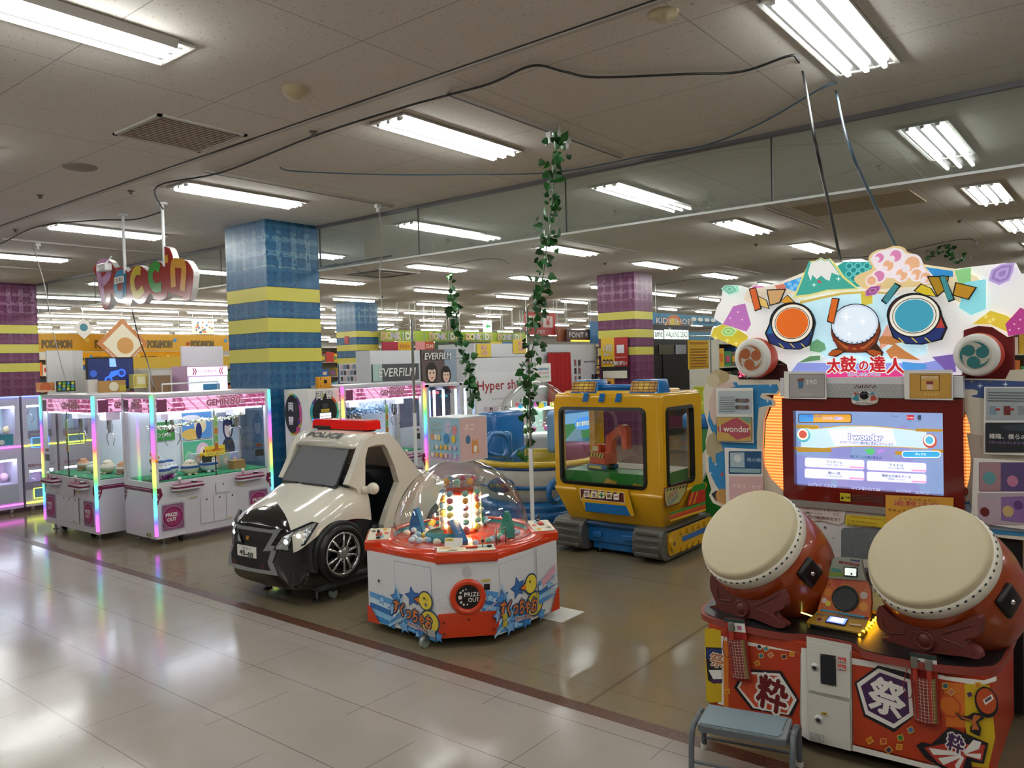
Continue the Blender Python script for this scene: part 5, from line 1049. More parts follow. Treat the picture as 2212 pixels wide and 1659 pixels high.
# tinsel garlands: countless foil strips, one object each
def tinsel(g, p0, p1, sag, rad, n, m, lab, seed):
    rnd = random.Random(seed); b = B()
    for i in range(n):
        t = rnd.random(); c = Vector(p0).lerp(Vector(p1), t) + Vector((0, 0, -sag * 4 * t * (1 - t)))
        d = Vector((rnd.gauss(0, 1), rnd.gauss(0, 1), rnd.gauss(0, 1))).normalized(); s = d.orthogonal().normalized() * .003; q = c + d * rad * (.5 + .5 * rnd.random()); b.add([tuple(c - s), tuple(c + s), tuple(q + s), tuple(q - s)], [(0, 1, 2, 3)], m)
    o = b.obj('tinsel_garland'); o.location = g.location; o.rotation_euler = g.rotation_euler; tag(o, lab, 'garland', kind='stuff')
foil = mat('silver_foil', '#e4ead8', .15, 1); foil2 = mat('blue_foil', '#cfe4f4', .15, 1)
tinsel(gB, (-.62, .1, 1.13), (-.1, .1, 1.17), .03, .035, 700, foil, 'silver-gold tinsel garland across the large claw machine', 3); tinsel(gB, (-.1, .1, 1.17), (.4, .12, 1.2), .03, .035, 600, foil, 'silver tinsel garland right of the price strip in the large claw machine', 5)
tinsel(gC, (-.5, .3, 1.14), (.3, .3, 1.14), .0, .12, 1800, foil2, 'thick icy tinsel at the top of the far claw machine', 4)
tinsel(gB, (-.55, .05, .62), (-.4, .12, .64), .0, .05, 300, mat('plum_foil', '#8a4a80', .2, 1), 'purple foil tuft in the near corner of the large claw machine', 8)
boxg(gC, -.25, .05, .5, .52, .75, 1.1, flat('#c9922c'), 'prize_poster', 'orange poster at the back of the far claw machine', 'poster', lambda a, w, h: a.text('NEED HELP', 0, h * .8, .04, flat('#3a6a9a'), w=.26, local=True))
# flowers by the near corner pane of B
p = rel(gB, -.6, .08, zd); r = thing('dried_flowers', 'orange dried flower bunch in the near corner of the large claw machine', 'flowers', p)
b = B(); [b.tb([(0, 0, 0), (.01 * i, .005 * i, .1), (.02 * (i - 2), .01 * (i - 2), .2)], .004, flat('#4a4030'), 5) for i in range(5)]; b.obj('stems', r)
b = B(); [b.sp((.02 * (i - 2.5) + .01, .02 * math.sin(i * 2), .2 + .03 * (i % 3)), (.02, .02, .016), flat('#e0982c', .8), 8, 6) for i in range(7)]; b.obj('blossoms', r)

# ---------------------------------------------------------------- change machine
CHX = -6.95
r = thing('change_machine', 'white change machine with black round panel beside the blue pillar', 'change machine', (CHX, 5.44, 0), 90)
w, d, h = .42, .43, 1.42; MFc = frame((0, 0, 0), '-y')
b = B(); b.bx(-w / 2, w / 2, 0, d, .02, h, mat('change_body', '#cfccc6', .35), r=.006); b.obj('body', r)
b = B(); a = Art(b, MFc, .001, .0006)
for i in range(12):
    c = ('#3aa6a0', '#c4501c', '#3a2a5a', '#b8c02a', '#5a3a7a', '#2f9ab0')[i % 6]; t0, t1 = 30 * i, 30 * i + 30
    a.poly([(.195 * math.cos(R(t)), 1.17 + .195 * math.sin(R(t))) for t in range(t0, t1 + 1, 10)] + [(.15 * math.cos(R(t)), 1.17 + .15 * math.sin(R(t))) for t in range(t1, t0 - 1, -10)], flat(c), local=True)
a.disc(0, 1.17, .165, flat('#0e0e12'), local=True, n=36); a.disc(-.02, 1.03, .09, flat('#0e0e12'), local=True); a.disc(-.1, .93, .02, flat('#c8c02a'), local=True)
a.text('両', -.07, 1.345, .085, PAPER, w=.085, local=True, back=flat('#0e0e12'), off=.02); a.text('替', .06, 1.35, .085, PAPER, w=.085, local=True, back=flat('#0e0e12'), off=.02)
a.poly([(-.035, 1.21), (.035, 1.21), (.035, 1.26), (-.035, 1.26)], flat('#3a3a40'), local=True); a.poly([(-.055, 1.165), (.055, 1.165), (.055, 1.2), (-.055, 1.2)], flat('#d8b83a'), local=True); a.text('使用できます', 0, 1.182, .014, INK, w=.09, local=True)
a.poly([(-.075, 1.1), (.075, 1.1), (.075, 1.155), (-.075, 1.155)], glow('#eef2f4', .9), local=True); a.poly([(-.075, 1.118), (.075, 1.118), (.075, 1.124), (-.075, 1.124)], flat('#5a4a6a'), local=True); a.disc(-.03, 1.05, .03, STEEL, local=True); a.disc(-.03, 1.05, .018, BLACK, local=True); a.poly([(-.01, 1.065), (.05, 1.065), (.05, 1.08), (-.01, 1.08)], flat('#c9ac4a'), local=True)
b.obj('front_panel', r)
MSc = frame((-w / 2, d / 2, 0), '-x'); b = B(); a = Art(b, MSc, .001, .0006)
for i, c in enumerate(('#c8c42a', '#3aa6a0', '#5a3a7a', '#c04a90', '#c05a80', '#b8c02a', '#c4501c', '#a8b02a')):
    t0, t1 = 110 - 27 * i, 110 - 27 * i - 27
    a.poly([(-.07 + .17 * math.cos(R(t)), 1.15 + .23 * math.sin(R(t))) for t in range(t1, t0 + 1, 9)] + [(-.07 + .12 * math.cos(R(t)), 1.15 + .2 * math.sin(R(t))) for t in range(t0, t1 - 1, -9)], flat(c), local=True)
a.disc(-.07, 1.15, .13, flat('#16161c'), ry=.21, local=True, n=36)
a.text('両', -.09, 1.23, .09, PAPER, w=.09, local=True, off=.02); a.text('替', -.09, 1.08, .09, PAPER, w=.09, local=True, off=.02); a.disc(.05, 1.06, .022, flat('#4a3080'), local=True); a.disc(.03, .99, .03, flat('#b02a7a'), local=True); a.disc(.06, 1.1, .012, flat('#c03060'), local=True)
b.obj('side_panel', r)
p = Vector((CHX - .12, 5.56, h)); r2 = thing('lamp_box', 'orange-yellow box with a square opening standing on the change machine', 'box', p, 90)
b = B(); b.bx(-.085, .085, 0, .07, 0, .13, mat('yellow_box', '#cf8f12', .4), r=.006); b.obj('case', r2); b = B(); b.bx(-.02, .02, -.004, .002, .055, .095, BLACK); b.bx(-.07, -.06, -.003, .002, .015, .035, BLACK); b.bx(-.07, -.06, -.003, .002, .1, .12, BLACK); b.obj('window_opening', r2)
# ================================================================ police car ride
r = thing('police_car_ride', 'black and white toy police car ride with red roof light and chrome wheel', 'kiddie ride', (-4.87, 4.0, 0)); D = inv(r); XC = -4.87
pw = NT('police_paint', .12); pw.p.inputs['Coat Weight'].default_value = .6
ax = pw.math('ABSOLUTE', pw.x)                                  # local x is measured from the car's middle, y from 4.0
arch = pw.math('SUBTRACT', .555, pw.math('MULTIPLY', pw.math('POWER', pw.math('ABSOLUTE', pw.math('ADD', pw.y, .36)), 2.0), .9))
low = pw.math('LESS_THAN', pw.z, arch)
vee = pw.math('LESS_THAN', ax, pw.math('MULTIPLY', pw.math('SUBTRACT', -.64, pw.y), 2.6))
pw.base(pw.mix(pw.math('MAXIMUM', low, vee), '#d9d4c6', '#08080a'))
PCW = mat('police_white', '#d9d4c6', .14, coat=.5); PCG = mat('car_grey', '#4a4e52', .35); DKSEAT = mat('ride_interior', '#23282d', .4); GLS = mat('ride_windscreen', '#707376', .06, coat=.6)
def loft(b, secs, m, n=5, cap=True):
    """secs: (y, [(x, z) half outline from top middle round to bottom middle])"""
    K = len(secs[0][1]); rows = []
    S = [[Vector((x, y, z)) for x, z in hs] for y, hs in secs]
    cols = [spline([S[i][k] for i in range(len(S))], n) for k in range(K)]
    for i in range(len(cols[0])):
        half = [cols[k][i] for k in range(K)]
        hf = spline(half, 4); rows.append([Vector((XC + p.x, p.y, p.z)) for p in hf] + [Vector((XC - p.x, p.y, p.z)) for p in hf[::-1][1:-1]])
    L_ = len(rows[0]); vs = [tuple(p) for rr_ in rows for p in rr_]; fs = []
    for i in range(len(rows) - 1):
        for j in range(L_): fs.append((i * L_ + j, i * L_ + (j + 1) % L_, (i + 1) * L_ + (j + 1) % L_, (i + 1) * L_ + j))
    if cap: fs += [tuple(range(L_))[::-1], tuple(range((len(rows) - 1) * L_, len(rows) * L_))]
    b.add(vs, fs, m, True)
front = [(3.205, [(0, .545), (.2, .54), (.32, .47), (.33, .32), (.33, .2), (.27, .14), (0, .13)]),
         (3.24, [(0, .60), (.24, .585), (.38, .50), (.41, .34), (.41, .2), (.34, .13), (0, .12)]),
         (3.33, [(0, .665), (.26, .645), (.41, .56), (.45, .38), (.45, .2), (.38, .12), (0, .12)]),
         (3.5, [(0, .73), (.28, .71), (.42, .62), (.455, .42), (.455, .2), (.38, .12), (0, .12)]),
         (3.66, [(0, .785), (.30, .775), (.42, .69), (.455, .5), (.455, .2), (.38, .12), (0, .12)]),
         (3.85, [(0, .79), (.31, .78), (.42, .72), (.455, .52), (.455, .2), (.38, .12), (0, .12)])]
b = B(D); loft(b, front, pw.m); b.obj('front_body', r)
rear = [(4.28, [(0, .5), (.3, .5), (.42, .48), (.455, .4), (.455, .2), (.38, .12), (0, .12)]), (4.42, [(0, .8), (.31, .79), (.42, .72), (.455, .5), (.455, .2), (.38, .12), (0, .12)]), (4.7, [(0, .74), (.3, .73), (.41, .66), (.45, .46), (.45, .2), (.38, .12), (0, .12)]), (4.84, [(0, .62), (.26, .6), (.36, .54), (.4, .4), (.4, .22), (.33, .15), (0, .15)])]
b = B(D); loft(b, rear, pw.m); b.obj('rear_body', r)
b = B(D); b.bx(XC - .4, XC + .4, 3.4, 4.7, .075, .14, PCG, r=.02); b.bx(XC - .42, XC + .42, 3.8, 4.35, .13, .22, PCG); b.obj('chassis', r)
# cabin: pillars and roof
def side_board(s):
    b = B(D); M = Matrix.Translation((XC, 0, 0)) @ Matrix(((0, 0, 1, 0), (1, 0, 0, 0), (0, 1, 0, 0), (0, 0, 0, 1)))   # local x = world y, y = world z, z = world x
    out = [(3.67, .80), (3.735, .91), (3.80, 1.04), (3.85, 1.11), (3.93, 1.145), (4.08, 1.14), (4.17, 1.06), (4.28, .93), (4.42, .78), (4.5, .68), (4.45, .3), (4.2, .2), (4.02, .2), (4.0, .28), (4.0, .45), (4.05, .55), (4.17, .75), (4.13, .88), (4.06, 1.02), (4.03, 1.055), (3.95, 1.065), (3.87, 1.05), (3.84, .97), (3.83, .75), (3.83, .2), (3.80, .2), (3.80, .6), (3.75, .76)]
    x0, x1 = (.36, .42) if s > 0 else (-.42, -.36)
    b.pr(out, x0, x1, PCW, M=M); b.obj('side_frame', r)
side_board(1); side_board(-1)
b = B(D); cab = [(3.80, [(0, 1.10), (.22, 1.10), (.30, 1.085), (.34, 1.06), (.32, 1.04), (.2, 1.04), (0, 1.04)]), (3.87, [(0, 1.15), (.26, 1.148), (.34, 1.13), (.39, 1.08), (.37, 1.04), (.2, 1.04), (0, 1.04)]), (4.05, [(0, 1.155), (.27, 1.15), (.35, 1.13), (.40, 1.07), (.38, 1.04), (.2, 1.04), (0, 1.04)]), (4.17, [(0, 1.12), (.25, 1.11), (.33, 1.09), (.39, 1.04), (.37, 1.0), (.2, .99), (0, .99)])]
loft(b, cab, PCW); b.obj('roof', r)
b = B(D); b.add([(XC - .36, 4.12, 1.06), (XC + .36, 4.12, 1.06), (XC + .40, 4.42, .76), (XC - .40, 4.42, .76), (XC - .36, 4.09, 1.04), (XC + .36, 4.09, 1.04), (XC + .4, 4.39, .74), (XC - .4, 4.39, .74)], [(0, 1, 2, 3), (7, 6, 5, 4), (0, 4, 5, 1), (3, 2, 6, 7)], PCW); b.obj('rear_slope', r)
# windscreen
MWs = Matrix.Translation((XC, 3.632, .772)) @ Matrix.Rotation(PI / 2 - math.atan2(.2, .3), 4, 'X')
def tw(*p): return trace(MWs, Z(480, 890, .2532)(*p))
q = rrect(-.335, .335, 0, .36, .03); q = [(x * (1 - .13 * y / .36), y) for x, y in q]
b = B(D); b.pr(q, -.01, .004, BLACK, M=MWs); b.obj('window_seal', r)
q2 = [(x * .955, .012 + y * .94) for x, y in q]
b = B(D); b.pr(q2, -.01, .008, GLS, M=MWs); b.obj('windscreen', r)
b = B(D); a = Art(b, MWs, .009); a.text('0563', .20, .32, .032, BLACK, w=.105, local=True, shear=.2); b.bx(-.3, -.12, .0, .012, .008, .016, BLACK, M=MWs); b.bx(-.06, .2, .0, .012, .008, .016, BLACK, M=MWs); b.obj('wiper', r)
MRf = Matrix.Translation((XC, 3.805, 1.098)) @ Matrix.Rotation(R(38), 4, 'X')
b = B(D); a = Art(b, MRf, .016, .0005); a.text('POLICE', -.02, .035, .05, BLACK, w=.42, local=True, off=.05, shear=.2); b.obj('police_lettering', r)
# roof light
LBR = mat('red_lens', '#b80e08', .08, coat=.6, emit=.25); 
lb = B(D); xs0, xs1, y0 = -5.22, -4.56, 4.02
lb.pr([(-.33, 0), (.33, 0), (.325, .06), (.30, .072), (-.30, .072), (-.325, .06)], -.07, .07, LBR, M=frame((-4.89, 4.03, 1.165), '-y')); o = lb.obj('light_bar', r)
b = B(D); b.bx(-5.17, -4.61, 3.97, 4.09, 1.15, 1.167, DARK); b.bx(-5.2, -4.99, 3.955, 3.965, 1.163, 1.187, mat('grille_metal', '#3c3a38', .4, .5)); b.bx(-5.23, -5.205, 3.97, 4.09, 1.163, 1.235, mat('blue_led', '#2a6ae0', .3, emit=2.0)); b.obj('light_bar_base', o)
# face of the nose: silver border, dark grille, plate, emblem
MG = frame((0, 3.2, 0), '-y'); zc = Z(480, 890, .2532)
b = B(D); a = Art(b, MG, .001, .001)
a.poly(zc(118, 960, 200, 975, 400, 1005, 503, 1000, 415, 1140, 475, 1148, 428, 1285, 472, 1398, 300, 1370, 130, 1335, 50, 1300, 65, 1200, 78, 1140, 105, 1140, 108, 1020), mat('silver_trim', '#8f9294', .3, .3), th=.05)
a.poly(zc(112, 988, 300, 1018, 435, 1035, 348, 1188, 418, 1186, 388, 1285, 415, 1355, 250, 1330, 140, 1300, 85, 1285, 80, 1200, 100, 1140, 104, 1080), mat('grille_black', '#0d0c0c', .5, bump=.4, bscale=150), th=.03)
b.obj('grille', r)
b = B(D); a = Art(b, MG, .006, .001); a.poly(zc(135, 1125, 295, 1155, 297, 1250, 137, 1218), PAPER, th=.004); a.text('TRUST 71', *zc(212, 1162)[0], 5, flat('#3a4a6a'), w=19, rot=0); a.text('45-60', *zc(216, 1205)[0], 11, flat('#123828'), w=28, off=.03, rot=-4); b.obj('number_plate', r)
b = B(D); a = Art(b, MG, .006, .001); c = zc(223, 1066)[0]; a.poly([(c[0] + dx, c[1] + dy) for dx, dy in star(0, 0, 5, 5, .5, 90)], mat('gold_badge', '#d89a3a', .3, .8), th=.006); a.disc(c[0], c[1] + 3.5, 2.6, mat('gold_badge'), n=12); b.obj('emblem', r)
for p in ((110, 1268), (350, 1318)): b = B(D); a = Art(b, MG, .004, .001); a.disc(*zc(*p)[0], 5, flat('#3f100c', .3)); b.obj('reflector', r)
# headlight (wraps the corner) and fog lamp
hl = mat('headlight_glass', '#c8d0d2', .06, .85, bump=.5, bscale=60); 
for s in (1, -1):
    pts = [(.19, 3.19, .40), (.33, 3.205, .405), (.425, 3.27, .45), (.462, 3.36, .585), (.44, 3.33, .59), (.36, 3.24, .545), (.27, 3.20, .50)]
    c = Vector((.33, 3.215, .485)); vs = [(XC + s * x, y, z) for x, y, z in pts] + [(XC + s * c.x, c.y - .012, c.z)]
    b = B(D); n = len(pts); b.add(vs, [((i, (i + 1) % n, n) if s < 0 else ((i + 1) % n, i, n)) for i in range(n)], hl); b.tb([v for v in vs[:-1]], .008, BLACK, 6, close=True); h_ = b.obj('headlight', r)
    b = B(D); b.sp((XC + s * .31, 3.205, .465), (.024, .012, .02), mat('headlight_bulb', '#f4fbff', .1, emit=.6), 12, 8); b.sp((XC + s * .39, 3.25, .505), (.022, .012, .016), mat('headlight_bulb'), 12, 8); b.obj('bulb', h_)
    b = B(D); b.bx(XC + s * .34 - .04, XC + s * .34 + .04, 3.215, 3.25, .20, .255, flat('#2c2e36', .3)); b.obj('fog_lamp', r)
# wheels
TYRE = mat('tyre', '#0b0b0b', .35)
def wheel(x, y, s):
    M = Matrix.Translation((x, y, .337)) @ Matrix.Rotation(s * PI / 2, 4, 'Y'); R0 = .205
    b = B(D @ M); b.lt([(.13, -.03), (R0 * .96, -.04), (R0, -.02), (R0, .02), (R0 * .96, .04), (R0 * .84, .05), (.155, .046), (.148, .03)], TYRE, 40); wo = b.obj('wheel', r)
    b = B(D @ M); b.lt([(.152, .045), (.146, .05), (.136, .036), (.13, .02)], CHROME, 40); b.lt([(.14, .005), (.02, .0)], DARK, 32)
    for k in range(5):
        T = Matrix.Rotation(2 * PI * k / 5 + .3, 4, 'Z')
        for e in (-1, 1): b.tb([T @ Vector((.035, e * .012, .04)), T @ Vector((.08, e * .02, .04)), T @ Vector((.142, e * .034, .036))], .0095, CHROME, 8)
        p = T @ Vector((.045, 0, .04)); b.M = D @ M @ Matrix.Rotation(PI / 5, 4, 'Z'); b.cy(p, p + Vector((0, 0, .01)), .012, CHROME, n=10); b.cy(p + Vector((0, 0, .01)), p + Vector((0, 0, .012)), .007, BLACK, n=8); b.M = D @ M
    b.lt([(.045, .035), (.042, .046), (.02, .05), (.001, .05)], CHROME, 24); b.obj('rim', wo)
wheel(-4.415, 3.545, 1); wheel(XC - .455, 3.575, -1); wheel(-4.415, 4.6, 1); wheel(XC - .455, 4.6, -1)
b = B(D); b.lt([(.19, -.05), (.225, -.05), (.23, .012), (.215, .02), (.195, .02)], BLACK, 40, Matrix.Translation((-4.415, 3.545, .337)) @ Matrix.Rotation(PI / 2, 4, 'Y'), a0=PI * .45, a1=PI * 1.6); b.obj('wheel_arch', r)
b = B(D); b.sp((-4.375, 3.84, .755), (.05, .04, .045), PCW, 16, 10); b.cy((-4.45, 3.82, .74), (-4.38, 3.84, .75), .03, PCW); b.obj('side_mirror', r)
# inside: seat, dash, wheel
b = B(D); b.bx(XC - .36, XC + .36, 3.84, 4.3, .2, .45, DKSEAT, r=.02); b.obj('bench', r)
b = B(D); b.bx(XC - .36, XC + .30, 4.24, 4.36, .3, .84, DKSEAT, r=.04); b.bx(XC - .36, XC - .05, 4.1, 4.3, .44, .8, DKSEAT, r=.03); b.obj('seat_back', r)
b = B(D); b.bx(XC - .36, XC + .36, 3.7, 3.88, .45, .86, DKSEAT, r=.03); b.obj('dashboard', r)
b = B(D); b.tb([(XC - .15 + .1 * math.cos(t), 3.93 + .03 * math.sin(t), .86 + .1 * math.sin(t)) for t in [2 * PI * i / 20 for i in range(20)]], .012, BLACK, 8, close=True); b.obj('steering_wheel', r)
b = B(D); b.bx(XC + .05, XC + .18, 3.95, 3.99, .80, .9, flat('#a9aaa6', .3)); b.obj('coin_box', r)
for x, y in ((XC - .27, 3.43), (XC + .32, 3.44), (XC - .3, 4.6), (XC + .3, 4.6)):
    b = B(D); b.cy((x, y, 0), (x, y, .012), .042, BLACK, r1=.034); b.cy((x, y, .012), (x, y, .1), .009, STEEL, n=8); b.obj('leveller', r)
for x, y in ((XC - .17, 3.55), (XC + .36, 3.55)):
    b = B(D); b.cy((x - .012, y, .032), (x + .012, y, .032), .032, mat('clear_caster', '#8f9a90', .2)); b.bx(x - .02, x + .02, y - .02, y + .02, .05, .09, DARK); b.obj('caster', r)
b = B(D); b.pr([(0, 0), (.03, 0), (.015, -.03)], 0, .002, flat('#c02a24'), M=frame((-4.41, 3.86, .18), '+x')); b.obj('warning_sticker', r)

# ================================================================ egg prize machine with dome (front centre)
EC = (-3.468, 3.789)
r = thing('dome_prize_machine', 'white and orange octagonal prize machine under a clear dome', 'arcade game', (EC[0], EC[1], 0)); D = inv(r)
OR2 = mat('orange_rim', '#cf3a10', .22, coat=.4); EW = mat('egg_machine_white', '#dcdde0', .3); TEAL = mat('teal_plastic', '#2a8a98', .3)
def octo(k=1.0, a=.553, e=.295): return [(x * k, y * k) for x, y in ((e, -a), (a, -e), (a, e), (e, a), (-e, a), (-a, e), (-a, -e), (-e, -a))]
b = B(); b.pr(octo(), .06, .50, EW); b.pr(octo(.8), .03, .06, DARK); b.obj('body', r)
b = B(); rim = [(x * 1.0, y * 1.0) for x, y in octo(1.012)]
ring_o = circ(.555, 48); 
b.pr(octo(1.0, .545, .30), .50, .525, OR2); b.lt([(.555, .505), (.56, .53), (.545, .548), (.47, .555), (.455, .545)], OR2, 64); b.obj('rim', r)
b = B(); b.lt([(.001, .50), (.4, .50), (.45, .53), (.46, .545)], TEAL, 48); b.obj('basin', r)
def console(t, nm):
    M = Matrix.Rotation(R(t), 4, 'Z'); b = B(); b.bx(-.185, .185, -.615, -.44, .495, .56, OR2, r=.012, M=M); o = b.obj('console', r)
    b = B(); T = M @ Matrix.Translation((0, -.53, .561)); b.pr(rrect(-.17, .17, -.07, .07, .012), 0, .003, flat('#d9d2bc'), M=T); a = Art(b, T, .0035, .0004)
    for x, y, w_, c in ((-.12, .03, .04, '#d9a02a'), (-.04, -.02, .03, '#e8e0d0'), (.03, .01, .03, '#d8b050'), (.1, .02, .04, '#6aa8c0'), (-.08, -.04, .03, '#7a6a5a'), (0, .045, .03, '#c8502a')): a.disc(x, y, w_, flat(c), ry=.014, local=True, n=14)
    a.poly([(-.165, -.065), (-.1, -.065), (-.1, -.05), (-.165, -.05)], PAPER, local=True)
    b.obj('instruction_plate', o)
    b = B(); b.cy(T @ Vector((.1, 0, .003)), T @ Vector((.1, 0, .035)), .004, STEEL, n=8); b.sp(T @ Vector((.1, 0, .04)), (.011,) * 3, flat('#2a2420', .3), 10, 6); b.cy(T @ Vector((.14, 0, .0)), T @ Vector((.14, 0, .014)), .014, BLACK, n=14); b.obj('lever', o)
    b = B(); b.bx(-.12, -.05, -.02, .015, .003, .014, flat('#c0301c'), r=.004, M=T @ Matrix.Translation((.12, .0, 0))); b.obj('button', o)
for t in (45, 135, 225, 315): console(t, '')
FM = {'S': frame((0, -.5535, 0), '-y'), 'SE': frame(Matrix.Rotation(R(45), 4, 'Z') @ Vector((0, -.6005, 0)), 45), 'E': frame((.5535, 0, 0), '+x'), 'SW': frame(Matrix.Rotation(R(-45), 4, 'Z') @ Vector((0, -.6005, 0)), -45), 'NE': frame(Matrix.Rotation(R(135), 4, 'Z') @ Vector((0, -.6005, 0)), 135)}
def duck_logo(a, cx, cy, k, stars=True):
    for x, y, s, c in ((-.16, .06, .05, '#4a8fd0'), (-.02, .09, .055, '#3a6fb0'), (-.2, -.02, .04, '#8fc0e8'), (.16, -.05, .05, '#5a9fd8'), (-.1, -.11, .045, '#7ab0e0'), (.05, -.12, .04, '#3a7fc4'), (.2, -.12, .035, '#5a9fd8')):
        a.poly(star(cx + x * k, cy + y * k, s * k * 1.25, 5, .5, 100), flat('#2a5a9a'), local=True); a.poly(star(cx + x * k, cy + y * k, s * k, 5, .5, 100), flat(c), local=True)
    for i in range(7): y0 = cy - .14 * k + .03 * i * k; a.poly([(cx - (.24 - .02 * i) * k, y0), (cx - (.05 + .02 * i) * k, y0 + .1 * k), (cx - (.05 + .02 * i) * k, y0 + .118 * k), (cx - (.24 - .02 * i) * k, y0 + .018 * k)], flat(('#9fd0ee', '#4a8fd0', '#d8e8f4')[i % 3]), local=True)
    OL = flat('#1f3f66')
    a.disc(cx + .1 * k, cy + .085 * k, .062 * k, OL, local=True); a.disc(cx + .13 * k, cy - .04 * k, .085 * k, OL, local=True, ry=.075 * k); a.poly([(cx + .04 * k, cy + .11 * k), (cx - .01 * k, cy + .08 * k), (cx + .05 * k, cy + .05 * k)], OL, local=True)
    a.disc(cx + .13 * k, cy - .04 * k, .075 * k, flat('#dfc83c'), local=True, ry=.065 * k); a.disc(cx + .1 * k, cy + .085 * k, .053 * k, flat('#ecd54a'), local=True); a.poly([(cx + .045 * k, cy + .1 * k), (cx, cy + .08 * k), (cx + .05 * k, cy + .06 * k)], flat('#e07820'), local=True); a.disc(cx + .09 * k, cy + .1 * k, .008 * k, INK, local=True, n=10)
    a.text('すくっちゃお', cx - .02 * k, cy - .02 * k, .085 * k, flat('#d8782c'), w=.34 * k, local=True, back=OL, off=.03, boff=.09, rot=-10); a.text('SUKUCCHAO', cx + .02 * k, cy - .09 * k, .022 * k, flat('#b03a2a'), w=.16 * k, local=True, back=PAPER, boff=.06, rot=-8)
def accent(a, x0, x1, z0, zt, flip=1):
    for i, c in enumerate(('#3f8fd0', '#8fc8ee', '#2f6fb4', '#c8e0f0', '#5aa0d8')):
        y = z0 + (zt - z0) * i / 5.5; a.poly([(x0, y), (x1, y - .03 * flip), (x1, y - .01 * flip + .02), (x0, y + .03)], flat(c), local=True)
    a.poly(star((x0 + x1) / 2, zt - .06, .035, 5, .5, 80), flat('#2f6fb4'), local=True); a.poly(star((x0 + x1) / 2, zt - .06, .026, 5, .5, 80), flat('#9fd0ee'), local=True)
def pnl(nm, art): b = B(); art(Art(b, FM[nm], .0005, .00022)); b.obj('panel_print', r)
def line_rect(a, x0, x1, z0, z1, t=.002, c='#55575c'): a.poly([(x0, z0), (x1, z0), (x1, z1), (x0, z1)], flat(c), local=True); a.poly([(x0 + t, z0 + t), (x1 - t, z0 + t), (x1 - t, z1 - t), (x0 + t, z1 - t)], EW, local=True)
def art(a):
    line_rect(a, -.05, .26, .10, .47); accent(a, -.28, -.06, .08, .27); accent(a, .0, .28, .07, .12); duck_logo(a, .12, .19, .95)
    a.poly([(-.295, .06), (-.295, .16), (-.27, .16), (-.18, .06)], OR2, local=True); a.disc(-.18, .33, .011, STEEL, local=True, n=14); a.disc(-.18, .33, .005, BLACK, local=True, n=10); a.disc(.22, .25, .01, STEEL, local=True, n=14); a.poly([(.215, .275), (.232, .275), (.232, .287), (.215, .287)], flat('#c9b02a'), local=True)
    a.poly([(.23, .07), (.29, .07), (.29, .11), (.23, .11)], flat('#a8a8a8'), local=True)
pnl('S', art)
def art(a):
    line_rect(a, -.29, .06, .19, .47, .0015, '#8a8c90'); accent(a, -.29, .0, .07, .14); duck_logo(a, -.1, .2, 1.05); accent(a, .08, .29, .14, .3, -1); a.poly([(.295, .06), (.295, .2), (.275, .2), (.2, .06)], OR2, local=True)
    for z_ in (.1, .14): a.poly([(-.28, z_), (-.24, z_), (-.24, z_ + .035), (-.28, z_ + .035)], flat('#c9b43a'), local=True)
    a.poly([(.055, .09), (.062, .09), (.062, .5), (.055, .5)], flat('#9a9ca0'), local=True); a.poly([(.1, .28), (.26, .36), (.25, .30), (.12, .24)], flat('#e0a8b8'), local=True)
pnl('E', art)
def art(a):
    accent(a, .08, .18, .2, .34); a.poly(star(-.13, .27, .05, 5, .5, 80), flat('#c8cfe0'), local=True); a.poly(star(-.13, .27, .044, 5, .5, 80), EW, local=True)
    for x, z0 in ((-.185, .15), (.1, .2)): a.poly([(x, z0), (x + .08, z0 + .06), (x + .08, z0 + .07), (x, z0 + .01)], flat('#d8b8cc'), local=True)
    a.poly([(-.055, .375), (.055, .375), (.055, .392), (-.055, .392)], flat('#c9cac6'), local=True); a.poly([(-.055, .375), (-.015, .375), (-.015, .392), (-.055, .392)], flat('#d0bc30'), local=True); a.poly([(.08, .378), (.135, .378), (.135, .392), (.08, .392)], flat('#c9bc60'), local=True)
    z = a.up()
    vs, fs = [], []
    for i in range(-6, 7):
        for j in range(-6, 7):
            x, y = (i + .5 * (j % 2)) * .0052, j * .0052
            if x * x + y * y < .032 ** 2: k0 = len(vs); vs += [(x - .0015, .44 + y, z), (x, .44 + y - .0015, z), (x + .0015, .44 + y, z), (x, .44 + y + .0015, z)]; fs.append((k0, k0 + 1, k0 + 2, k0 + 3))
    a.b.add(vs, fs, flat('#3a3c40'), M=a.M)
    a.poly([(.095, .33), (.13, .33), (.13, .365), (.095, .365)], BLACK, local=True)
pnl('SE', art)
b = B(); M = FM['SE']; b.pr(rrect(-.18, .178, .065, .205, .015), 0, .012, OR2, M=M)
for x, y in ((-.145, .155), (-.145, .09), (0, .165), (.145, .165), (.145, .1)): b.pr(circ(.008, 10, x, y), .0121, .0128, flat('#8a1c0a'), M=M)
b.obj('bumper', r)
b = B(); M2 = M @ Matrix.Translation((0, .295, 0)); b.lt([(.105, 0), (.105, .012), (.095, .02), (.074, .018), (.070, .003)], OR2, 40, M2); b.pr(circ(.072, 32), 0, .004, flat('#1c1614', .25), M=M2); a = Art(b, M2, .0045, .0004); a.text('PRIZE', .024, .014, .024, PAPER, w=.088, local=True, off=.02); a.text('OUT', .034, -.018, .024, PAPER, w=.064, local=True, off=.02)
for x, y, s in ((-.045, -.0, .012), (-.042, .028, .007), (-.028, .04, .005), (-.04, -.028, .007), (-.025, -.042, .006), (-.004, -.042, .004), (-.01, .046, .004)): a.disc(x, y, s, PAPER, local=True, n=12)
b.obj('prize_hatch', r)
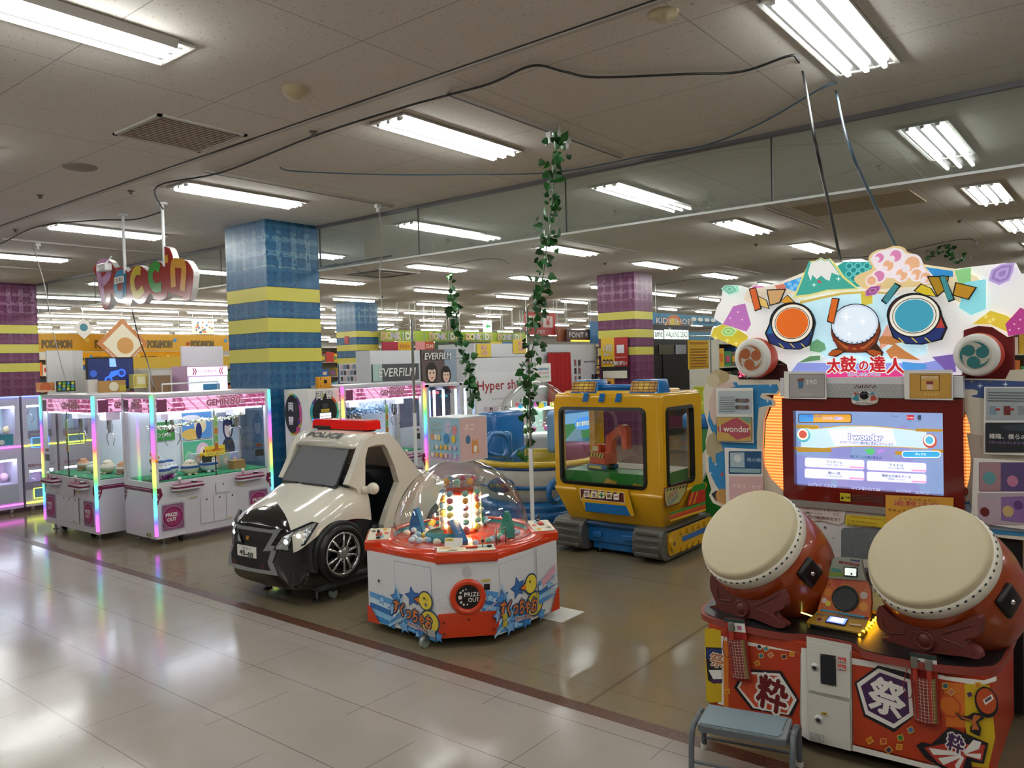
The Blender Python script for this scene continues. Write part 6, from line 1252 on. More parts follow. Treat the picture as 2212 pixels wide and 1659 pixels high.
DOME = glassy('clear_dome', (.985, .99, .99), refl=.10, rough=.01)
b = B(); b.lt([(.445 * math.cos(t), .545 + .482 * math.sin(t)) for t in [PI / 2 * i / 16 for i in range(17)]], DOME, 64); b.obj('dome', r)
b = B(); b.lt([(.45, .54), (.456, .55), (.448, .556)], ACRYL, 64); b.obj('dome_flange', r)
# inside: lit tower of clear tubes with eggs
TW_ = mat('tower_light', '#fff2d8', .4, emit=9, ecol='#ffdca8')
b = B(); b.cy((0, 0, .56), (0, 0, .80), .07, TW_, n=20); b.obj('tower_lamp', r)
b = B(); b.lt([(.001, .80), (.085, .80), (.09, .83), (.085, .845), (.001, .85)], OR2, 32); b.lt([(.12, .55), (.1, .575), (.001, .58)][::1], OR2, 32); b.obj('tower_cap', r)
b = B(); b.lt([(.16, .865), (.165, .90), (.15, .905), (.14, .9)], ACRYL, 40); b.pr(circ(.16, 40), .862, .866, ACRYL); b.obj('top_tray', r)
b = B(); b.lt([(.15, .69), (.155, .692), (.15, .694)], mat('ring_white', '#e8e8e0', .3), 40); b.obj('tower_ring', r)
egg = [mat('egg_%d' % i, c, .35) for i, c in enumerate(('#8fd0b8', '#f0b03c', '#e07a90', '#e8e0d0', '#f0d850', '#88b8d8', '#d86a7a', '#c8d8e8'))]
for k in range(7):
    t = 2 * PI * k / 7 + .35; x, y = .115 * math.cos(t), .115 * math.sin(t)
    b = B(); b.cy((x, y, .56), (x, y, .865), .03, ACRYL, n=16, caps=False); b.obj('clear_tube', r)
rnd = random.Random(5); proto_e = None
def eggo(x, y, z, i, lab, grp, s=.021):
    b_ = EGGS.get(i)
    if b_ is None:
        b_ = B().sp((0, 0, 0), (s, s, s * 1.22), egg[i], 12, 8).obj('prize_egg'); EGGS[i] = b_; o = b_
    else: o = b_.copy(); COL.objects.link(o)
    o.location = (EC[0] + x, EC[1] + y, z); o.rotation_euler = (rnd.random() * 2, rnd.random() * 2, 0); tag(o, lab, 'prize egg', grp); return o
EGGS = {}
for k in range(7):
    t = 2 * PI * k / 7 + .35
    for j in range(6): eggo(.115 * math.cos(t), .115 * math.sin(t), .585 + .046 * j, rnd.randrange(8), 'pastel prize egg stacked in a clear tube of the lit tower under the dome', 'prize eggs in the tower tubes')
for k in range(6): t = k * 1.05; eggo(.09 * math.cos(t), .09 * math.sin(t), .888, (1, 6, 2, 5, 1, 0)[k], 'pastel prize egg in the round tray on top of the lit tower', 'prize eggs in the top tray')
for k in range(60):
    t = rnd.random() * 2 * PI; q = .19 + .2 * rnd.random(); eggo(q * math.cos(t), q * math.sin(t), .535 + .02 * (q > .3), rnd.choice((0, 3, 3, 4, 5, 7, 7, 2)), 'pastel prize egg lying loose in the teal basin under the dome', 'loose prize eggs in the basin')
BLP = mat('blue_plastic', '#2f6fa8', .3); GRP_ = mat('green_plastic', '#3a9a88', .3)
for t, mm in ((200, BLP), (20, GRP_), (110, GRP_)):
    T = Matrix.Rotation(R(t), 4, 'Z'); b = B(); b.pr([(.26, 0), (.36, 0), (.36, .07), (.33, .16), (.31, .165), (.29, .1)], -.025, .025, mm, M=T @ Matrix.Translation((0, 0, .53)) @ Matrix.Rotation(PI / 2, 4, 'X')); b.cy(T @ Vector((.32, 0, .53)), T @ Vector((.32, 0, .58)), .05, mm); b.obj('shovel_crane', r)
b = B(); T = Matrix.Translation((.16, -.2, .6)) @ Matrix.Rotation(R(-32), 4, 'Z') @ Matrix.Rotation(R(24), 4, 'Y'); b.bx(-.12, .12, -.03, .03, -.02, .02, BLP, r=.006, M=T); a = Art(b, T, .021, .0005); a.text('あひる', -.0, 0, .02, PAPER, w=.09, local=True); b.obj('slide', r)
b = B(); b.lt([(.12, .5), (.13, .56), (.11, .575)], TEAL, 32, Matrix.Translation((-.03, -.12, 0))); b.obj('basin_cone', r)
T = Matrix.Rotation(R(52), 4, 'Z'); b = B(); b.tb([T @ Vector(p) for p in ((-.06 + .2, -.43, .55), (-.06 + .2, -.43, .64), (.0 + .2, -.43, .645), (.0 + .2, -.43, .55))], .005, STEEL, 8); b.obj('grab_handle', r)
b = B(); T = Matrix.Rotation(R(30), 4, 'Z'); M = T @ frame((.05, -.455, .56), '-y') @ Matrix.Rotation(R(-20), 4, 'X'); b.pr([(-.055, 0), (.055, 0), (.055, .05), (-.055, .05)], 0, .002, PAPER, M=M); a = Art(b, M, .0025, .0004); a.poly([(-.05, .03), (.0, .03), (.0, .045), (-.05, .045)], flat('#d6c235'), local=True); a.text('注意', -.025, .037, .01, INK, local=True); tag_o = b.obj('caution_card', r)
for t in (20, 100, 200, 290):
    x, y = .42 * math.cos(R(t)), .42 * math.sin(R(t)); b = B(); b.cy((x, y, 0), (x, y, .01), .028, BLACK); b.cy((x, y, .01), (x, y, .06), .008, STEEL, n=8); b.obj('leveller', r)
x, y = hit(917, 1388, Z=.03).x - EC[0], hit(917, 1388, Z=.03).y - EC[1]
b = B(); b.cy((x - .012, y, .033), (x + .012, y, .033), .033, mat('clear_caster'), n=20); b.bx(x - .018, x + .018, y - .01, y + .03, .04, .075, STEEL); b.obj('caster', r)
# printed box on top of the dome
r = thing('poster_box', 'pale blue four-sided poster box of capsule toys standing on the clear dome', 'display box', (EC[0], EC[1], 1.026), 0)
bxw, z0, z1 = .185, .0, .305
b = B(); b.bx(-bxw, bxw, -bxw, bxw, z0, z1, flat('#c9cdd0')); b.obj('box', r)
b = B(); a = Art(b, frame((0, -bxw - .001, 0), '-y'), .0005, .0004)
a.poly([(-.178, .008), (.178, .008), (.178, .297), (-.178, .297)], flat('#9cc4d8'), local=True); a.poly([(-.178, .008), (.178, .008), (.178, .05), (-.178, .06)], flat('#c8b4d4'), local=True)
a.text('めじるし', -.09, .255, .03, flat('#e8e4c8'), w=.13, local=True, back=flat('#4a8a9a'), boff=.07); a.text('いっぱいエッグ', -.09, .215, .03, PAPER, w=.13, local=True, back=flat('#3f7f8f'), boff=.07)
for x, y, s, c in ((.05, .24, .04, '#c8c4dc'), (.13, .22, .03, '#e0909a'), (-.14, .17, .022, '#e0a070'), (-.1, .165, .02, '#f0e8e0'), (-.06, .165, .02, '#e8d8a0'), (.03, .16, .032, '#4a90c8'), (.12, .16, .024, '#e8c84a')): a.disc(x, y, s, flat(c), ry=s * 1.1, local=True, n=20); a.disc(x - s * .3, y + s * .1, s * .1, INK, local=True, n=8); a.disc(x + s * .3, y + s * .1, s * .1, INK, local=True, n=8)
for k in range(6):
    for j in range(2): a.disc(-.14 + .055 * k, .1 - .055 * j, .018, flat(('#a8c8d8', '#e8e0d0', '#e8b84a', '#f0c050', '#e8c0b8', '#c8b8d8')[(k + j) % 6]), local=True, n=16)
b.obj('front_sheet', r)
b = B(); a = Art(b, frame((bxw + .001, 0, 0), '+x'), .0005, .0004); a.poly([(-.178, .008), (.178, .008), (.178, .297), (-.178, .297)], flat('#d8b4ae'), local=True); a.text('ネコ', -.06, .235, .05, flat('#f0e0c8'), w=.12, local=True); a.poly([(-.03, .05), (.06, .05), (.05, .13), (.035, .155), (.02, .135), (-.0, .135), (-.015, .155), (-.03, .12)], flat('#d8924a'), local=True); a.disc(.015, .08, .025, flat('#f0e8dc'), local=True); a.disc(-.08, .15, .03, flat('#4a7a9a'), local=True); b.obj('side_sheet', r)

r.scale = (.72, .72, .93)
p = hit(1182, 1322, Z=.003); b = B(); b.bx(-.06, .2, -.12, .14, 0, .002, PAPER); o = b.obj('floor_sheet'); o.location = (p.x, p.y, .001); tag(o, 'white sheet lying on the floor right of the dome prize machine', 'sheet')
# ================================================================ yellow excavator ride
XY = mat('excavator_yellow', '#cf9c0e', .22, coat=.4); XB_ = mat('excavator_blue', '#1565a8', .25, coat=.3); XG = mat('track_grey', '#55544f', .4, coat=.2); RUB = mat('window_rubber', '#14140f', .4)
r = thing('excavator_ride', 'yellow and blue excavator cab ride with grey tracks', 'kiddie ride', (-3.46, 6.1, 0)); D = inv(r)
x0, x1, y0, y1 = -3.985, -2.935, 5.60, 6.32
MFx = frame((0, y0, 0), '-y'); MSx = frame((x1, 0, 0), '+x'); zx = Z(1180, 800, .2592)
# lower body tapers to the base
b = B(D); bm = bmesh.new()
def hexa(b, lo, hi, z0_, z1_, m, r_=.04):
    bm = bmesh.new(); vs = [bm.verts.new((x, y, z0_)) for x, y in lo] + [bm.verts.new((x, y, z1_)) for x, y in hi]
    for f in ((3, 2, 1, 0), (4, 5, 6, 7), (0, 1, 5, 4), (1, 2, 6, 5), (2, 3, 7, 6), (3, 0, 4, 7)): bm.faces.new([vs[i] for i in f])
    bmesh.ops.bevel(bm, geom=bm.edges[:], offset=r_, segments=3, profile=.5, affect='EDGES'); b.bm(bm, m)
bm.free()
hexa(b, [(x0 + .1, y0 + .06), (x1 - .05, y0 + .06), (x1 - .05, y1 + .02), (x0 + .1, y1 + .02)], [(x0 - .02, y0 - .03), (x1 + .02, y0 - .03), (x1 + .02, y1 + .08), (x0 - .02, y1 + .08)], .265, .56, XY, .03)
b.obj('lower_body', r)
def framed(M, outer, inner, th, m, name):
    """a wall with an opening, both outlines with the same number of points"""
    b = B(D); n = len(outer); vs = [(*p, 0) for p in outer] + [(*p, 0) for p in inner] + [(*p, -th) for p in outer] + [(*p, -th) for p in inner]
    fs = []
    for i in range(n):
        j = (i + 1) % n; fs += [(i, j, n + j, n + i), (n + i, n + j, 3 * n + j, 3 * n + i), (2 * n + j, 2 * n + i, 3 * n + i, 3 * n + j), (j, i, 2 * n + i, 2 * n + j)]
    b.add(vs, fs, m, False, M); return b.obj(name, r)
def rq(x0_, x1_, z0_, z1_, r_): return rrect(x0_, x1_, z0_, z1_, r_, 5)
framed(MFx, rq(x0, x1, .54, 1.33, .05), rq(-3.93, -3.085, .59, 1.25, .05), .06, XY, 'cab_front')
framed(MSx, rq(y0 + .001, y1, .54, 1.34, .05), rq(5.66, 6.16, .60, 1.25, .05), .06, XY, 'cab_side')
framed(frame((x0, 0, 0), '-x'), rq(-y1, -y0 - .001, .54, 1.33, .05), rq(-6.16, -5.68, .60, 1.25, .05), .06, XY, 'cab_side')
for M, q, nm in ((MFx, (-3.935, -3.08, .585, 1.255), 'front'), (MSx, (5.655, 6.165, .595, 1.255), 'side')):
    n = len(rq(*q, .05)); b = B(D); o1, i1 = rq(*q, .055), rq(q[0] + .028, q[1] - .028, q[2] + .028, q[3] - .028, .03)
    b.add([(*p, .006) for p in o1] + [(*p, .014) for p in i1] + [(*p, -.03) for p in o1] + [(*p, -.03) for p in i1], [f for i in range(n) for f in ((i, (i + 1) % n, n + (i + 1) % n, n + i), (n + i, n + (i + 1) % n, 3 * n + (i + 1) % n, 3 * n + i), ((i + 1) % n, i, 2 * n + i, 2 * n + (i + 1) % n))], RUB, M=M); b.obj('window_rubber', r)
    b = B(D); b.pr(rq(q[0] + .02, q[1] - .02, q[2] + .02, q[3] - .02, .03), -.012, -.008, GLASS, M=M); b.obj('window_pane', r)
b = B(D); b.bx(x0 - .0, x1 + .0, y0 - .0, y1, 1.30, 1.37, XY, r=.035, seg=3); b.bx(x0 + .08, -3.1, y0 + .04, y1 - .05, 1.34, 1.39, XY, r=.02); b.obj('cab_roof', r)
b = B(D); b.cy((x1 - .035, y0 + .035, .56), (x1 - .035, y0 + .035, 1.33), .04, XY, n=20); b.obj('corner_post', r)
# blue roof lamps
b = B(D)
for xa, xb in ((-3.84, -3.56), (-3.26, -2.98)): hexa(b, [(xa, y0 + .03), (xb, y0 + .03), (xb, y0 + .25), (xa, y0 + .25)], [(xa + .02, y0 + .08), (xb - .02, y0 + .08), (xb - .02, y0 + .24), (xa + .02, y0 + .24)], 1.355, 1.48, XB_, .012)
b.bx(-3.58, -3.24, y0 + .1, y0 + .2, 1.36, 1.44, XB_, r=.012); b.bx(-3.56, -3.26, y0 + .085, y0 + .1, 1.38, 1.395, XB_); b.bx(-3.56, -3.26, y0 + .085, y0 + .1, 1.41, 1.42, XB_); b.obj('roof_lamp_bar', r)
for xa, xb in ((-3.84, -3.56), (-3.26, -2.98)):
    M = Matrix.Translation(((xa + xb) / 2, y0 + .031, 1.37)) @ Matrix.Rotation(PI / 2 - math.atan2(.05, .125), 4, 'X'); b = B(D); a = Art(b, M, .003, .0006); a.poly(rrect(-.12, .12, .012, .105, .008), flat('#b8862a'), local=True); a.disc(0, .06, .07, flat('#d8b03a'), ry=.035, local=True)
    for k in range(5): a.poly([(-.1 + .05 * k - .003, .012), (-.1 + .05 * k + .003, .012), (-.1 + .05 * k + .003, .105), (-.1 + .05 * k - .003, .105)], flat('#6a4a1a'), local=True)
    for k in range(3): a.poly([(-.12, .03 + .028 * k), (.12, .03 + .028 * k), (.12, .034 + .028 * k), (-.12, .034 + .028 * k)], flat('#6a4a1a'), local=True)
    b.obj('lamp_print', r)
for xm in (-3.68, -3.52, -3.36): b = B(D); b.pr([(0, 0), (.05, 0), (.065, .07), (.02, .07)], 0, .012, XB_, M=frame((xm, y0, 1.30), '-y')); b.obj('roof_strip', r)
# front print, safety board
b = B(D); MFb = frame((0, y0 - .034, 0), '-y'); a = Art(b, MFb, .0, .0006)
a.poly(zx(245, 955, 685, 990, 690, 1020, 740, 1220, 325, 1175, 255, 1010), flat('#55420a')); a.poly(zx(248, 958, 682, 993, 687, 1022, 736, 1216, 328, 1171, 258, 1008), XY)
a.poly(zx(322, 1098, 665, 1130, 705, 1215, 328, 1172), XB_)
a.poly(zx(280, 982, 650, 1018, 655, 1108, 284, 1070), flat('#e8dcc8')); a.poly(zx(286, 988, 645, 1023, 649, 1102, 289, 1065), flat('#5a100c')); 
for k in range(6): x = 300 + 55 * k; a.poly(zx(x, 1062, x + 25, 1064, x + 50, 1005, x + 25, 1000), flat('#d8b82a'))
for k, t in enumerate('安全十第一'):
    q = zx(340 + 63 * k, 1028 + 6 * k); a.poly([(q[0][0] + sx * 6, q[0][1] + sy * 6.5) for sx, sy in ((-1, -1), (1, -1), (1, 1), (-1, 1))], PAPER)
    a.text(t if t != '十' else '✚', q[0][0], q[0][1], 9, flat('#2f7a2a') if t == '十' else flat('#7a4a24'), w=9 if t != '一' else 8, off=.03) if t != '一' else a.poly([(q[0][0] - 4.5, q[0][1] - 1), (q[0][0] + 4.5, q[0][1] - 1), (q[0][0] + 4.5, q[0][1] + 1), (q[0][0] - 4.5, q[0][1] + 1)], flat('#7a4a24'))
b.obj('front_print', r)
b = B(D); MSb = frame((x1 + .026, 0, 0), '+x'); a = Art(b, MSb, .0, .0006)
a.poly(zx(980, 980, 1175, 935, 1168, 1010, 1110, 1110, 1000, 1145, 984, 1080), flat('#6a1210')); a.poly(zx(986, 988, 1168, 945, 1160, 1008, 1105, 1103, 1005, 1135, 990, 1078), flat('#a8a060'))
for k in range(7): x = 1000 + 26 * k; a.poly(zx(x, 1010 - 6 * k, x + 12, 1006 - 6 * k, x + 20, 985 - 6 * k, x + 8, 988 - 6 * k), INK)
a.text('SAFETY', *zx(1050, 1030)[0], 9, flat('#a83028'), w=22, back=PAPER, rot=14); a.text('FIRST', *zx(1055, 1075)[0], 9, flat('#3a6a8a'), w=22, back=PAPER, rot=16)
a.poly(zx(1218, 960, 1318, 930, 1318, 985, 1195, 1018), flat('#2a7a24')); a.poly(zx(1190, 1022, 1318, 990, 1318, 1090, 1165, 1128), flat('#b8281c'))
for k in (0, 1): a.poly(zx(1212 + 35 * k, 1015 - 8 * k, 1220 + 35 * k, 1013 - 8 * k, 1190 + 35 * k, 1120 - 8 * k, 1180 + 35 * k, 1122 - 8 * k), XY)
for (c, y) in (('#3a8a34', 1165), ('#c84a1c', 1185), ('#b8301c', 1205), ('#d8a81c', 1222)): a.poly(zx(1020, y + 22, 1318, y - 72, 1318, y - 54, 1022, y + 38), flat(c))
b.obj('side_print', r)
# base and tracks
b = B(D); b.bx(x0 + .02, x1 - .0, y0 + .02, y1 + .05, .235, .275, mat('excavator_navy', '#0f3f6a', .3), r=.015); b.bx(-3.70, -3.19, y0 + .05, y1, .10, .25, XB_, r=.01); b.bx(-3.66, -3.22, y0 + .07, y1, .035, .12, XB_, r=.012); b.bx(-3.64, -3.55, y0 + .03, y0 + .06, .14, .19, XB_, r=.006); b.bx(-3.35, -3.25, y0 + .03, y0 + .06, .14, .19, XB_, r=.006); b.obj('base', r)
TM = Matrix(((0, 0, 1, 0), (1, 0, 0, 0), (0, 1, 0, 0), (0, 0, 0, 1)))
def track(xa, xb, side):
    prof = []; ya, yb, za_, zb_ = y0 - .06, y1 + .18, .03, .285
    for cy_, cz, a0_ in ((yb - .1, zb_ - .1, 0), (ya + .1, zb_ - .1, 90), (ya + .08, za_ + .08, 180), (yb - .08, za_ + .08, 270)):
        rr_ = .1 if cz > .15 else .08; prof += [(cy_ + rr_ * math.cos(R(a0_ + t)), cz + rr_ * math.sin(R(a0_ + t))) for t in (0, 30, 60, 90)]
    T = Matrix.Translation((0, 0, 0)) @ TM; b = B(D); b.pr(prof, xa, xb, XG, M=T, smooth=False)
    for k in range(4):   # cleats on the curved front
        zc_ = .06 + .058 * k; b.bx(xa + .03, xb - .03, ya - .006, ya + .01, zc_, zc_ + .03, XG, r=.005)
    to = b.obj('track', r)
    if side:
        b = B(D); b.pr(rrect(ya + .1, yb - .02, .06, .245, .04), xb, xb + .012, XY, M=T); b.pr(rrect(ya + .34, yb - .04, .135, .175, .004), xb + .012, xb + .016, XB_, M=T); b.pr(circ(.05, 24, ya + .16, .155), xb + .012, xb + .03, XY, M=T); b.pr(circ(.016, 16, ya + .16, .155), xb + .03, xb + .034, XG, M=T)
        for k in range(6): b.pr(rrect(ya + .3 + .11 * k, ya + .36 + .11 * k, .2, .24, .01), xb + .012, xb + .026, XY, M=T); b.pr(rrect(ya + .3 + .11 * k, ya + .36 + .11 * k, .062, .1, .01), xb + .012, xb + .026, XY, M=T)
        b.obj('track_plate', to)
track(x0 - .01, -3.69, False); track(-3.2, x1 + .0, True)
for x in (-3.62, -3.28): b = B(D); b.cy((x, y0 + .12, 0), (x, y0 + .12, .012), .03, BLACK); b.cy((x, y0 + .12, .01), (x, y0 + .12, .05), .01, STEEL, n=8); b.obj('leveller', r)
# play field inside: green counter with a small orange digger
b = B(D); b.bx(x0 + .07, x1 - .07, y0 + .05, y1 - .1, .54, .70, flat('#1d7a28', .4)); b.bx(x0 + .07, x1 - .07, y0 + .3, y1 - .1, .70, .705, flat('#8a8a72')); b.obj('play_counter', r)
for (u, v) in ((-3.46, .62), (-3.2, .6)): b = B(D); b.pr([(u - .07, v - .02), (u - .03, v + .03), (u + .07, v + .01), (u + .05, v - .03)], 0, .002, flat('#b8982a'), M=frame((0, y0 + .046, 0), '-y')); b.obj('counter_sticker', r)
toy = thing('toy_excavator', 'small orange model digger standing behind the front window of the excavator ride', 'toy', (-3.62, y0 + .2, .702), -12); OG2 = mat('toy_orange', '#c4481c', .35)
b = B()
for s in (-1, 1): b.bx(-.11, .1, s * .07 - .025, s * .07 + .025, 0, .05, flat('#2a5a7a'), r=.015); b.bx(-.08, .07, s * .07 - .028, s * .07 + .028, .012, .036, flat('#c9b83a'), r=.008)
b.obj('track', toy); b = B(); b.bx(-.09, .1, -.075, .075, .05, .15, OG2, r=.006); b.bx(-.07, .01, -.06, .04, .15, .215, OG2, r=.008); b.bx(-.062, .0, -.062, -.058, .16, .205, flat('#c9c890')); b.obj('cab', toy)
b = B(); a = Art(b, frame((0, -.076, 0), '-y'), .001, .0005); a.poly([(-.085, .11), (.09, .11), (.09, .145), (-.085, .145)], flat('#1a1a14'), local=True)
for k in range(5): a.poly([(-.08 + .034 * k, .11), (-.064 + .034 * k, .11), (-.046 + .034 * k, .145), (-.062 + .034 * k, .145)], flat('#d8c03a'), local=True)
b.obj('stripe_print', toy)
b = B(); T = frame((0, .02, 0), '-y'); b.pr([(.04, .14), (.10, .14), (.105, .27), (.23, .38), (.27, .37), (.275, .33), (.3, .2), (.25, .19), (.22, .31), (.2, .32), (.12, .25)], -.03, .03, OG2, M=T) if 0 else b.pr([(.04, .14), (.11, .14), (.12, .25), (.2, .32), (.225, .3), (.235, .19), (.285, .19), (.29, .36), (.26, .39), (.22, .395), (.05, .29)], -.03, .03, OG2, M=T); b.obj('arm', toy)
# ================================================================ on the ceiling
CWH = mat('ceiling_white', '#b5b0a6', .5)
def ctag(b, name, lab, cat, grp=None, **k): return tag(b.obj(name), lab, cat, grp)
# intake grille
q = [hit(x, y, Z=HC) for x, y in ((242, 288), (342, 245), (537, 290), (430, 326))]
gx0, gx1, gy0, gy1 = (q[0].x + q[3].x) / 2, (q[1].x + q[2].x) / 2, (q[0].y + q[1].y) / 2, (q[2].y + q[3].y) / 2
gc = Vector(((gx0 + gx1) / 2, (gy0 + gy1) / 2, HC)); r = thing('air_grille', 'beige rectangular air intake grille in the ceiling at upper left', 'air vent', gc); I = inv(r)
b = B(I)
for t in ((gx0, gx1, gy0, gy0 + .025), (gx0, gx1, gy1 - .025, gy1), (gx0, gx0 + .025, gy0, gy1), (gx1 - .025, gx1, gy0, gy1)): b.bx(*t, HC - .014, HC, CWH)
b.obj('frame', r); b = B(I)
b.bx(gx0 + .02, gx1 - .02, gy0 + .02, gy1 - .02, HC - .002, HC, mat('grille_back', '#7a7062', .7))
for i in range(16): x = gx0 + .03 + (gx1 - gx0 - .06) * i / 15; b.bx(x - .007, x + .007, gy0 + .02, gy1 - .02, HC - .01, HC - .002, mat('grille_slat', '#b8ae9e', .6))
b.obj('slats', r)
def disc_at(x, y, rr_, prof, m, name, lab, cat, grp=None):
    p = hit(x, y, Z=HC); b = B(); b.lt([(a * rr_, -z) for a, z in prof], m, 24); o = b.obj(name); o.location = p; return tag(o, lab, cat, grp)
disc_at(172, 360, .13, ((1, 0), (.98, .008), (.9, .012), (.001, .012)), mat('speaker_mesh', '#8a8177', .7), 'ceiling_speaker', 'round flush ceiling speaker left of the air intake grille', 'speaker')
disc_at(638, 190, .075, ((1, 0), (1, .03), (.7, .05), (.5, .055), (.45, .07), (.001, .07)), mat('detector_beige', '#b5a684', .5), 'smoke_detector', 'beige smoke detector on the ceiling above the cables', 'smoke detector')
disc_at(1433, 28, .075, ((1, 0), (.95, .01), (.35, .012), (.35, .04), (.001, .04)), mat('detector_beige', '#b5a684', .5), 'sprinkler', 'white sprinkler with round plate at the top of the picture', 'sprinkler')
disc_at(1021, 631, .075, ((1, 0), (1, .03), (.7, .05), (.001, .06)), mat('detector_beige'), 'smoke_detector', 'small beige smoke detector far back right of the hanging ivy', 'smoke detector')
for i, (x, y) in enumerate(((677, 284), (34, 495), (283, 412), (87, 421), (1900, 357), (1331, 454), (2072, 476), (1633, 527), (966, 518), (1307, 568), (826, 640))):
    disc_at(x, y, .03, ((1, 0), (.9, .01), (.5, .012), (.5, .03), (.8, .032), (.001, .035)), mat('sprinkler_metal', '#6a655c', .4, .5), 'sprinkler', 'small dark sprinkler head on the ceiling', 'sprinkler', 'small ceiling sprinklers')
RAIL = mat('track_rail', '#c2bdb5', .45)
def rail(x0, y0, x1, y1, lab, hang=()):
    p, q = hit(x0, y0, Z=HC), hit(x1, y1, Z=HC); x = (p.x + q.x) / 2; r = thing('lighting_track', lab, 'track', (x, (p.y + q.y) / 2, HC))
    b = B(inv(r)); b.bx(x - .018, x + .018, p.y, q.y, HC - .022, HC, RAIL); b.bx(x - .005, x + .005, p.y + .01, q.y - .01, HC - .024, HC - .02, BLACK); b.obj('rail', r)
    for t in hang: y = p.y + (q.y - p.y) * t; b = B(inv(r)); b.bx(x - .02, x + .02, y - .03, y + .03, HC - .06, HC - .02, WHITE); b.cy((x, y, HC - .1), (x, y, HC - .06), .018, WHITE, n=10); b.obj('plug', r)
    return x
rail(965, 200, 1345, 335, 'lighting track over the long ivy chain', (.52, .62)); rail(438, 366, 850, 443, 'lighting track in front of the blue pillar', (.9,)); rail(0, 515, 350, 545, 'lighting track at left behind the letter sign', (.2,)); rail(1648, 447, 1775, 490, 'lighting track beyond the glass screen at right'); rail(1215, 515, 1383, 543, 'lighting track beyond the glass screen near the ivy'); rail(0, 575, 178, 586, 'short lighting track at the far left edge'); rail(1560, 575, 1650, 590, 'lighting track above the drum game topper at left')
# four-way cassette air conditioner and a hatch outline
p = hit(822, 590, Z=HC); r = thing('cassette_air_conditioner', 'square four-way cassette air conditioner behind the blue pillar', 'air conditioner', p)
b = B(); b.bx(-.5, .5, -.5, .5, -.02, 0, CWH); b.bx(-.3, .3, -.3, .3, -.03, -.02, mat('cassette_grille', '#a8a49a', .5)); b.obj('panel', r)
for M in range(4): b = B(Matrix.Rotation(PI / 2 * M, 4, 'Z')); b.bx(-.38, .38, .36, .43, -.024, -.02, BLACK); b.obj('air_slot', r)
p = hit(1855, 440, Z=HC); b = B(); b.bx(-.6, .6, -.42, .42, -.012, 0, mat('cassette_beige', '#a8987c', .6)); o = b.obj('ceiling_panel'); o.location = p; tag(o, 'beige ceiling cassette panel beyond the glass screen at right', 'air vent')
# cables strung along the ceiling
CBK = mat('black_cable', '#16181a', .5); CBL = mat('blue_cable', '#3d5a6e', .5); CGY = mat('grey_cable', '#a5a19b', .5)
def cable(pts, m, rad, lab, z=HC - .03, name='cable', tail=()):
    P = [hit(x, y, Z=(z if len(t) < 1 else t[0])) for x, y, *t in pts] + [Vector(v) for v in tail]
    b = B(); b.tb(spline(P, 6), rad, m, 6); return tag(b.obj(name), lab, 'cable')
topL = hit(1815, 560, Y=YT + .02); topR = hit(1935, 532, Y=YT + .02)
cable([(-60, 545), (0, 527), (80, 490), (205, 476), (290, 474), (348, 458)], CBK, .007, 'black cable sagging along the ceiling at the left to the sign rod')
cable([(352, 452, HC - .12), (340, 402), (480, 372), (672, 296), (858, 236), (965, 206), (1060, 180), (1150, 142), (1220, 155), (1290, 167), (1480, 160), (1600, 155), (1700, 122), (1720, 126), (1735, 160)], CBK, .007, 'long black cable strung along the ceiling and down to the drum game topper', tail=[(hit(1760, 300, Y=3.2)), (hit(1790, 440, Y=3.7)), topL])
cable([(605, 362), (640, 370), (820, 377), (985, 377), (1200, 372), (1400, 335), (1520, 315), (1640, 268), (1788, 184), (1806, 200)], CBL, .006, 'blue cable strung along the ceiling and down to the drum game topper', tail=[hit(1830, 300, Y=3.2), hit(1880, 420, Y=3.6), topR])
cable([(1710, 560), (1900, 552), (2095, 516), (2097, 560)], CBK, .006, 'thin dark cable behind the drum game topper at right')
cable([(695, 578), (740, 571), (830, 600), (1040, 560), (1100, 570)], CBK, .004, 'thin cable along the cassette air conditioner')
cable([(1285, 612), (1420, 615), (1500, 602), (1560, 605)], CBK, .005, 'thin cable from the purple pillar to the right')
b = B(); x = -7.41; b.tb([(-7.49, 5.88, HC - .01), (-7.49, 5.88, 2.83), (-7.3, 5.9, 2.83), (-6.3, 5.9, 2.84)], .012, DARK, 6); tag(b.obj('cable'), 'dark cable running down the blue pillar and along the glass screen edge', 'cable')
# grey cords hanging from the ceiling rails
def drop(x, y, bot, lab, wig=.05):
    p = hit(x, y, Z=HC - .03); q = bot; b = B(); b.tb(spline([p, p.lerp(q, .3) + Vector((wig, 0, 0)), p.lerp(q, .65) - Vector((wig * .6, 0, 0)), q], 6), .006, CGY, 6); tag(b.obj('cord'), lab, 'cord')
drop(70, 526, Vector((-9.6, 3.9, 1.44)), 'grey power cord dropping to the station machines at left'); drop(817, 446, hit(828, 670, X=-6.7), 'grey power cord hanging right of the blue pillar')
b = B(); b.tb(spline([hit(285, 668, X=-9.3), hit(300, 730, X=-9.3), hit(318, 780, X=-9.3), hit(333, 842, X=-8.0)], 5), .007, CBK, 6); tag(b.obj('cord'), 'black cord hanging below the red letter sign', 'cord')

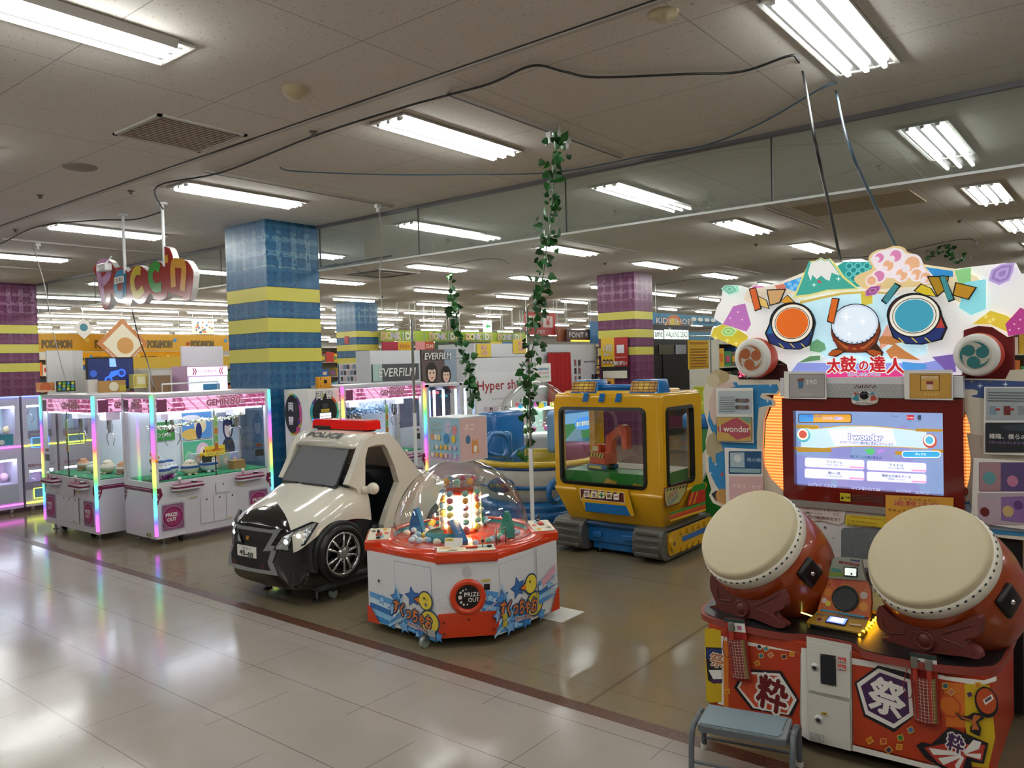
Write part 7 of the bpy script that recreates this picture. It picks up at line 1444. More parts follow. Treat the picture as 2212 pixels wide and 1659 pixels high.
# hanging letter sign
p1, p2 = hit(265, 463, Z=HC), hit(350, 438, Z=HC); ang = math.degrees(math.atan2(p2.y - p1.y, p2.x - p1.x)); MPn = frame(p1, ang)
r = thing('hanging_sign', 'red cut-out letter sign on two white rods below the ceiling', 'sign', (p1 + p2) / 2); ZS = Z(0, 460, .24108)
SR = mat('sign_red', '#a0221c', .12, coat=.3); SW = mat('sign_white', '#d6d4d2', .3)
b = B(inv(r)); out = bez(trace(MPn, ZS(840, 510, 870, 450, 940, 412, 1000, 440, 1030, 490, 1100, 480, 1150, 530, 1200, 480, 1250, 468, 1300, 500, 1330, 520, 1350, 460, 1390, 430, 1440, 440, 1490, 490, 1480, 460, 1462, 312, 1500, 305, 1530, 330, 1555, 410, 1540, 430, 1560, 440, 1620, 420, 1680, 430, 1725, 500, 1735, 560, 1705, 775, 1640, 765, 1640, 745, 1545, 725, 1510, 690, 1500, 750, 1440, 778, 1380, 760, 1350, 710, 1300, 800, 1240, 808, 1190, 770, 1180, 830, 1130, 830, 1120, 810, 1060, 800, 1020, 740, 1000, 720, 985, 820, 940, 870, 915, 800, 890, 690, 870, 570)), 2)
b.pr(out, -.06, 0, SW, M=MPn); cxs = sum(p[0] for p in out) / len(out)
b.pr([(x - .004, y - .003) for x, y in out], .0, .004, SR, side=SR, M=MPn); b.obj('backing', r)
def glyph(c, pts, w_):
    b = B(inv(r)); P = trace(MPn, ZS(*pts)); n = len(P); k = w_ * .0046
    sp_ = spline([(x, y, 0) for x, y in P], 6); L_, R_ = [], []
    for i, p in enumerate(sp_):
        d = (sp_[min(i + 1, len(sp_) - 1)] - sp_[max(i - 1, 0)]).normalized(); nn = Vector((-d.y, d.x, 0)) * k; L_.append(p + nn); R_.append(p - nn)
    vs = [(*q.xy, .006) for q in L_] + [(*q.xy, .006) for q in R_]; m_ = len(L_)
    b.add(vs, [(i, i + 1, m_ + i + 1, m_ + i) if 0 else (m_ + i, m_ + i + 1, i + 1, i) for i in range(m_ - 1)], flat(c, .15), M=MPn); b.obj('letter', r)
glyph('#c795c0', (935, 800, 915, 680, 885, 500, 920, 450, 980, 470, 975, 560, 905, 640), 11); glyph('#3a95c4', (1110, 540, 1060, 560, 1040, 640, 1050, 720, 1090, 735, 1115, 680, 1120, 540, 1120, 755), 9); glyph('#d8c02a', (1265, 520, 1220, 520, 1190, 600, 1205, 700, 1240, 735, 1290, 680), 10); glyph('#2f9a34', (1435, 500, 1395, 470, 1355, 530, 1360, 620, 1395, 670, 1450, 660), 10); glyph('#d89a2a', (1490, 380, 1495, 450), 8); glyph('#d89a2a', (1560, 665, 1555, 470, 1600, 450, 1650, 480, 1640, 700), 10)
for p, yb in ((p1, 575), (p2, 540)):
    z0 = p.z - .62; b = B(inv(r)); b.cy((p.x, p.y, z0), (p.x, p.y, HC), .016, WHITE, n=10); b.cy((p.x, p.y, HC - .02), (p.x, p.y, HC), .05, WHITE); b.obj('rod', r)
c = trace(MPn, ZS(1000, 500))[0]; p = MPn @ Vector((c[0], c[1], .1)); r = thing('security_camera', 'white bullet security camera in front of the red letter sign', 'camera', p, ang)
b = B(); b.bx(-.05, .15, -.04, .04, -.04, .04, WHITE, r=.012); b.obj('body', r); b = B(); b.cy((-.055, 0, -.01), (-.048, 0, -.01), .03, BLACK); b.sp((-.05, 0, -.01), (.02, .028, .028), BLACK, 12, 8); b.obj('lens', r); b = B(); b.cy((.1, 0, .04), (.1, .06, .12), .008, WHITE, n=8); b.obj('bracket', r)
q = trace(MPn, ZS(1032, 580, 1118, 560, 1122, 620, 1035, 640)); P = MPn @ Vector((*q[0], .05)); b = B(Matrix.Translation(-P)); b.pr(q, .01, .012, PAPER, M=MPn); Art(b, MPn, .0125).text('立入禁止', (q[0][0] + q[2][0]) / 2, (q[0][1] + q[2][1]) / 2, .035, INK, w=.14, local=True); o = b.obj('notice_card'); o.location = P; tag(o, 'small white notice card hung on the blue letter of the sign', 'notice')

# ivy garlands
LEAF = mat('ivy_leaf', '#1c5a1e', .4, noise=.35, scale=12); LEAF2 = mat('ivy_leaf_dark', '#123c16', .4)
def ivy(pts, n, s, rad, lab, seed, chain=True):
    rnd = random.Random(seed); P = spline(pts, 10); r = thing('ivy_garland', lab, 'ivy', P[0]); I = inv(r); b = B(I); b.tb(P, .004, mat('ivy_stem', '#5a7a4a', .6), 5); b.obj('stem', r)
    b = B(I)
    for i in range(n):
        t = rnd.random() * (len(P) - 1); k = int(t); c = P[k].lerp(P[min(k + 1, len(P) - 1)], t - k) + Vector((rnd.gauss(0, rad), rnd.gauss(0, rad), rnd.gauss(0, rad)))
        q = Matrix.Translation(c) @ Matrix.Rotation(rnd.random() * 6.3, 4, 'Z') @ Matrix.Rotation(rnd.uniform(.5, 2.3), 4, 'X') @ Matrix.Rotation(rnd.random() * 6.3, 4, 'Z'); e = s * rnd.uniform(.6, 1.25)
        b.add([q @ Vector((x * e, y * e, z * e)) for x, y, z in ((0, 0, 0), (.45, .12, .12), (.5, .45, .1), (.25, .8, .0), (0, 1.1, -.12), (-.25, .8, .0), (-.5, .45, .1), (-.45, .12, .12), (0, .5, -.06))], [(0, 1, 8), (1, 2, 8), (2, 3, 8), (3, 4, 8), (4, 5, 8), (5, 6, 8), (6, 7, 8), (7, 0, 8)], LEAF if rnd.random() < .7 else LEAF2, True)
    b.obj('leaves', r, kind='stuff'); return r
top = hit(1208, 296, Z=HC - .08); bot = hit(1140, 990, Z=.9) if 0 else None
d0 = (top - EYE).dot(-m3.col[2]) if 0 else None
PX = -3.05                                   # the garland hangs just in front of the boat ride
ivy([top, hit(1196, 400, Y=top.y), hit(1180, 540, Y=top.y), hit(1165, 660, Y=top.y + .1), hit(1150, 760, Y=top.y + .25), hit(1140, 860, Y=top.y + .4), hit(1138, 1000, Y=top.y + .5)], 240, .056, .033, 'long green artificial ivy garland hanging from the ceiling to the white pole', 2)
b = B(); pt = hit(1138, 665, Y=top.y + .42); pb = hit(1138, 1112, Y=top.y + .42); yy = top.y + .42
gz = pb.copy(); gz.z = 0.0
b.tb([(pt.x + .12, yy, pt.z + .03), (pt.x + .03, yy, pt.z + .03), (pt.x, yy, pt.z), (pt.x, yy, .02)], .011, CHROME, 8); b.cy((pt.x, yy, 0.0), (pt.x, yy, .02), .12, STEEL); b.cy((pt.x, yy, .02), (pt.x, yy, .95), .017, WHITE, n=10); tag(b.obj('pole'), 'chrome and white pole carrying the long ivy garland', 'pole')
b = B(); b.tb([top + Vector((0, 0, .08)), top], .01, WHITE, 6); b.tb([hit(1196, 420, Y=top.y), hit(1150, 760, Y=top.y + .3)], .005, STEEL, 6); tag(b.obj('chain'), 'thin steel chain inside the long ivy garland', 'chain')
t2 = hit(966, 590, X=-7.0); ivy([hit(968, 592, Z=HC - .03), hit(975, 650, X=-6.9), hit(985, 700, X=-6.6), hit(1000, 760, X=-6.4), hit(1018, 820, X=-6.3), hit(1022, 872, X=-6.3)], 110, .085, .03, 'second ivy garland farther back above the pale claw cabinet', 3)
ivy([hit(1995, 560, Z=HC - .1), hit(2020, 545, Z=HC - .05), hit(2045, 535, Z=HC - .05), hit(2075, 562, Z=HC - .15)], 60, .07, .05, 'small ivy tuft on the ceiling behind the drum game topper', 4)
p = hit(1053, 705, X=-14.5); b = B(); b.bx(-.02, .02, -.17, .17, -.17, .17, glow('#d8f0e0', .8)); a = Art(b, frame((.02, 0, 0), '+x'), .001, .001); a.poly([(-.1, 0), (-.02, .08), (-.02, .03), (.1, .03), (.1, -.03), (-.02, -.03), (-.02, -.08)], glow('#1f9a4a', .7), local=True); b.cy((0, 0, .17), (0, 0, HC - p.z), .01, STEEL, n=6); o = b.obj('exit_sign'); o.location = p; tag(o, 'green arrow exit sign hanging far back in the centre', 'exit sign')
# ================================================================ things farther back
def bgbox(name, lab, cat, x0, y0, x1, y1, X=None, Y=None, d=.3, m='#cccccc', art=None, grp=None, r=0.0, floor=False, kind=None):
    """a box whose outer face covers the photo rectangle x0..x1, y0..y1 on the plane X (looking to +x) or Y (looking to -y)"""
    xm, ym = (x0 + x1) / 2, (y0 + y1) / 2
    if X is not None: a, c = hit(x0, ym, X=X).y, hit(x1, ym, X=X).y; zt, zb = hit(xm, y0, X=X).z, hit(xm, y1, X=X).z; loc = Vector((X, (a + c) / 2, 0)); rz = 90
    else: a, c = hit(x0, ym, Y=Y).x, hit(x1, ym, Y=Y).x; zt, zb = hit(xm, y0, Y=Y).z, hit(xm, y1, Y=Y).z; loc = Vector(((a + c) / 2, Y, 0)); rz = 0
    if floor: zb = 0
    w = abs(c - a) / 2; loc.z = zb; h = zt - zb
    b = B(); b.bx(-w, w, 0, d, 0, h, flat(m) if isinstance(m, str) else m, r=r)
    if art: art(Art(b, frame((0, -.0005, 0), '-y'), .001, .0012), w, h)
    if zb > 1.75 and 'poster' not in name and 'tag' not in name and 'card' not in name and 'box' not in name: [b.cy((s * w * .9, d / 2, h), (s * w * .9, d / 2, HC - zb), .005, STEEL, n=5) for s in (-1, 1)]
    o = b.obj(name); o.location = loc; o.rotation_euler = (0, 0, R(rz)); tag(o, lab, cat, grp, kind); return o
def rect(a, x0, x1, y0, y1, c): a.poly([(x0, y0), (x1, y0), (x1, y1), (x0, y1)], flat(c) if isinstance(c, str) else c, local=True)
# --- station machines at the far left (facing the aisle side)
def station(lab, y0, y1, c1, c2, wide):
    X = -10.55; r = thing('station_machine', lab, 'claw machine', (X, (y0 + y1) / 2, 0), 90, 'two-tier station machines at the left'); w = (y1 - y0) / 2 - .01
    LIL = mat('station_body', '#c4c0d8', .35); b = B()
    for z0, z1 in ((.06, .36 if wide else .1), (.66, .80) if wide else (.5, .78), (1.30, 1.40)): b.bx(-w, w, 0, .6, z0, z1, LIL)
    b.bx(-w + .001, w - .001, .45, .601, .061, 1.399, LIL); b.bx(-w - .001, -w + .05, -.003, .602, .062, 1.398, LIL); b.bx(w - .05, w + .001, -.003, .602, .062, 1.398, LIL); b.bx(-w + .002, w - .002, .001, .03, .80, .95, LIL)
    if not wide: b.bx(-w, w, 0, .4, .1, .30, LIL)
    b.obj('body', r)
    for z0, z1 in (((.36, .66) if wide else (.3, .5)), (.95, 1.30)):
        b = B(); b.bx(-w + .05, w - .05, .005, .01, z0, z1, GLASS); b.obj('pane', r); b = B(); b.bx(-w + .06, w - .06, .05, .08, z1 - .03, z1 - .01, LAMPW); b.obj('cabinet_lamp', r)
        b = B(); claw(b, -w * .3, .2, z1 - .02, .8); b.obj('claw', r); b = B(); b.bx(-w + .05, w - .05, .42, .45, z0, z1, flat('#c8e0e8' if z0 > .9 else '#d8b8d8')); b.obj('picture_back', r)
    b = B(); L1 = glow(c1, 2.2); b.bx(-w, w, -.012, .0, .795, .81, L1); b.bx(-w, w, -.012, 0, .10, .115, L1); b.bx(-w, w, -.012, 0, 1.395, 1.41, glow('#6a78ff', 2.0)); b.obj('led_line', r)
    b = B(); a = Art(b, frame((0, -.001, 0), '-y'), .0, .001)
    if wide: rect(a, -w + .02, w - .08, .83, .96, '#3a8a9a'); [a.disc(-w * .5 + .09 * k, .87 + .03 * (k % 2), .03, flat(('#d8742a', '#c03a3a', '#d8b83a', '#3a5aa0', '#e0e0e0')[k % 5]), local=True, n=14) for k in range(5)]; a.text('ドーナツボール', -.05, .93, .03, INK, w=.22, local=True); a.text('cat.city', .0, .25, .04, flat('#e0d4e8'), w=.2, local=True); rect(a, -w + .03, w - .05, .14, .34, '#b0b4c4')
    else:
        for z_, gl in ((.86, c2), (.24, '#d8f04a')): rect(a, -w, w, z_ - .06 + .09, z_ + .12, '#8a86a0'); a.text('STATION', 0, z_ + .075, .024, flat('#c8c4d8'), w=.2, local=True); rect(a, -.1, .1, z_ - .09, z_ + .04, glow(gl, 1.2)); rect(a, -.09, .09, z_ - .08, z_ + .03, flat('#7aa8c8'))
        a.text('目指せ大量ゲット', 0, .56, .035, flat('#8a1c3a'), w=.3, local=True)
    b.obj('front_print', r)
    for x in (-w + .1, w - .1): b = B(); b.cy((x - .012, .1, .03), (x + .012, .1, .03), .03, PAPER); b.bx(x - .02, x + .02, .07, .13, .05, .07, DARK); b.obj('caster', r)
station('wide lilac station machine with pink light lines at the left edge', 2.95, 3.72, '#e85ad8', '#5a8cff', True)
station('narrow station machine with blue square screen beside the wide one', 3.73, 4.12, '#e8f04a', '#4a8cff', False)
station('lilac station machine seen through the front-left claw machine', 4.13, 4.55, '#d8e84a', '#d8f04a', False)
rnd = random.Random(11)
for k in range(12):
    y, z = 3.05 + .055 * k, (.96 if k % 2 else .38); o = B().sp((0, 0, .05), (.05, .05, .05), mat('ball_%d' % (k % 5), ('#e8c0d8', '#f0e0b0', '#b8d8e8', '#d86a5a', '#f0f0f0')[k % 5], .7), 12, 8).obj('prize_ball'); o.location = (-10.8, y, z if z < .5 else .952); tag(o, 'round soft prize ball in the wide station machine at the left edge', 'prize', 'prize balls in the station machine')
# --- cards standing on the claw machine roofs
bgbox('picture_card', 'orange picture card on the roof of the front-left claw machine', 'card', 78, 826, 118, 846, X=-9.1, d=.01, m='#d8925a', art=lambda a, w, h: (a.disc(0, h * .45, w * .6, flat('#c8643a'), local=True), rect(a, -w, w, 0, h * .15, '#e8c8a0')))
bgbox('picture_card', 'dark green card with dots on the roof of the front-left claw machine', 'card', 122, 823, 163, 846, X=-9.0, d=.01, m='#20301c', art=lambda a, w, h: [a.disc(-w * .7 + w * .45 * (k % 4), h * (.25 + .27 * (k // 4)), w * .16, flat(('#5aa83a', '#3a8ac0', '#c8c03a')[k % 3]), local=True, n=12) for k in range(12)])
bgbox('tissue_box', 'white folded card on the roof between the two claw machines', 'card', 190, 820, 212, 848, X=-8.9, d=.05, m='#d8d0c8'); bgbox('figure_card', 'brown and cream cut-out card leaning on the claw machine roof', 'card', 213, 822, 272, 848, X=-8.85, d=.01, m='#b88a4a', art=lambda a, w, h: (a.disc(w * .1, h * .5, w * .35, flat('#e8dcc0'), local=True), rect(a, w * .5, w, h * .1, h * .6, '#c8b03a')))
b = B(); p = hit(350, 830, X=-7.7); q = hit(470, 824, X=-7.7); b.tb([(p.x, p.y, 1.45), (p.x, p.y, p.z), (q.x, q.y, q.z), (q.x, q.y, 1.45)], .008, WHITE, 6); tag(b.obj('rail_frame'), 'low white tube frame on the roof of the large claw machine', 'frame')
# --- left back area
bgbox('partition_board', 'tall white partition board beside the purple pillar', 'board', 102, 757, 158, 850, X=-13, d=.04, m='#cfcdcb', floor=True); bgbox('partition_board', 'narrow white board right behind the tall partition board', 'board', 158, 757, 180, 850, X=-13.3, d=.04, m='#c4c2c0', floor=True)
def art(a, w, h):
    rect(a, -w * .96, w * .96, h * .06, h * .95, glow('#0c1a4a', .5)); G2 = glow('#2a5ae0', .9); G3 = glow('#16246a', .6)
    a.poly([(-w * .05, h * .7), (w * .25, h * .7), (w * .2, h * .97), (-w * .05, h * .97)], glow('#6a90d0', .9), local=True); a.poly([(-w * .2, h * .3), (w * .3, h * .45), (w * .35, h * .6), (0, h * .55)], G2, local=True); a.disc(-w * .12, h * .28, w * .17, G2, local=True); a.disc(-w * .12, h * .28, w * .1, G3, local=True); a.disc(w * .45, h * .5, w * .18, G2, local=True); a.disc(w * .45, h * .5, w * .11, G3, local=True); a.disc(-w * .75, h * .5, w * .15, glow('#22408a', .7), local=True)
bgbox('television', 'wide television showing dark blue motorbike picture behind the claw machines', 'television', 188, 772, 289, 840, X=-12.4, d=.05, m='#08080a', art=art); b = B(); p = hit(240, 845, X=-12.45); b.cy((p.x, p.y, 0), (p.x, p.y, 1.5), .02, DARK); tag(b.obj('television_stand'), 'dark post carrying the television', 'stand')
bgbox('partition_board', 'white rounded board left of the blue pillar', 'board', 393, 748, 483, 830, X=-13, d=.04, m='#c6c2ca', r=.01, floor=True)
bgbox('claw_machine', 'pink-lit claw machine with chevrons in front of the rounded board', 'claw machine', 405, 790, 492, 846, X=-12.0, d=.5, m='#e0b8dc', floor=True, art=lambda a, w, h: (rect(a, -w, w, h - .16, h - .02, glow('#e8d0e8', .8)), a.text('トリプルキャッチ', 0, h - .09, .06, flat('#b84a8a'), w=w * .8, local=True), [a.poly([(s * w * (.62 + .1 * k), h - .15), (s * w * (.55 + .1 * k), h - .09), (s * w * (.62 + .1 * k), h - .03), (s * w * (.66 + .1 * k), h - .03), (s * w * (.6 + .1 * k), h - .09), (s * w * (.66 + .1 * k), h - .15)], flat('#b02a5a'), local=True) for s in (-1, 1) for k in (0, 1)], rect(a, -w * .95, w * .95, h - .6, h - .18, glow('#c8dcf0', .7)), rect(a, -.1, .2, h - .5, h - .3, '#3a8ac0')))
bgbox('counter', 'white counter with brown panel behind the claw machines', 'counter', 322, 800, 372, 846, X=-12.2, d=.5, m='#cfcac8', floor=True, art=lambda a, w, h: rect(a, -w * .9, w * .85, 0, h - .08, '#8a6a4a')); bgbox('box', 'magenta box beside the white counter', 'box', 374, 808, 402, 846, X=-12.65, d=.3, m='#a01a6a', floor=True)
bgbox('gift_bag', 'yellow patterned gift bag right of the television', 'bag', 288, 808, 322, 838, X=-12.25, d=.15, m='#d8c870', art=lambda a, w, h: (rect(a, -w * .5, w * .5, h * .3, h * .8, '#e8e0c0'), [a.disc(s * w * .75, h * (.2 + .2 * k), w * .12, flat('#b89a2a'), local=True, n=8) for s in (-1, 1) for k in range(4)]))
def banner(y0, y1, x0, x1, X, lab, txts, base='#d8a01c'):
    def art(a, w, h):
        for k, (t, u) in enumerate(txts): a.text(t, -w + 2 * w * u, h * .42, h * .42, flat('#7a6220'), w=h * 1.5, local=True, back=flat('#2a2418'), boff=.05)
        rnd = random.Random(int(x0))
        for k in range(14): u = (k + .5) / 14; a.disc(-w + 2 * w * u, h * (.45 + .2 * (k % 2)), h * .12, flat(('#2a5a3a', '#3a8ac0', '#a83a2a', '#e8c84a')[k % 4]), local=True, n=8) if all(abs(u - v) > .07 for _, v in txts) else None
    bgbox('shop_banner', lab, 'banner', x0, y0, x1, y1, X=X, d=.03, m=base, art=art)
banner(722, 759, 60, 500, -20, 'long golden yellow shop banner across the left background', [('POKéMON', .12), ('POKéMON', .35), ('POKéMON', .6), ('POKéMON', .83)]); banner(760, 786, 170, 400, -20.6, 'second golden banner under the first, behind the television', [('POKéMON', .2), ('POKeMON', .63)])
p = hit(266, 742, X=-19.2)
r = thing('hanging_diamond', 'orange and cream diamond shaped hanging card in front of the golden banner', 'sign', p, 90); b = B(); b.pr([(0, -.62), (.62, 0), (0, .62), (-.62, 0)], -.02, 0, flat('#b8743a'), M=frame((0, 0, 0), '-y')); a = Art(b, frame((0, 0, 0), '-y'), .001, .002); a.poly([(0, -.48), (.48, 0), (0, .48), (-.48, 0)], flat('#e0d8c0'), local=True); a.disc(.05, -.05, .2, flat('#c08a4a'), local=True); [a.text('STAR COLLECTION', s * .28, -.28, .05, PAPER, w=.4, local=True, rot=45 * s) for s in (1, -1)]; b.cy((0, 0, .6), (0, 0, 1.0), .006, WHITE, n=6); b.obj('card', r)
p = hit(181, 710, X=-19.4); b = B(); b.pr([(0, -.25), (.25, 0), (0, .25), (-.25, 0)], -.01, 0, PAPER, M=frame((0, 0, 0), '+x')); a = Art(b, frame((0, 0, 0), '+x'), .001, .002); a.disc(0, .03, .09, flat('#2a7a8a'), local=True); b.cy((0, 0, .24), (0, 0, HC - p.z), .006, STEEL, n=5); o = b.obj('hanging_diamond'); o.location = p; tag(o, 'small white diamond card with teal spot above the golden banner', 'sign')
bgbox('patterned_banner', 'cream banner with small figures right of the diamond card', 'banner', 415, 692, 462, 722, X=-20.5, d=.02, m='#d8d2b8', art=lambda a, w, h: [a.disc(random.Random(k).uniform(-w * .85, w * .85), random.Random(k + 50).uniform(h * .1, h * .9), .03, flat(('#6a5a3a', '#2a5a8a', '#b05a3a')[k % 3]), local=True, n=8) for k in range(20)])
# --- far store shelving with goods (two-sided gondolas; one mesh of goods per shelf row, past counting at this distance)
PAL = ['#b8332a', '#d8a82a', '#2a5a9a', '#3a8a4a', '#d8d0c0', '#8a4a8a', '#d8742a', '#e8c8b0', '#1c2a3a', '#7ab0c8', '#c84a7a', '#6a5a4a']
GM = [mat('goods_%d' % i, c, .55) for i, c in enumerate(PAL)]
def shelf(lab, X, ya, yb, zt, seed, along='y', n=5, head=None, m='#c4beb0'):
    rnd = random.Random(seed); L_ = abs(yb - ya); ctr = (ya + yb) / 2
    r = thing('store_shelf', lab, 'shelf', (X, ctr, 0) if along == 'y' else (ctr, X, 0), 90 if along == 'y' else 0); b = B(); w = L_ / 2
    b.bx(-w, w, .45, .48, 0, zt, flat(m))
    for k in range(n + 1): b.bx(-w, w, 0, .45, .05 + (zt - .1) * k / n - .015, .05 + (zt - .1) * k / n, flat(m))
    for k in range(int(L_ / 1.2) + 2): x = min(w, -w + 1.2 * k); b.bx(x - .015, x + .015, 0, .48, 0, zt, flat(m))
    b.obj('rack', r); b = B()
    for k in range(n):
        z0 = .05 + (zt - .1) * k / n; hh = (zt - .1) / n; x = -w + .03
        while x < w - .1:
            bw = rnd.uniform(.08, .3); g = GM[rnd.randrange(12)]; h_ = hh * rnd.uniform(.5, .85); b.bx(x, min(x + bw, w - .02), .04, .35, z0, z0 + h_, g)
            if rnd.random() < .6: b.bx(x + bw * .2, min(x + bw * .75, w - .03), .032, .04, z0 + h_ * .3, z0 + h_ * .7, GM[rnd.randrange(12)])
            x += bw + .01
    b.obj('goods', r, kind='stuff')
    if head: b = B(); rect(Art(b, frame((0, 0, 0), '-y'), .001), -w, w, zt, zt + .25, head); b.bx(-w, w, .01, .05, zt, zt + .25, flat(head)); b.obj('header_board', r)
shelf('long store shelf of small colourful boxes behind the golden banners', -21, 6.3, 13, 2.1, 1); shelf('second store shelf behind the television and counter', -17.5, 7.6, 11.6, 1.75, 2, head='#d8b030')
shelf('store shelf filling the gap between the two blue pillars', -19, 14.8, 19, 2.3, 3); shelf('long store shelf of bright goods far behind the photo booths', -16.5, 17, 29, 2.25, 4, n=6); shelf('store shelf far behind the purple pillar', -11.0, 18.5, 30, 2.2, 5, head='#2a7a9a'); shelf('store shelf with toys left of the drum game', -6.4, 15.5, 24, 2.1, 6, head='#2f8fae'); shelf('store shelf seen left of the drum game cabinet', -4.9, -.0 + 11.2, 13.6, 1.9, 7); shelf('back wall shelf at the right behind the drum game', 12.5, -4.6, 1.5, 2.0, 8, along='x'); shelf('long low shelf at the far left of the sales floor', -24, 10, 19, 2.0, 9); shelf('far shelf beyond the leftmost purple pillar', -25, 4, 9.6, 2.2, 12)
# green banner line with pastel letters, boards underneath
def art(a, w, h):
    for u in (.1, .38, .62, .85):
        for k, ch in enumerate('DONKIDS'): a.text(ch, -w + 2 * w * u + .17 * (k - 3), h * .5, h * .6, flat(('#d87a4a', '#d8c03a', '#9a9ac8', '#c8a0a8', '#7aa0b0', '#e0dcd0', '#d8943a')[k]), local=True, back=PAPER, boff=.05)
bgbox('shop_banner', 'yellow-green striped shop banner with pastel letters in the centre background', 'banner', 822, 716, 1138, 738, X=-15.4, d=.04, m='#8fa62a', art=art)
for i, (x0, x1, c, t, tc) in enumerate(((826, 860, '#a8203a', '', ''), (860, 888, '#d8a81c', 'おもちゃ', '#b02a1c'), (898, 918, '#d88a8a', '', ''), (918, 938, '#b03a1c', 'DAI', '#e8e0d0'), (940, 968, '#2a4a1c', '', ''), (970, 996, '#2a201c', 'CAFE', '#c8a83a'), (1060, 1085, '#d8b81c', '', ''), (1086, 1108, '#3a6a9a', '', ''), (1108, 1132, '#c8281c', 'SALE', '#f0e0c0'))):
    bgbox('sign_board', ('crimson', 'golden', 'pink', 'brick red square', 'dark green', 'dark brown', 'yellow', 'blue', 'bright red')[i] + ' sign board under the green striped banner', 'sign', x0, 738, x1, 757, X=-15.3, d=.02, m=c, art=(lambda a, w, h, t=t, tc=tc: a.text(t, 0, h * .5, h * .45, flat(tc), w=w * 1.4, local=True)) if t else None, grp='sign boards under the green banner')
bgbox('hanging_banner', 'red hanging banner with white yen sign in the centre background', 'banner', 1134, 675, 1200, 724, X=-12.2, d=.01, m='#a8201c', art=lambda a, w, h: (rect(a, -w * .75, -w * .1, h * .35, h * .85, '#d8c8c0'), rect(a, w * .15, w * .8, h * .35, h * .85, '#d8c8c0'), a.text('¥', -w * .42, h * .6, h * .4, flat('#a8201c'), local=True), a.text('¥', w * .48, h * .6, h * .4, flat('#a8201c'), local=True), a.text('お会計', 0, h * .16, h * .18, PAPER, local=True)))
bgbox('sign_board', 'dark board with FONT lettering right of the red banner', 'sign', 1224, 712, 1276, 738, X=-12, d=.04, m='#4a241c', art=lambda a, w, h: (a.text('FONT R', 0, h * .55, h * .42, flat('#e0dcd0'), w=w * 1.6, local=True, back=INK, boff=.05), rect(a, -w * .7, w * .9, 0, h * .14, glow('#e8c040', .8)))); bgbox('sign_board', 'brown cartoon board beside the FONT board', 'sign', 1204, 706, 1224, 738, X=-12.1, d=.03, m='#8a4a2c'); bgbox('sign_board', 'blue board at the left side of the purple pillar', 'sign', 1276, 694, 1296, 742, X=-11.9, d=.03, m='#2a6a9a')
# --- photo booths
BW = mat('booth_fabric', '#d3d3d6', .7, noise=.04, scale=3)
bgbox('photo_booth', 'white photo booth with a portrait poster and puffy lettering, left one', 'photo booth', 800, 757, 909, 830, X=-8.4, d=.3, m=BW, floor=True)
def face(a, cx, cy, s, hair='#1c1614'): a.disc(cx, cy, s * 1.15, flat(hair), local=True, ry=s * 1.5); a.disc(cx, cy - s * .15, s * .8, flat('#e0bca8'), local=True, ry=s * 1.1); a.disc(cx, cy + s * .75, s * .8, flat(hair), local=True, ry=s * .35); [a.disc(cx + k * s * .35, cy, s * .13, INK, local=True, n=10) for k in (-1, 1)]; a.disc(cx, cy - s * .7, s * .18, flat('#b02a34'), local=True, ry=s * .1, n=12)
def art(a, w, h): rect(a, -w * .98, w * .98, 0, h, '#5a4a48'); rect(a, w * .3, w * .98, 0, h, '#8a98a8'); face(a, -w * .45, h * .3, w * .28); face(a, w * .35, h * .22, w * .24); a.text('EVERFILM', -w * .1, h * .8, h * .2, PAPER, w=w * 1.5, local=True, back=INK, boff=.04, shear=.15)
bgbox('booth_poster', 'large portrait poster with puffy white lettering on the photo booth', 'poster', 910, 755, 986, 826, X=-8.38, d=.03, m='#3a3434', art=art)
def art(a, w, h): rect(a, -w * .98, w * .98, 0, h, '#4a4a50'); rect(a, -w * .98, -w * .6, 0, h, '#a8c0b8'); a.text('EVERFILM', .02, h * .5, h * .5, PAPER, w=w * 1.6, local=True, back=INK, boff=.04, shear=.15)
bgbox('booth_poster', 'low wide poster with the same puffy lettering beside the blue pillar', 'poster', 804, 786, 905, 822, X=-8.38, d=.01, m='#3a3434', art=art)
bgbox('photo_sheet', 'white sheet of small sample pictures on the far blue pillar', 'poster', 733, 785, 774, 828, Y=13.24, d=.02, m='#c8ccd4', art=lambda a, w, h: [rect(a, -w * .85 + w * .35 * (k % 5), -w * .6 + w * .35 * (k % 5), h * (.12 + .3 * (k // 5)), h * (.34 + .3 * (k // 5)), ('#3a3a44', '#b8a8b0', '#6a7a9a')[k % 3]) for k in range(15)])
bgbox('wall_tag', 'small red tag on the yellow stripes of the far blue pillar', 'sign', 744, 726, 753, 743, Y=13.24, d=.01, m='#a8201c')
def lady(a, x, y, s, big=False):
    a.disc(x, y + s * .5, s * .22, flat('#221a1a'), local=True, ry=s * .45); a.disc(x, y + s * .58, s * .13, flat('#e4c4b8'), local=True, ry=s * .18); a.disc(x, y, s * .28, flat('#e8e6ea'), local=True, ry=s * .35); a.disc(x, y - s * .45, s * .3, flat('#2a2a30'), local=True, ry=s * .22)
def art(a, w, h):
    rect(a, -w * .97, w * .97, .02, h * .86, '#dcdade'); a.text('Hyper shot', 0, h * .72, h * .12, flat('#9a1c20'), w=w * 1.85, local=True); a.text('（ハイパーショット）', -w * .1, h * .6, h * .022, INK, w=w * .6, local=True)
    for k in range(6): x, y = -w * .45 + w * .55 * (k % 2), h * (.42 - .23 * (k // 2)); rect(a, x - w * .25, x + w * .25, y - h * .1, y + h * .11, '#c9bcc6'); lady(a, x, y, h * .11)
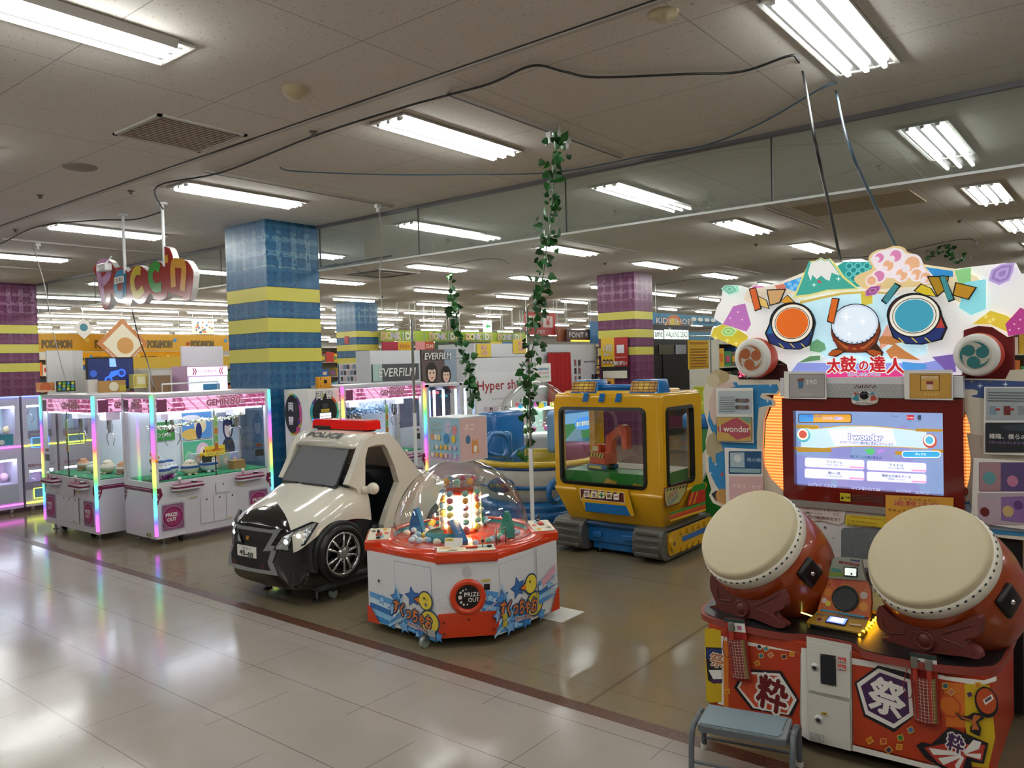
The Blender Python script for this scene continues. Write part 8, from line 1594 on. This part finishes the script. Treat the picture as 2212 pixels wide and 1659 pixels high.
bgbox('photo_booth', 'white photo booth with red serif lettering and sample pictures', 'photo booth', 1027, 772, 1138, 940, X=-8.4, d=.8, m=BW, floor=True, art=art); bgbox('booth_canopy', 'white fabric canopy above the booth with red serif lettering', 'canopy', 1024, 742, 1138, 771, X=-8.4, d=.8, m=BW)
bgbox('photo_booth', 'grey-white curtained photo booth left of the purple pillar', 'photo booth', 1140, 744, 1290, 950, X=-8.4, d=.8, m=mat('booth_vinyl', '#bfc0c4', .5, noise=.06, scale=2), floor=True, art=lambda a, w, h: (a.text('new sticker', w * .78, h * .83, .05, INK, w=.4, local=True), [rect(a, w * (.3 + .12 * j) , w * (.36 + .12 * j), h * (.55 + .08 * k), h * (.61 + .08 * k), ('#3a3034', '#8a5a5a')[(j + k) % 2]) for j in (0, 1) for k in range(4)], [rect(a, w * (.82 + .09 * j), w * (.88 + .09 * j), h * (.4 + .08 * k), h * (.46 + .08 * k), '#2c2a30') for j in (0, 1) for k in range(4)]))
r = thing('curtain', 'dark red curtain hanging at the photo booth entrance', 'curtain', hit(1202, 935, X=-8.35)); r.location.z = 0; q0, q1 = hit(1180, 762, X=-8.35), hit(1228, 762, X=-8.35); b = B(inv(r)); RC = mat('red_curtain', '#a01414', .8); n = 28
vs = []; 
for j, z in enumerate((0.25, q0.z)):
    for i in range(n + 1): vs.append((-8.33 + .035 * math.sin(i * 1.7) + .01 * j, q0.y + (q1.y - q0.y) * i / n * (1.0 if j else 1.08), z))
b.add(vs, [(i, i + 1, n + 2 + i, n + 1 + i) for i in range(n)], RC, True); b.obj('cloth', r); b = B(inv(r)); b.cy((-8.33, q0.y, q0.z), (-8.33, q1.y, q0.z), .012, STEEL, n=8); b.obj('curtain_rod', r)
def art(a, w, h): a.text('新台', 0, h * .7, h * .32, flat('#c8322a'), local=True, back=PAPER, boff=.06); a.text('入荷!!', 0, h * .3, h * .3, flat('#c8322a'), local=True, back=PAPER, boff=.06)
bgbox('notice_card', 'yellow new-arrival card, left one, on the booth canopy', 'notice', 1030, 743, 1061, 771, X=-8.38, d=.01, m='#e0c040', art=art); bgbox('notice_card', 'yellow new-arrival card, right one, beside the ivy garland', 'notice', 1109, 733, 1141, 763, X=-8.38, d=.01, m='#e0c040', art=art)
bgbox('price_poster', 'white price poster with coloured lettering right of the ivy garland', 'poster', 1156, 785, 1190, 825, X=-7.6, d=.01, m='#dcdad4', art=lambda a, w, h: [a.text(t, 0, h * y, h * .14, flat(c), w=w * 1.4, local=True) for t, y, c in (('各種医薬品', .7, '#3a7ab0'), ('１回１００円', .48, '#b04a6a'), ('やってます', .26, '#4a9a5a'))])
def art(a, w, h):
    rect(a, -w, -w * .0, h * .3, h, '#d8b020'); rect(a, 0, w, h * .3, h, '#a81c18'); rect(a, -w * .9, w * .9, h * .02, h * .2, '#e0d8c8'); a.text('1回', -w * .5, h * .75, h * .16, PAPER, local=True, back=INK); a.text('撮ると', -w * .5, h * .6, h * .07, PAPER, local=True, back=INK); a.text('無料!', w * .4, h * .38, h * .11, PAPER, w=w, local=True, back=INK); a.text('Hypershot', w * .45, h * .52, h * .05, flat('#e0b8b0'), w=w * .8, local=True); rect(a, w * .2, w * .75, h * .62, h * .82, '#d0d0d4'); [face(a, -w * (.75 - .28 * k), h * .42, w * .11) for k in range(3)]
bgbox('pillar_poster', 'yellow and red photo booth poster on the purple pillar', 'poster', 1299, 729, 1357, 819, Y=13.15, d=.02, m='#14161c', art=art)
bgbox('lamp_box', 'orange-yellow box on the machine below the pillar poster', 'box', 1305, 819, 1327, 835, X=-6.4, d=.08, m='#d8951a', art=lambda a, w, h: rect(a, -w * .3, w * .25, h * .3, h * .7, INK)); bgbox('sign_board', 'white header with black plate below the orange-yellow box', 'sign', 1298, 836, 1335, 850, X=-6.45, d=.1, m='#cfccc4')
# --- black shooting cabinet and sign beyond
def art(a, w, h): rect(a, -w * .96, w * .98, h - .36, h - .04, '#101012'); rect(a, -w * .92, -w * .42, h - .3, h - .12, glow('#b8c4b8', .8)); a.text('amc', -w * .67, h - .21, .09, INK, w=w * .38, local=True); rect(a, -w * .38, w * .97, h - .3, h - .1, glow('#c8d8c8', .85)); a.text('WALKING DEAD', w * .3, h - .2, .12, INK, w=w * 1.22, local=True); a.text('THE', -w * .1, h - .08, .04, PAPER, local=True); rect(a, -w * .5, w * .9, .9, h - .5, '#060607'); rect(a, -w * .7, w * .1, h - .62, h - .42, '#4a4634'); rect(a, w * .2, w * .8, h - .62, h - .42, '#8a8c90')
bgbox('shooting_game_cabinet', 'black shooting game cabinet with pale lit lettering', 'arcade game', 1411, 702, 1490, 960, X=-7.7, d=.7, m='#0c0c0e', floor=True, art=art)
bgbox('shop_banner', 'blue banner with clouds and a rainbow above the black cabinet', 'banner', 1410, 680, 1560, 702, X=-8.2, d=.04, m='#2a7a9c', art=lambda a, w, h: (a.disc(-w * .45, 0, w * .22, flat('#d8742a'), local=True, ry=h * .9), a.disc(-w * .45, 0, w * .15, flat('#e8c83a'), local=True, ry=h * .6), [a.disc(w * (.1 + .2 * k), h * .6, w * .08, PAPER, local=True, ry=h * .2) for k in range(4)], a.text('KIDS SHOES', -w * .42, h * .3, h * .5, PAPER, w=w * 1.0, local=True, back=flat('#8a3a1c'), boff=.06), a.text('Bisewakamole', w * .5, h * .35, h * .25, flat('#16324a'), w=w * .6, local=True)))
def art(a, w, h): a.text('店内巡回強化中', 0, h * .9, h * .08, flat('#a83a1c'), w=w * 1.7, local=True); [rect(a, -w * .85, w * (.85 - .1 * (k % 3)), h * (.08 + .1 * k), h * (.11 + .1 * k), ('#8a5a1c', '#b03a24')[k % 3 == 1]) for k in range(7)]
bgbox('notice_sheet', 'yellow store patrol notice hung on a chrome stand left of the drum game', 'notice', 1487, 735, 1531, 797, X=-4.1, d=.006, m='#d8a81c', art=art); p = hit(1488, 726, X=-4.12); q = hit(1534, 726, X=-4.12); b = B(); b.cy(p, q, .008, CHROME, n=8); b.cy((q.x, q.y, 0), q, .01, CHROME, n=8); b.cy((q.x, q.y, 0), (q.x, q.y, .02), .14, STEEL); tag(b.obj('sign_stand'), 'thin chrome stand holding the yellow patrol notice', 'stand')
bgbox('counter_display', 'red number display glowing 24 left of the drum game topper', 'display', 1593, 800, 1611, 816, X=-3.5, d=.05, m='#140406', art=lambda a, w, h: a.text('24', 0, h * .5, h * .7, glow('#ff3a5a', 3), w=w * 1.5, local=True)); bgbox('display_cabinet', 'dark cabinet carrying the red number display', 'cabinet', 1590, 815, 1650, 1000, X=-3.5, d=.3, m='#15161a', floor=True)
# --- boat ride
r = thing('boat_ride', 'toy boat ride with white hull, yellow rim and blue water base', 'kiddie ride', (-4.95, 6.6, 0))
D = inv(r); BC = Vector((-4.95, 6.6, 0)); BWH = mat('boat_white', '#d0cec6', .25, coat=.3); BYE = mat('boat_yellow', '#c9aa2a', .3); BBL = mat('boat_blue', '#1a66a8', .25, coat=.3)
def ell(rx, ry, k=0.0, n=40): return [(BC.x + rx * math.cos(2 * PI * i / n), BC.y + ry * math.sin(2 * PI * i / n)) for i in range(n)]
def hull(b, rows, m): 
    n = 40; vs = []; 
    for rx, ry, z in rows: vs += [(x, y, z) for x, y in ell(rx, ry)]
    b.add(vs, [(i * n + j, i * n + (j + 1) % n, (i + 1) * n + (j + 1) % n, (i + 1) * n + j) for i in range(len(rows) - 1) for j in range(n)], m, True)
b = B(D); hull(b, [(.62, .62, .02), (.64, .64, .06), (.60, .60, .09), (.64, .64, .12), (.62, .62, .15), (.58, .58, .17), (.62, .62, .20), (.60, .60, .24), (.5, .5, .26)], BBL); b.obj('water_base', r)
b = B(D); hull(b, [(.50, .5, .24), (.58, .56, .3), (.63, .6, .42), (.66, .62, .56), (.655, .615, .60)], BWH); b.obj('hull', r); b = B(D); hull(b, [(.615, .59, .39), (.635, .61, .395), (.645, .62, .425), (.635, .61, .43)], BBL); hull(b, [(.655, .62, .585), (.665, .63, .59), (.665, .63, .61), (.65, .61, .615)], mat('boat_navy', '#1a3f7a', .3)); b.obj('stripe', r)
b = B(D); hull(b, [(.66, .62, .61), (.68, .64, .63), (.67, .63, .665), (.6, .56, .665), (.58, .54, .62), (.56, .52, .50), (.001, .001, .50)], BYE); b.obj('rim', r)
MBt = frame((BC.x + .36, BC.y - .545, .44), 34); 
b = B(D); b.lt([(.001, .03), (.11, .03), (.12, .02), (.12, 0)], mat('badge_blue', '#2a4f7a', .4), 28, MBt @ Matrix.Diagonal((1.1, .62, 1, 1)) @ Matrix.Translation((-.28, .03, 0))); a = Art(b, MBt, .032, .002); a.text('すいすいボート', -.31, .02, .04, flat('#d8a83a'), w=.2, local=True, back=flat('#3a2a1c')); b.obj('name_badge', r)
p = hit(1199, 1062, X=BC.x + .62); b = B(D); b.tb([(p.x, p.y + .1 * math.cos(t), p.z + .1 * math.sin(t)) for t in [2 * PI * i / 20 for i in range(20)]], .028, BBL, 10, close=True); b.obj('life_ring', r)
b = B(D); b.bx(BC.x - .62, BC.x - .35, BC.y - .25, BC.y + .3, .5, 1.12, BBL, r=.05); b.bx(BC.x - .3, BC.x - .05, BC.y - .45, BC.y - .3, .6, .95, BBL, r=.04); b.obj('cabin', r); q = [hit(x, y, X=BC.x + .05) for x, y in ((1050, 975), (1058, 948), (1066, 938), (1088, 940), (1095, 955), (1094, 975), (1085, 985))]; b = B(D); b.tb(spline(q, 4, True), .022, BBL, 8, close=True); b.tb(spline([hit(1104, 990, X=BC.x + .1), hit(1118, 975, X=BC.x + .1), hit(1150, 958, X=BC.x + .1)], 5), .02, BBL, 8); b.obj('handrail', r)
b = B(D); b.bx(BC.x + .1, BC.x + .5, BC.y + .2, BC.y + .5, .5, .78, flat('#7a2a5a'), r=.04); b.obj('seat', r)
# driving game with round-cornered screen between boat and excavator
p0, p1 = hit(1195, 925, X=-4.9), hit(1303, 925, X=-4.9); zt, zb = hit(1245, 882, X=-4.9).z, hit(1245, 972, X=-4.9).z; w = (p1.y - p0.y) / 2
r = thing('train_driving_game', 'light blue train driving game screen between the boat and excavator rides', 'arcade game', (-4.9, (p0.y + p1.y) / 2, 0), 90)
b = B(); M = frame((0, 0, 0), '-y'); b.pr(rrect(-w, w, zb, zt, .06), -.08, 0, flat('#7aa4d0'), M=M); b.pr(rrect(-w * .95, w * .95, zb + .02, zt - .02, .05), 0, .004, flat('#2a6ab8'), M=M); a = Art(b, M, .005, .002); hh = zt - zb; rect(a, -w * .85, w * .85, zb + .06, zt - .05, glow('#2a6a3a', .5)); rect(a, -w * .85, w * .85, zt - hh * .35, zt - .05, glow('#5a8ab0', .6)); a.poly([(-w * .85, zb + .06), (w * .1, zb + .06), (w * .0, zb + hh * .6), (-.02, zb + hh * .6)], glow('#5a7a8a', .5), local=True); a.disc(w * .2, zb + hh * .62, w * .42, glow('#3a7ac0', .7), local=True, ry=hh * .16); a.text('あつまれロード', w * .2, zb + hh * .62, .05, glow('#e0c83a', .8), w=w * .7, local=True); a.text('いざ出発進行！', w * .1, zb + hh * .22, .04, glow('#2a3a7a', .8), w=w * .8, local=True); b.obj('screen', r); b = B(); b.bx(-w * .2, w * .8, .0, .3, 0, zb - .02, flat('#b8c4d4'), r=.03); b.bx(-w * .1, w * .6, -.25, -.0, zb - .22, zb - .14, flat('#a8b4b8'), r=.02); b.obj('body', r); b = B(); b.tb([(.05 + .1 * math.cos(t), -.18, zb - .02 + .1 * math.sin(t)) for t in [2 * PI * i / 20 for i in range(20)]], .014, flat('#8a7a4a'), 8, close=True); b.obj('steering_wheel', r)
# --- domed capsule machine behind
c = hit(1158, 930, X=-6.4); cy0 = c.y; rad = .56
r = thing('dome_prize_machine', 'second prize machine with a wide clear dome and lit shelves behind the boat ride', 'arcade game', (-6.4, cy0, 0)); zt = hit(1158, 823, X=-6.4).z; zb = hit(1158, 930, X=-6.4).z
b = B(); b.lt([(rad * .9, 0), (rad * .95, zb - .1), (rad * 1.04, zb - .06), (rad * 1.04, zb), (.001, zb)], EW, 32); b.obj('body', r); b = B(); b.lt([(rad * math.cos(t), zb + (zt - zb) * math.sin(t)) for t in [PI / 2 * i / 12 for i in range(13)]], DOME, 48); b.obj('dome', r)
b = B(); b.lt([(rad * .98, zb), (rad * 1.02, zb + .01), (rad * .98, zb + .03)], glow('#c8f0c8', 1.2), 40); b.cy((0, 0, zb + .3), (0, 0, zb + .31), .36, glow('#b8e8c8', 1.0), n=24); b.cy((0, 0, zb), (0, 0, zb + .3), .1, INNER); b.obj('lit_shelf', r)
rnd = random.Random(21); base_ = {}
for k in range(34):
    t = rnd.random() * 6.28; up = k % 2; q = (.1 + .22 * rnd.random()) if up else (.15 + .3 * rnd.random()); i = rnd.randrange(6)
    if i not in base_: o = base_[i] = (B().bx(-.03, .03, -.03, .03, 0, .07, mat('prize_%d' % i, ('#d84a5a', '#f0c83a', '#3a9ad0', '#e8e0d8', '#e05ab0', '#8a6ac0')[i], .4)) if i % 2 else B().sp((0, 0, .035), (.035,) * 3, mat('prize_%d' % i, ('#d84a5a', '#f0c83a', '#3a9ad0', '#e8e0d8', '#e05ab0', '#8a6ac0')[i], .4), 10, 8)).obj('small_prize')
    else: o = base_[i].copy(); COL.objects.link(o)
    o.location = (-6.4 + q * math.cos(t), cy0 + q * math.sin(t), zb + (.312 if up else .003)); tag(o, 'small prize under the wide clear dome behind the boat ride', 'prize', 'small prizes under the far dome')
# --- pale claw cabinet with light bars right of the far claw machine
X = -6.9; ya, yb = 6.98, hit(1030, 880, X=-6.9).y; r = thing('claw_machine', 'pale claw cabinet with upright light bars right of the far pink-topped one', 'claw machine', (X, (ya + yb) / 2, 0), 90); w = (yb - ya) / 2; h = 1.40
b = B(); b.bx(-w, w, 0, .5, .06, .85, CAB); b.bx(-w, w, 0, .5, h - .03, h, CAB); b.bx(-w, w, .48, .5, .85, h, mat('dark_backdrop', '#3a3a48', .6)); [b.bx(x - .02, x + .02, 0, .04, .85, h, CAB) for x in (-w + .02, w * .35, w - .02)]; b.obj('body', r)
for k, (x, c) in enumerate(((-w * .65, '#6a8cff'), (-w * .35, '#f0d8ff'), (-w * .1, '#f4faff'), (w * .52, '#b8e8ff'), (w * .8, '#a8d0ff'))): b = B(); b.cy((x, .12 + .05 * (k % 2), .86), (x, .12 + .05 * (k % 2), h - .08), .016, glow(c, 3.5), n=10); b.obj('light_bar', r)
b = B(); b.bx(-w + .04, w - .04, .004, .008, .85, h - .03, GLASS); b.obj('pane', r)
for k in range(9): o = B().lt([(.06, 0), (.055, .03), (.001, .05)], mat('hat_%d' % (k % 4), ('#d86a6a', '#e8e8ec', '#3a9a9a', '#2a2a34')[k % 4], .6), 14).obj('hanging_prize'); o.location = (X - .25, ya + .08 + .08 * k, 1.22 + .05 * (k % 3)); tag(o, 'small cap-shaped prize hanging high in the pale claw cabinet', 'prize', 'hanging prizes in the pale cabinet')
b = B(); p = hit(889, 690, X=-5.9); b.cy((p.x, p.y, .0), (p.x, p.y, p.z), .014, CHROME, n=10); b.cy((p.x, p.y, 0), (p.x, p.y, .02), .13, STEEL); b.tb([(p.x, p.y, p.z - .05), (p.x - .3, p.y - .3, p.z - .12)], .008, CHROME, 6); b.cy((p.x, p.y, .6), (p.x, p.y, 1.15), .019, WHITE, n=10); tag(b.obj('pole'), 'chrome cable pole in front of the far pink-topped claw machine', 'pole')
# --- digger play machine behind the excavator (green and yellow-green with blue)
r = thing('digger_play_machine', 'green, blue and yellow-green digger play machine behind the excavator ride', 'kiddie ride', (-2.95, 7.6, 0)); D = inv(r); GR = mat('play_green', '#147a24', .35); YG_ = mat('play_yellowgreen', '#a8b01c', .35)
b = B(D); b.bx(-3.55, -2.62, 7.3, 8.2, .03, .95, GR, r=.03); b.obj('body', r); b = B(D); b.bx(-3.6, -2.58, 7.28, 8.2, .93, 1.08, XB_, r=.03); b.obj('tray', r); b = B(D); b.bx(-2.95, -2.6, 7.35, 7.9, 1.2, 1.32, YG_, r=.02); b.bx(-3.52, -3.4, 7.4, 7.5, .9, 1.35, YG_); b.bx(-3.5, -3.2, 7.32, 7.4, 1.0, 1.2, YG_, r=.02); b.obj('arm', r); b = B(D); b.pr([(-.6, .2), (-.35, .55), (-.25, .5), (-.45, .15)], 0, .05, PAPER, M=frame((-2.95, 7.24, .2), '-y')); b.obj('slide', r)
b = B(D); b.bx(-2.9, -2.62, 7.26, 7.275, 1.08, 1.2, PAPER); a = Art(b, frame((0, 7.255, 0), '-y'), 0, .001); a.text('ショベルであそぼう', -2.76, 1.15, .03, flat('#b03a5a'), w=.24, local=True); b.obj('price_sheet', r)
# --- printed machine edge at the right behind the drum game
r = thing('printed_cabinet', 'pink and cream striped cabinet side with blue edge at the right edge', 'arcade game', (.02, 4.45, 0)); p = hit(2196, 1300, Y=4.1)
b = B(); b.bx(p.x - .02 - .02, p.x - .02 + 1.0, -.35, .5, .02, 1.22, mat('cabinet_blue_edge', '#2a82b8', .4), r=.02); b.obj('body', r); b = B(); a = Art(b, frame((p.x - .04, -.351, .0), '-y'), .001, .001)
a.poly([(.02, .06), (.9, .06), (.9, 1.18), (.02, 1.18)], flat('#d8b8b0'), local=True); [a.poly([(.02, .1 + .2 * k), (.9, .5 + .2 * k), (.9, .58 + .2 * k), (.02, .18 + .2 * k)], flat(('#d87aa0', '#e0d4a0')[k % 2]), local=True) for k in range(4)]; b.obj('side_print', r)
r.location.x = 0
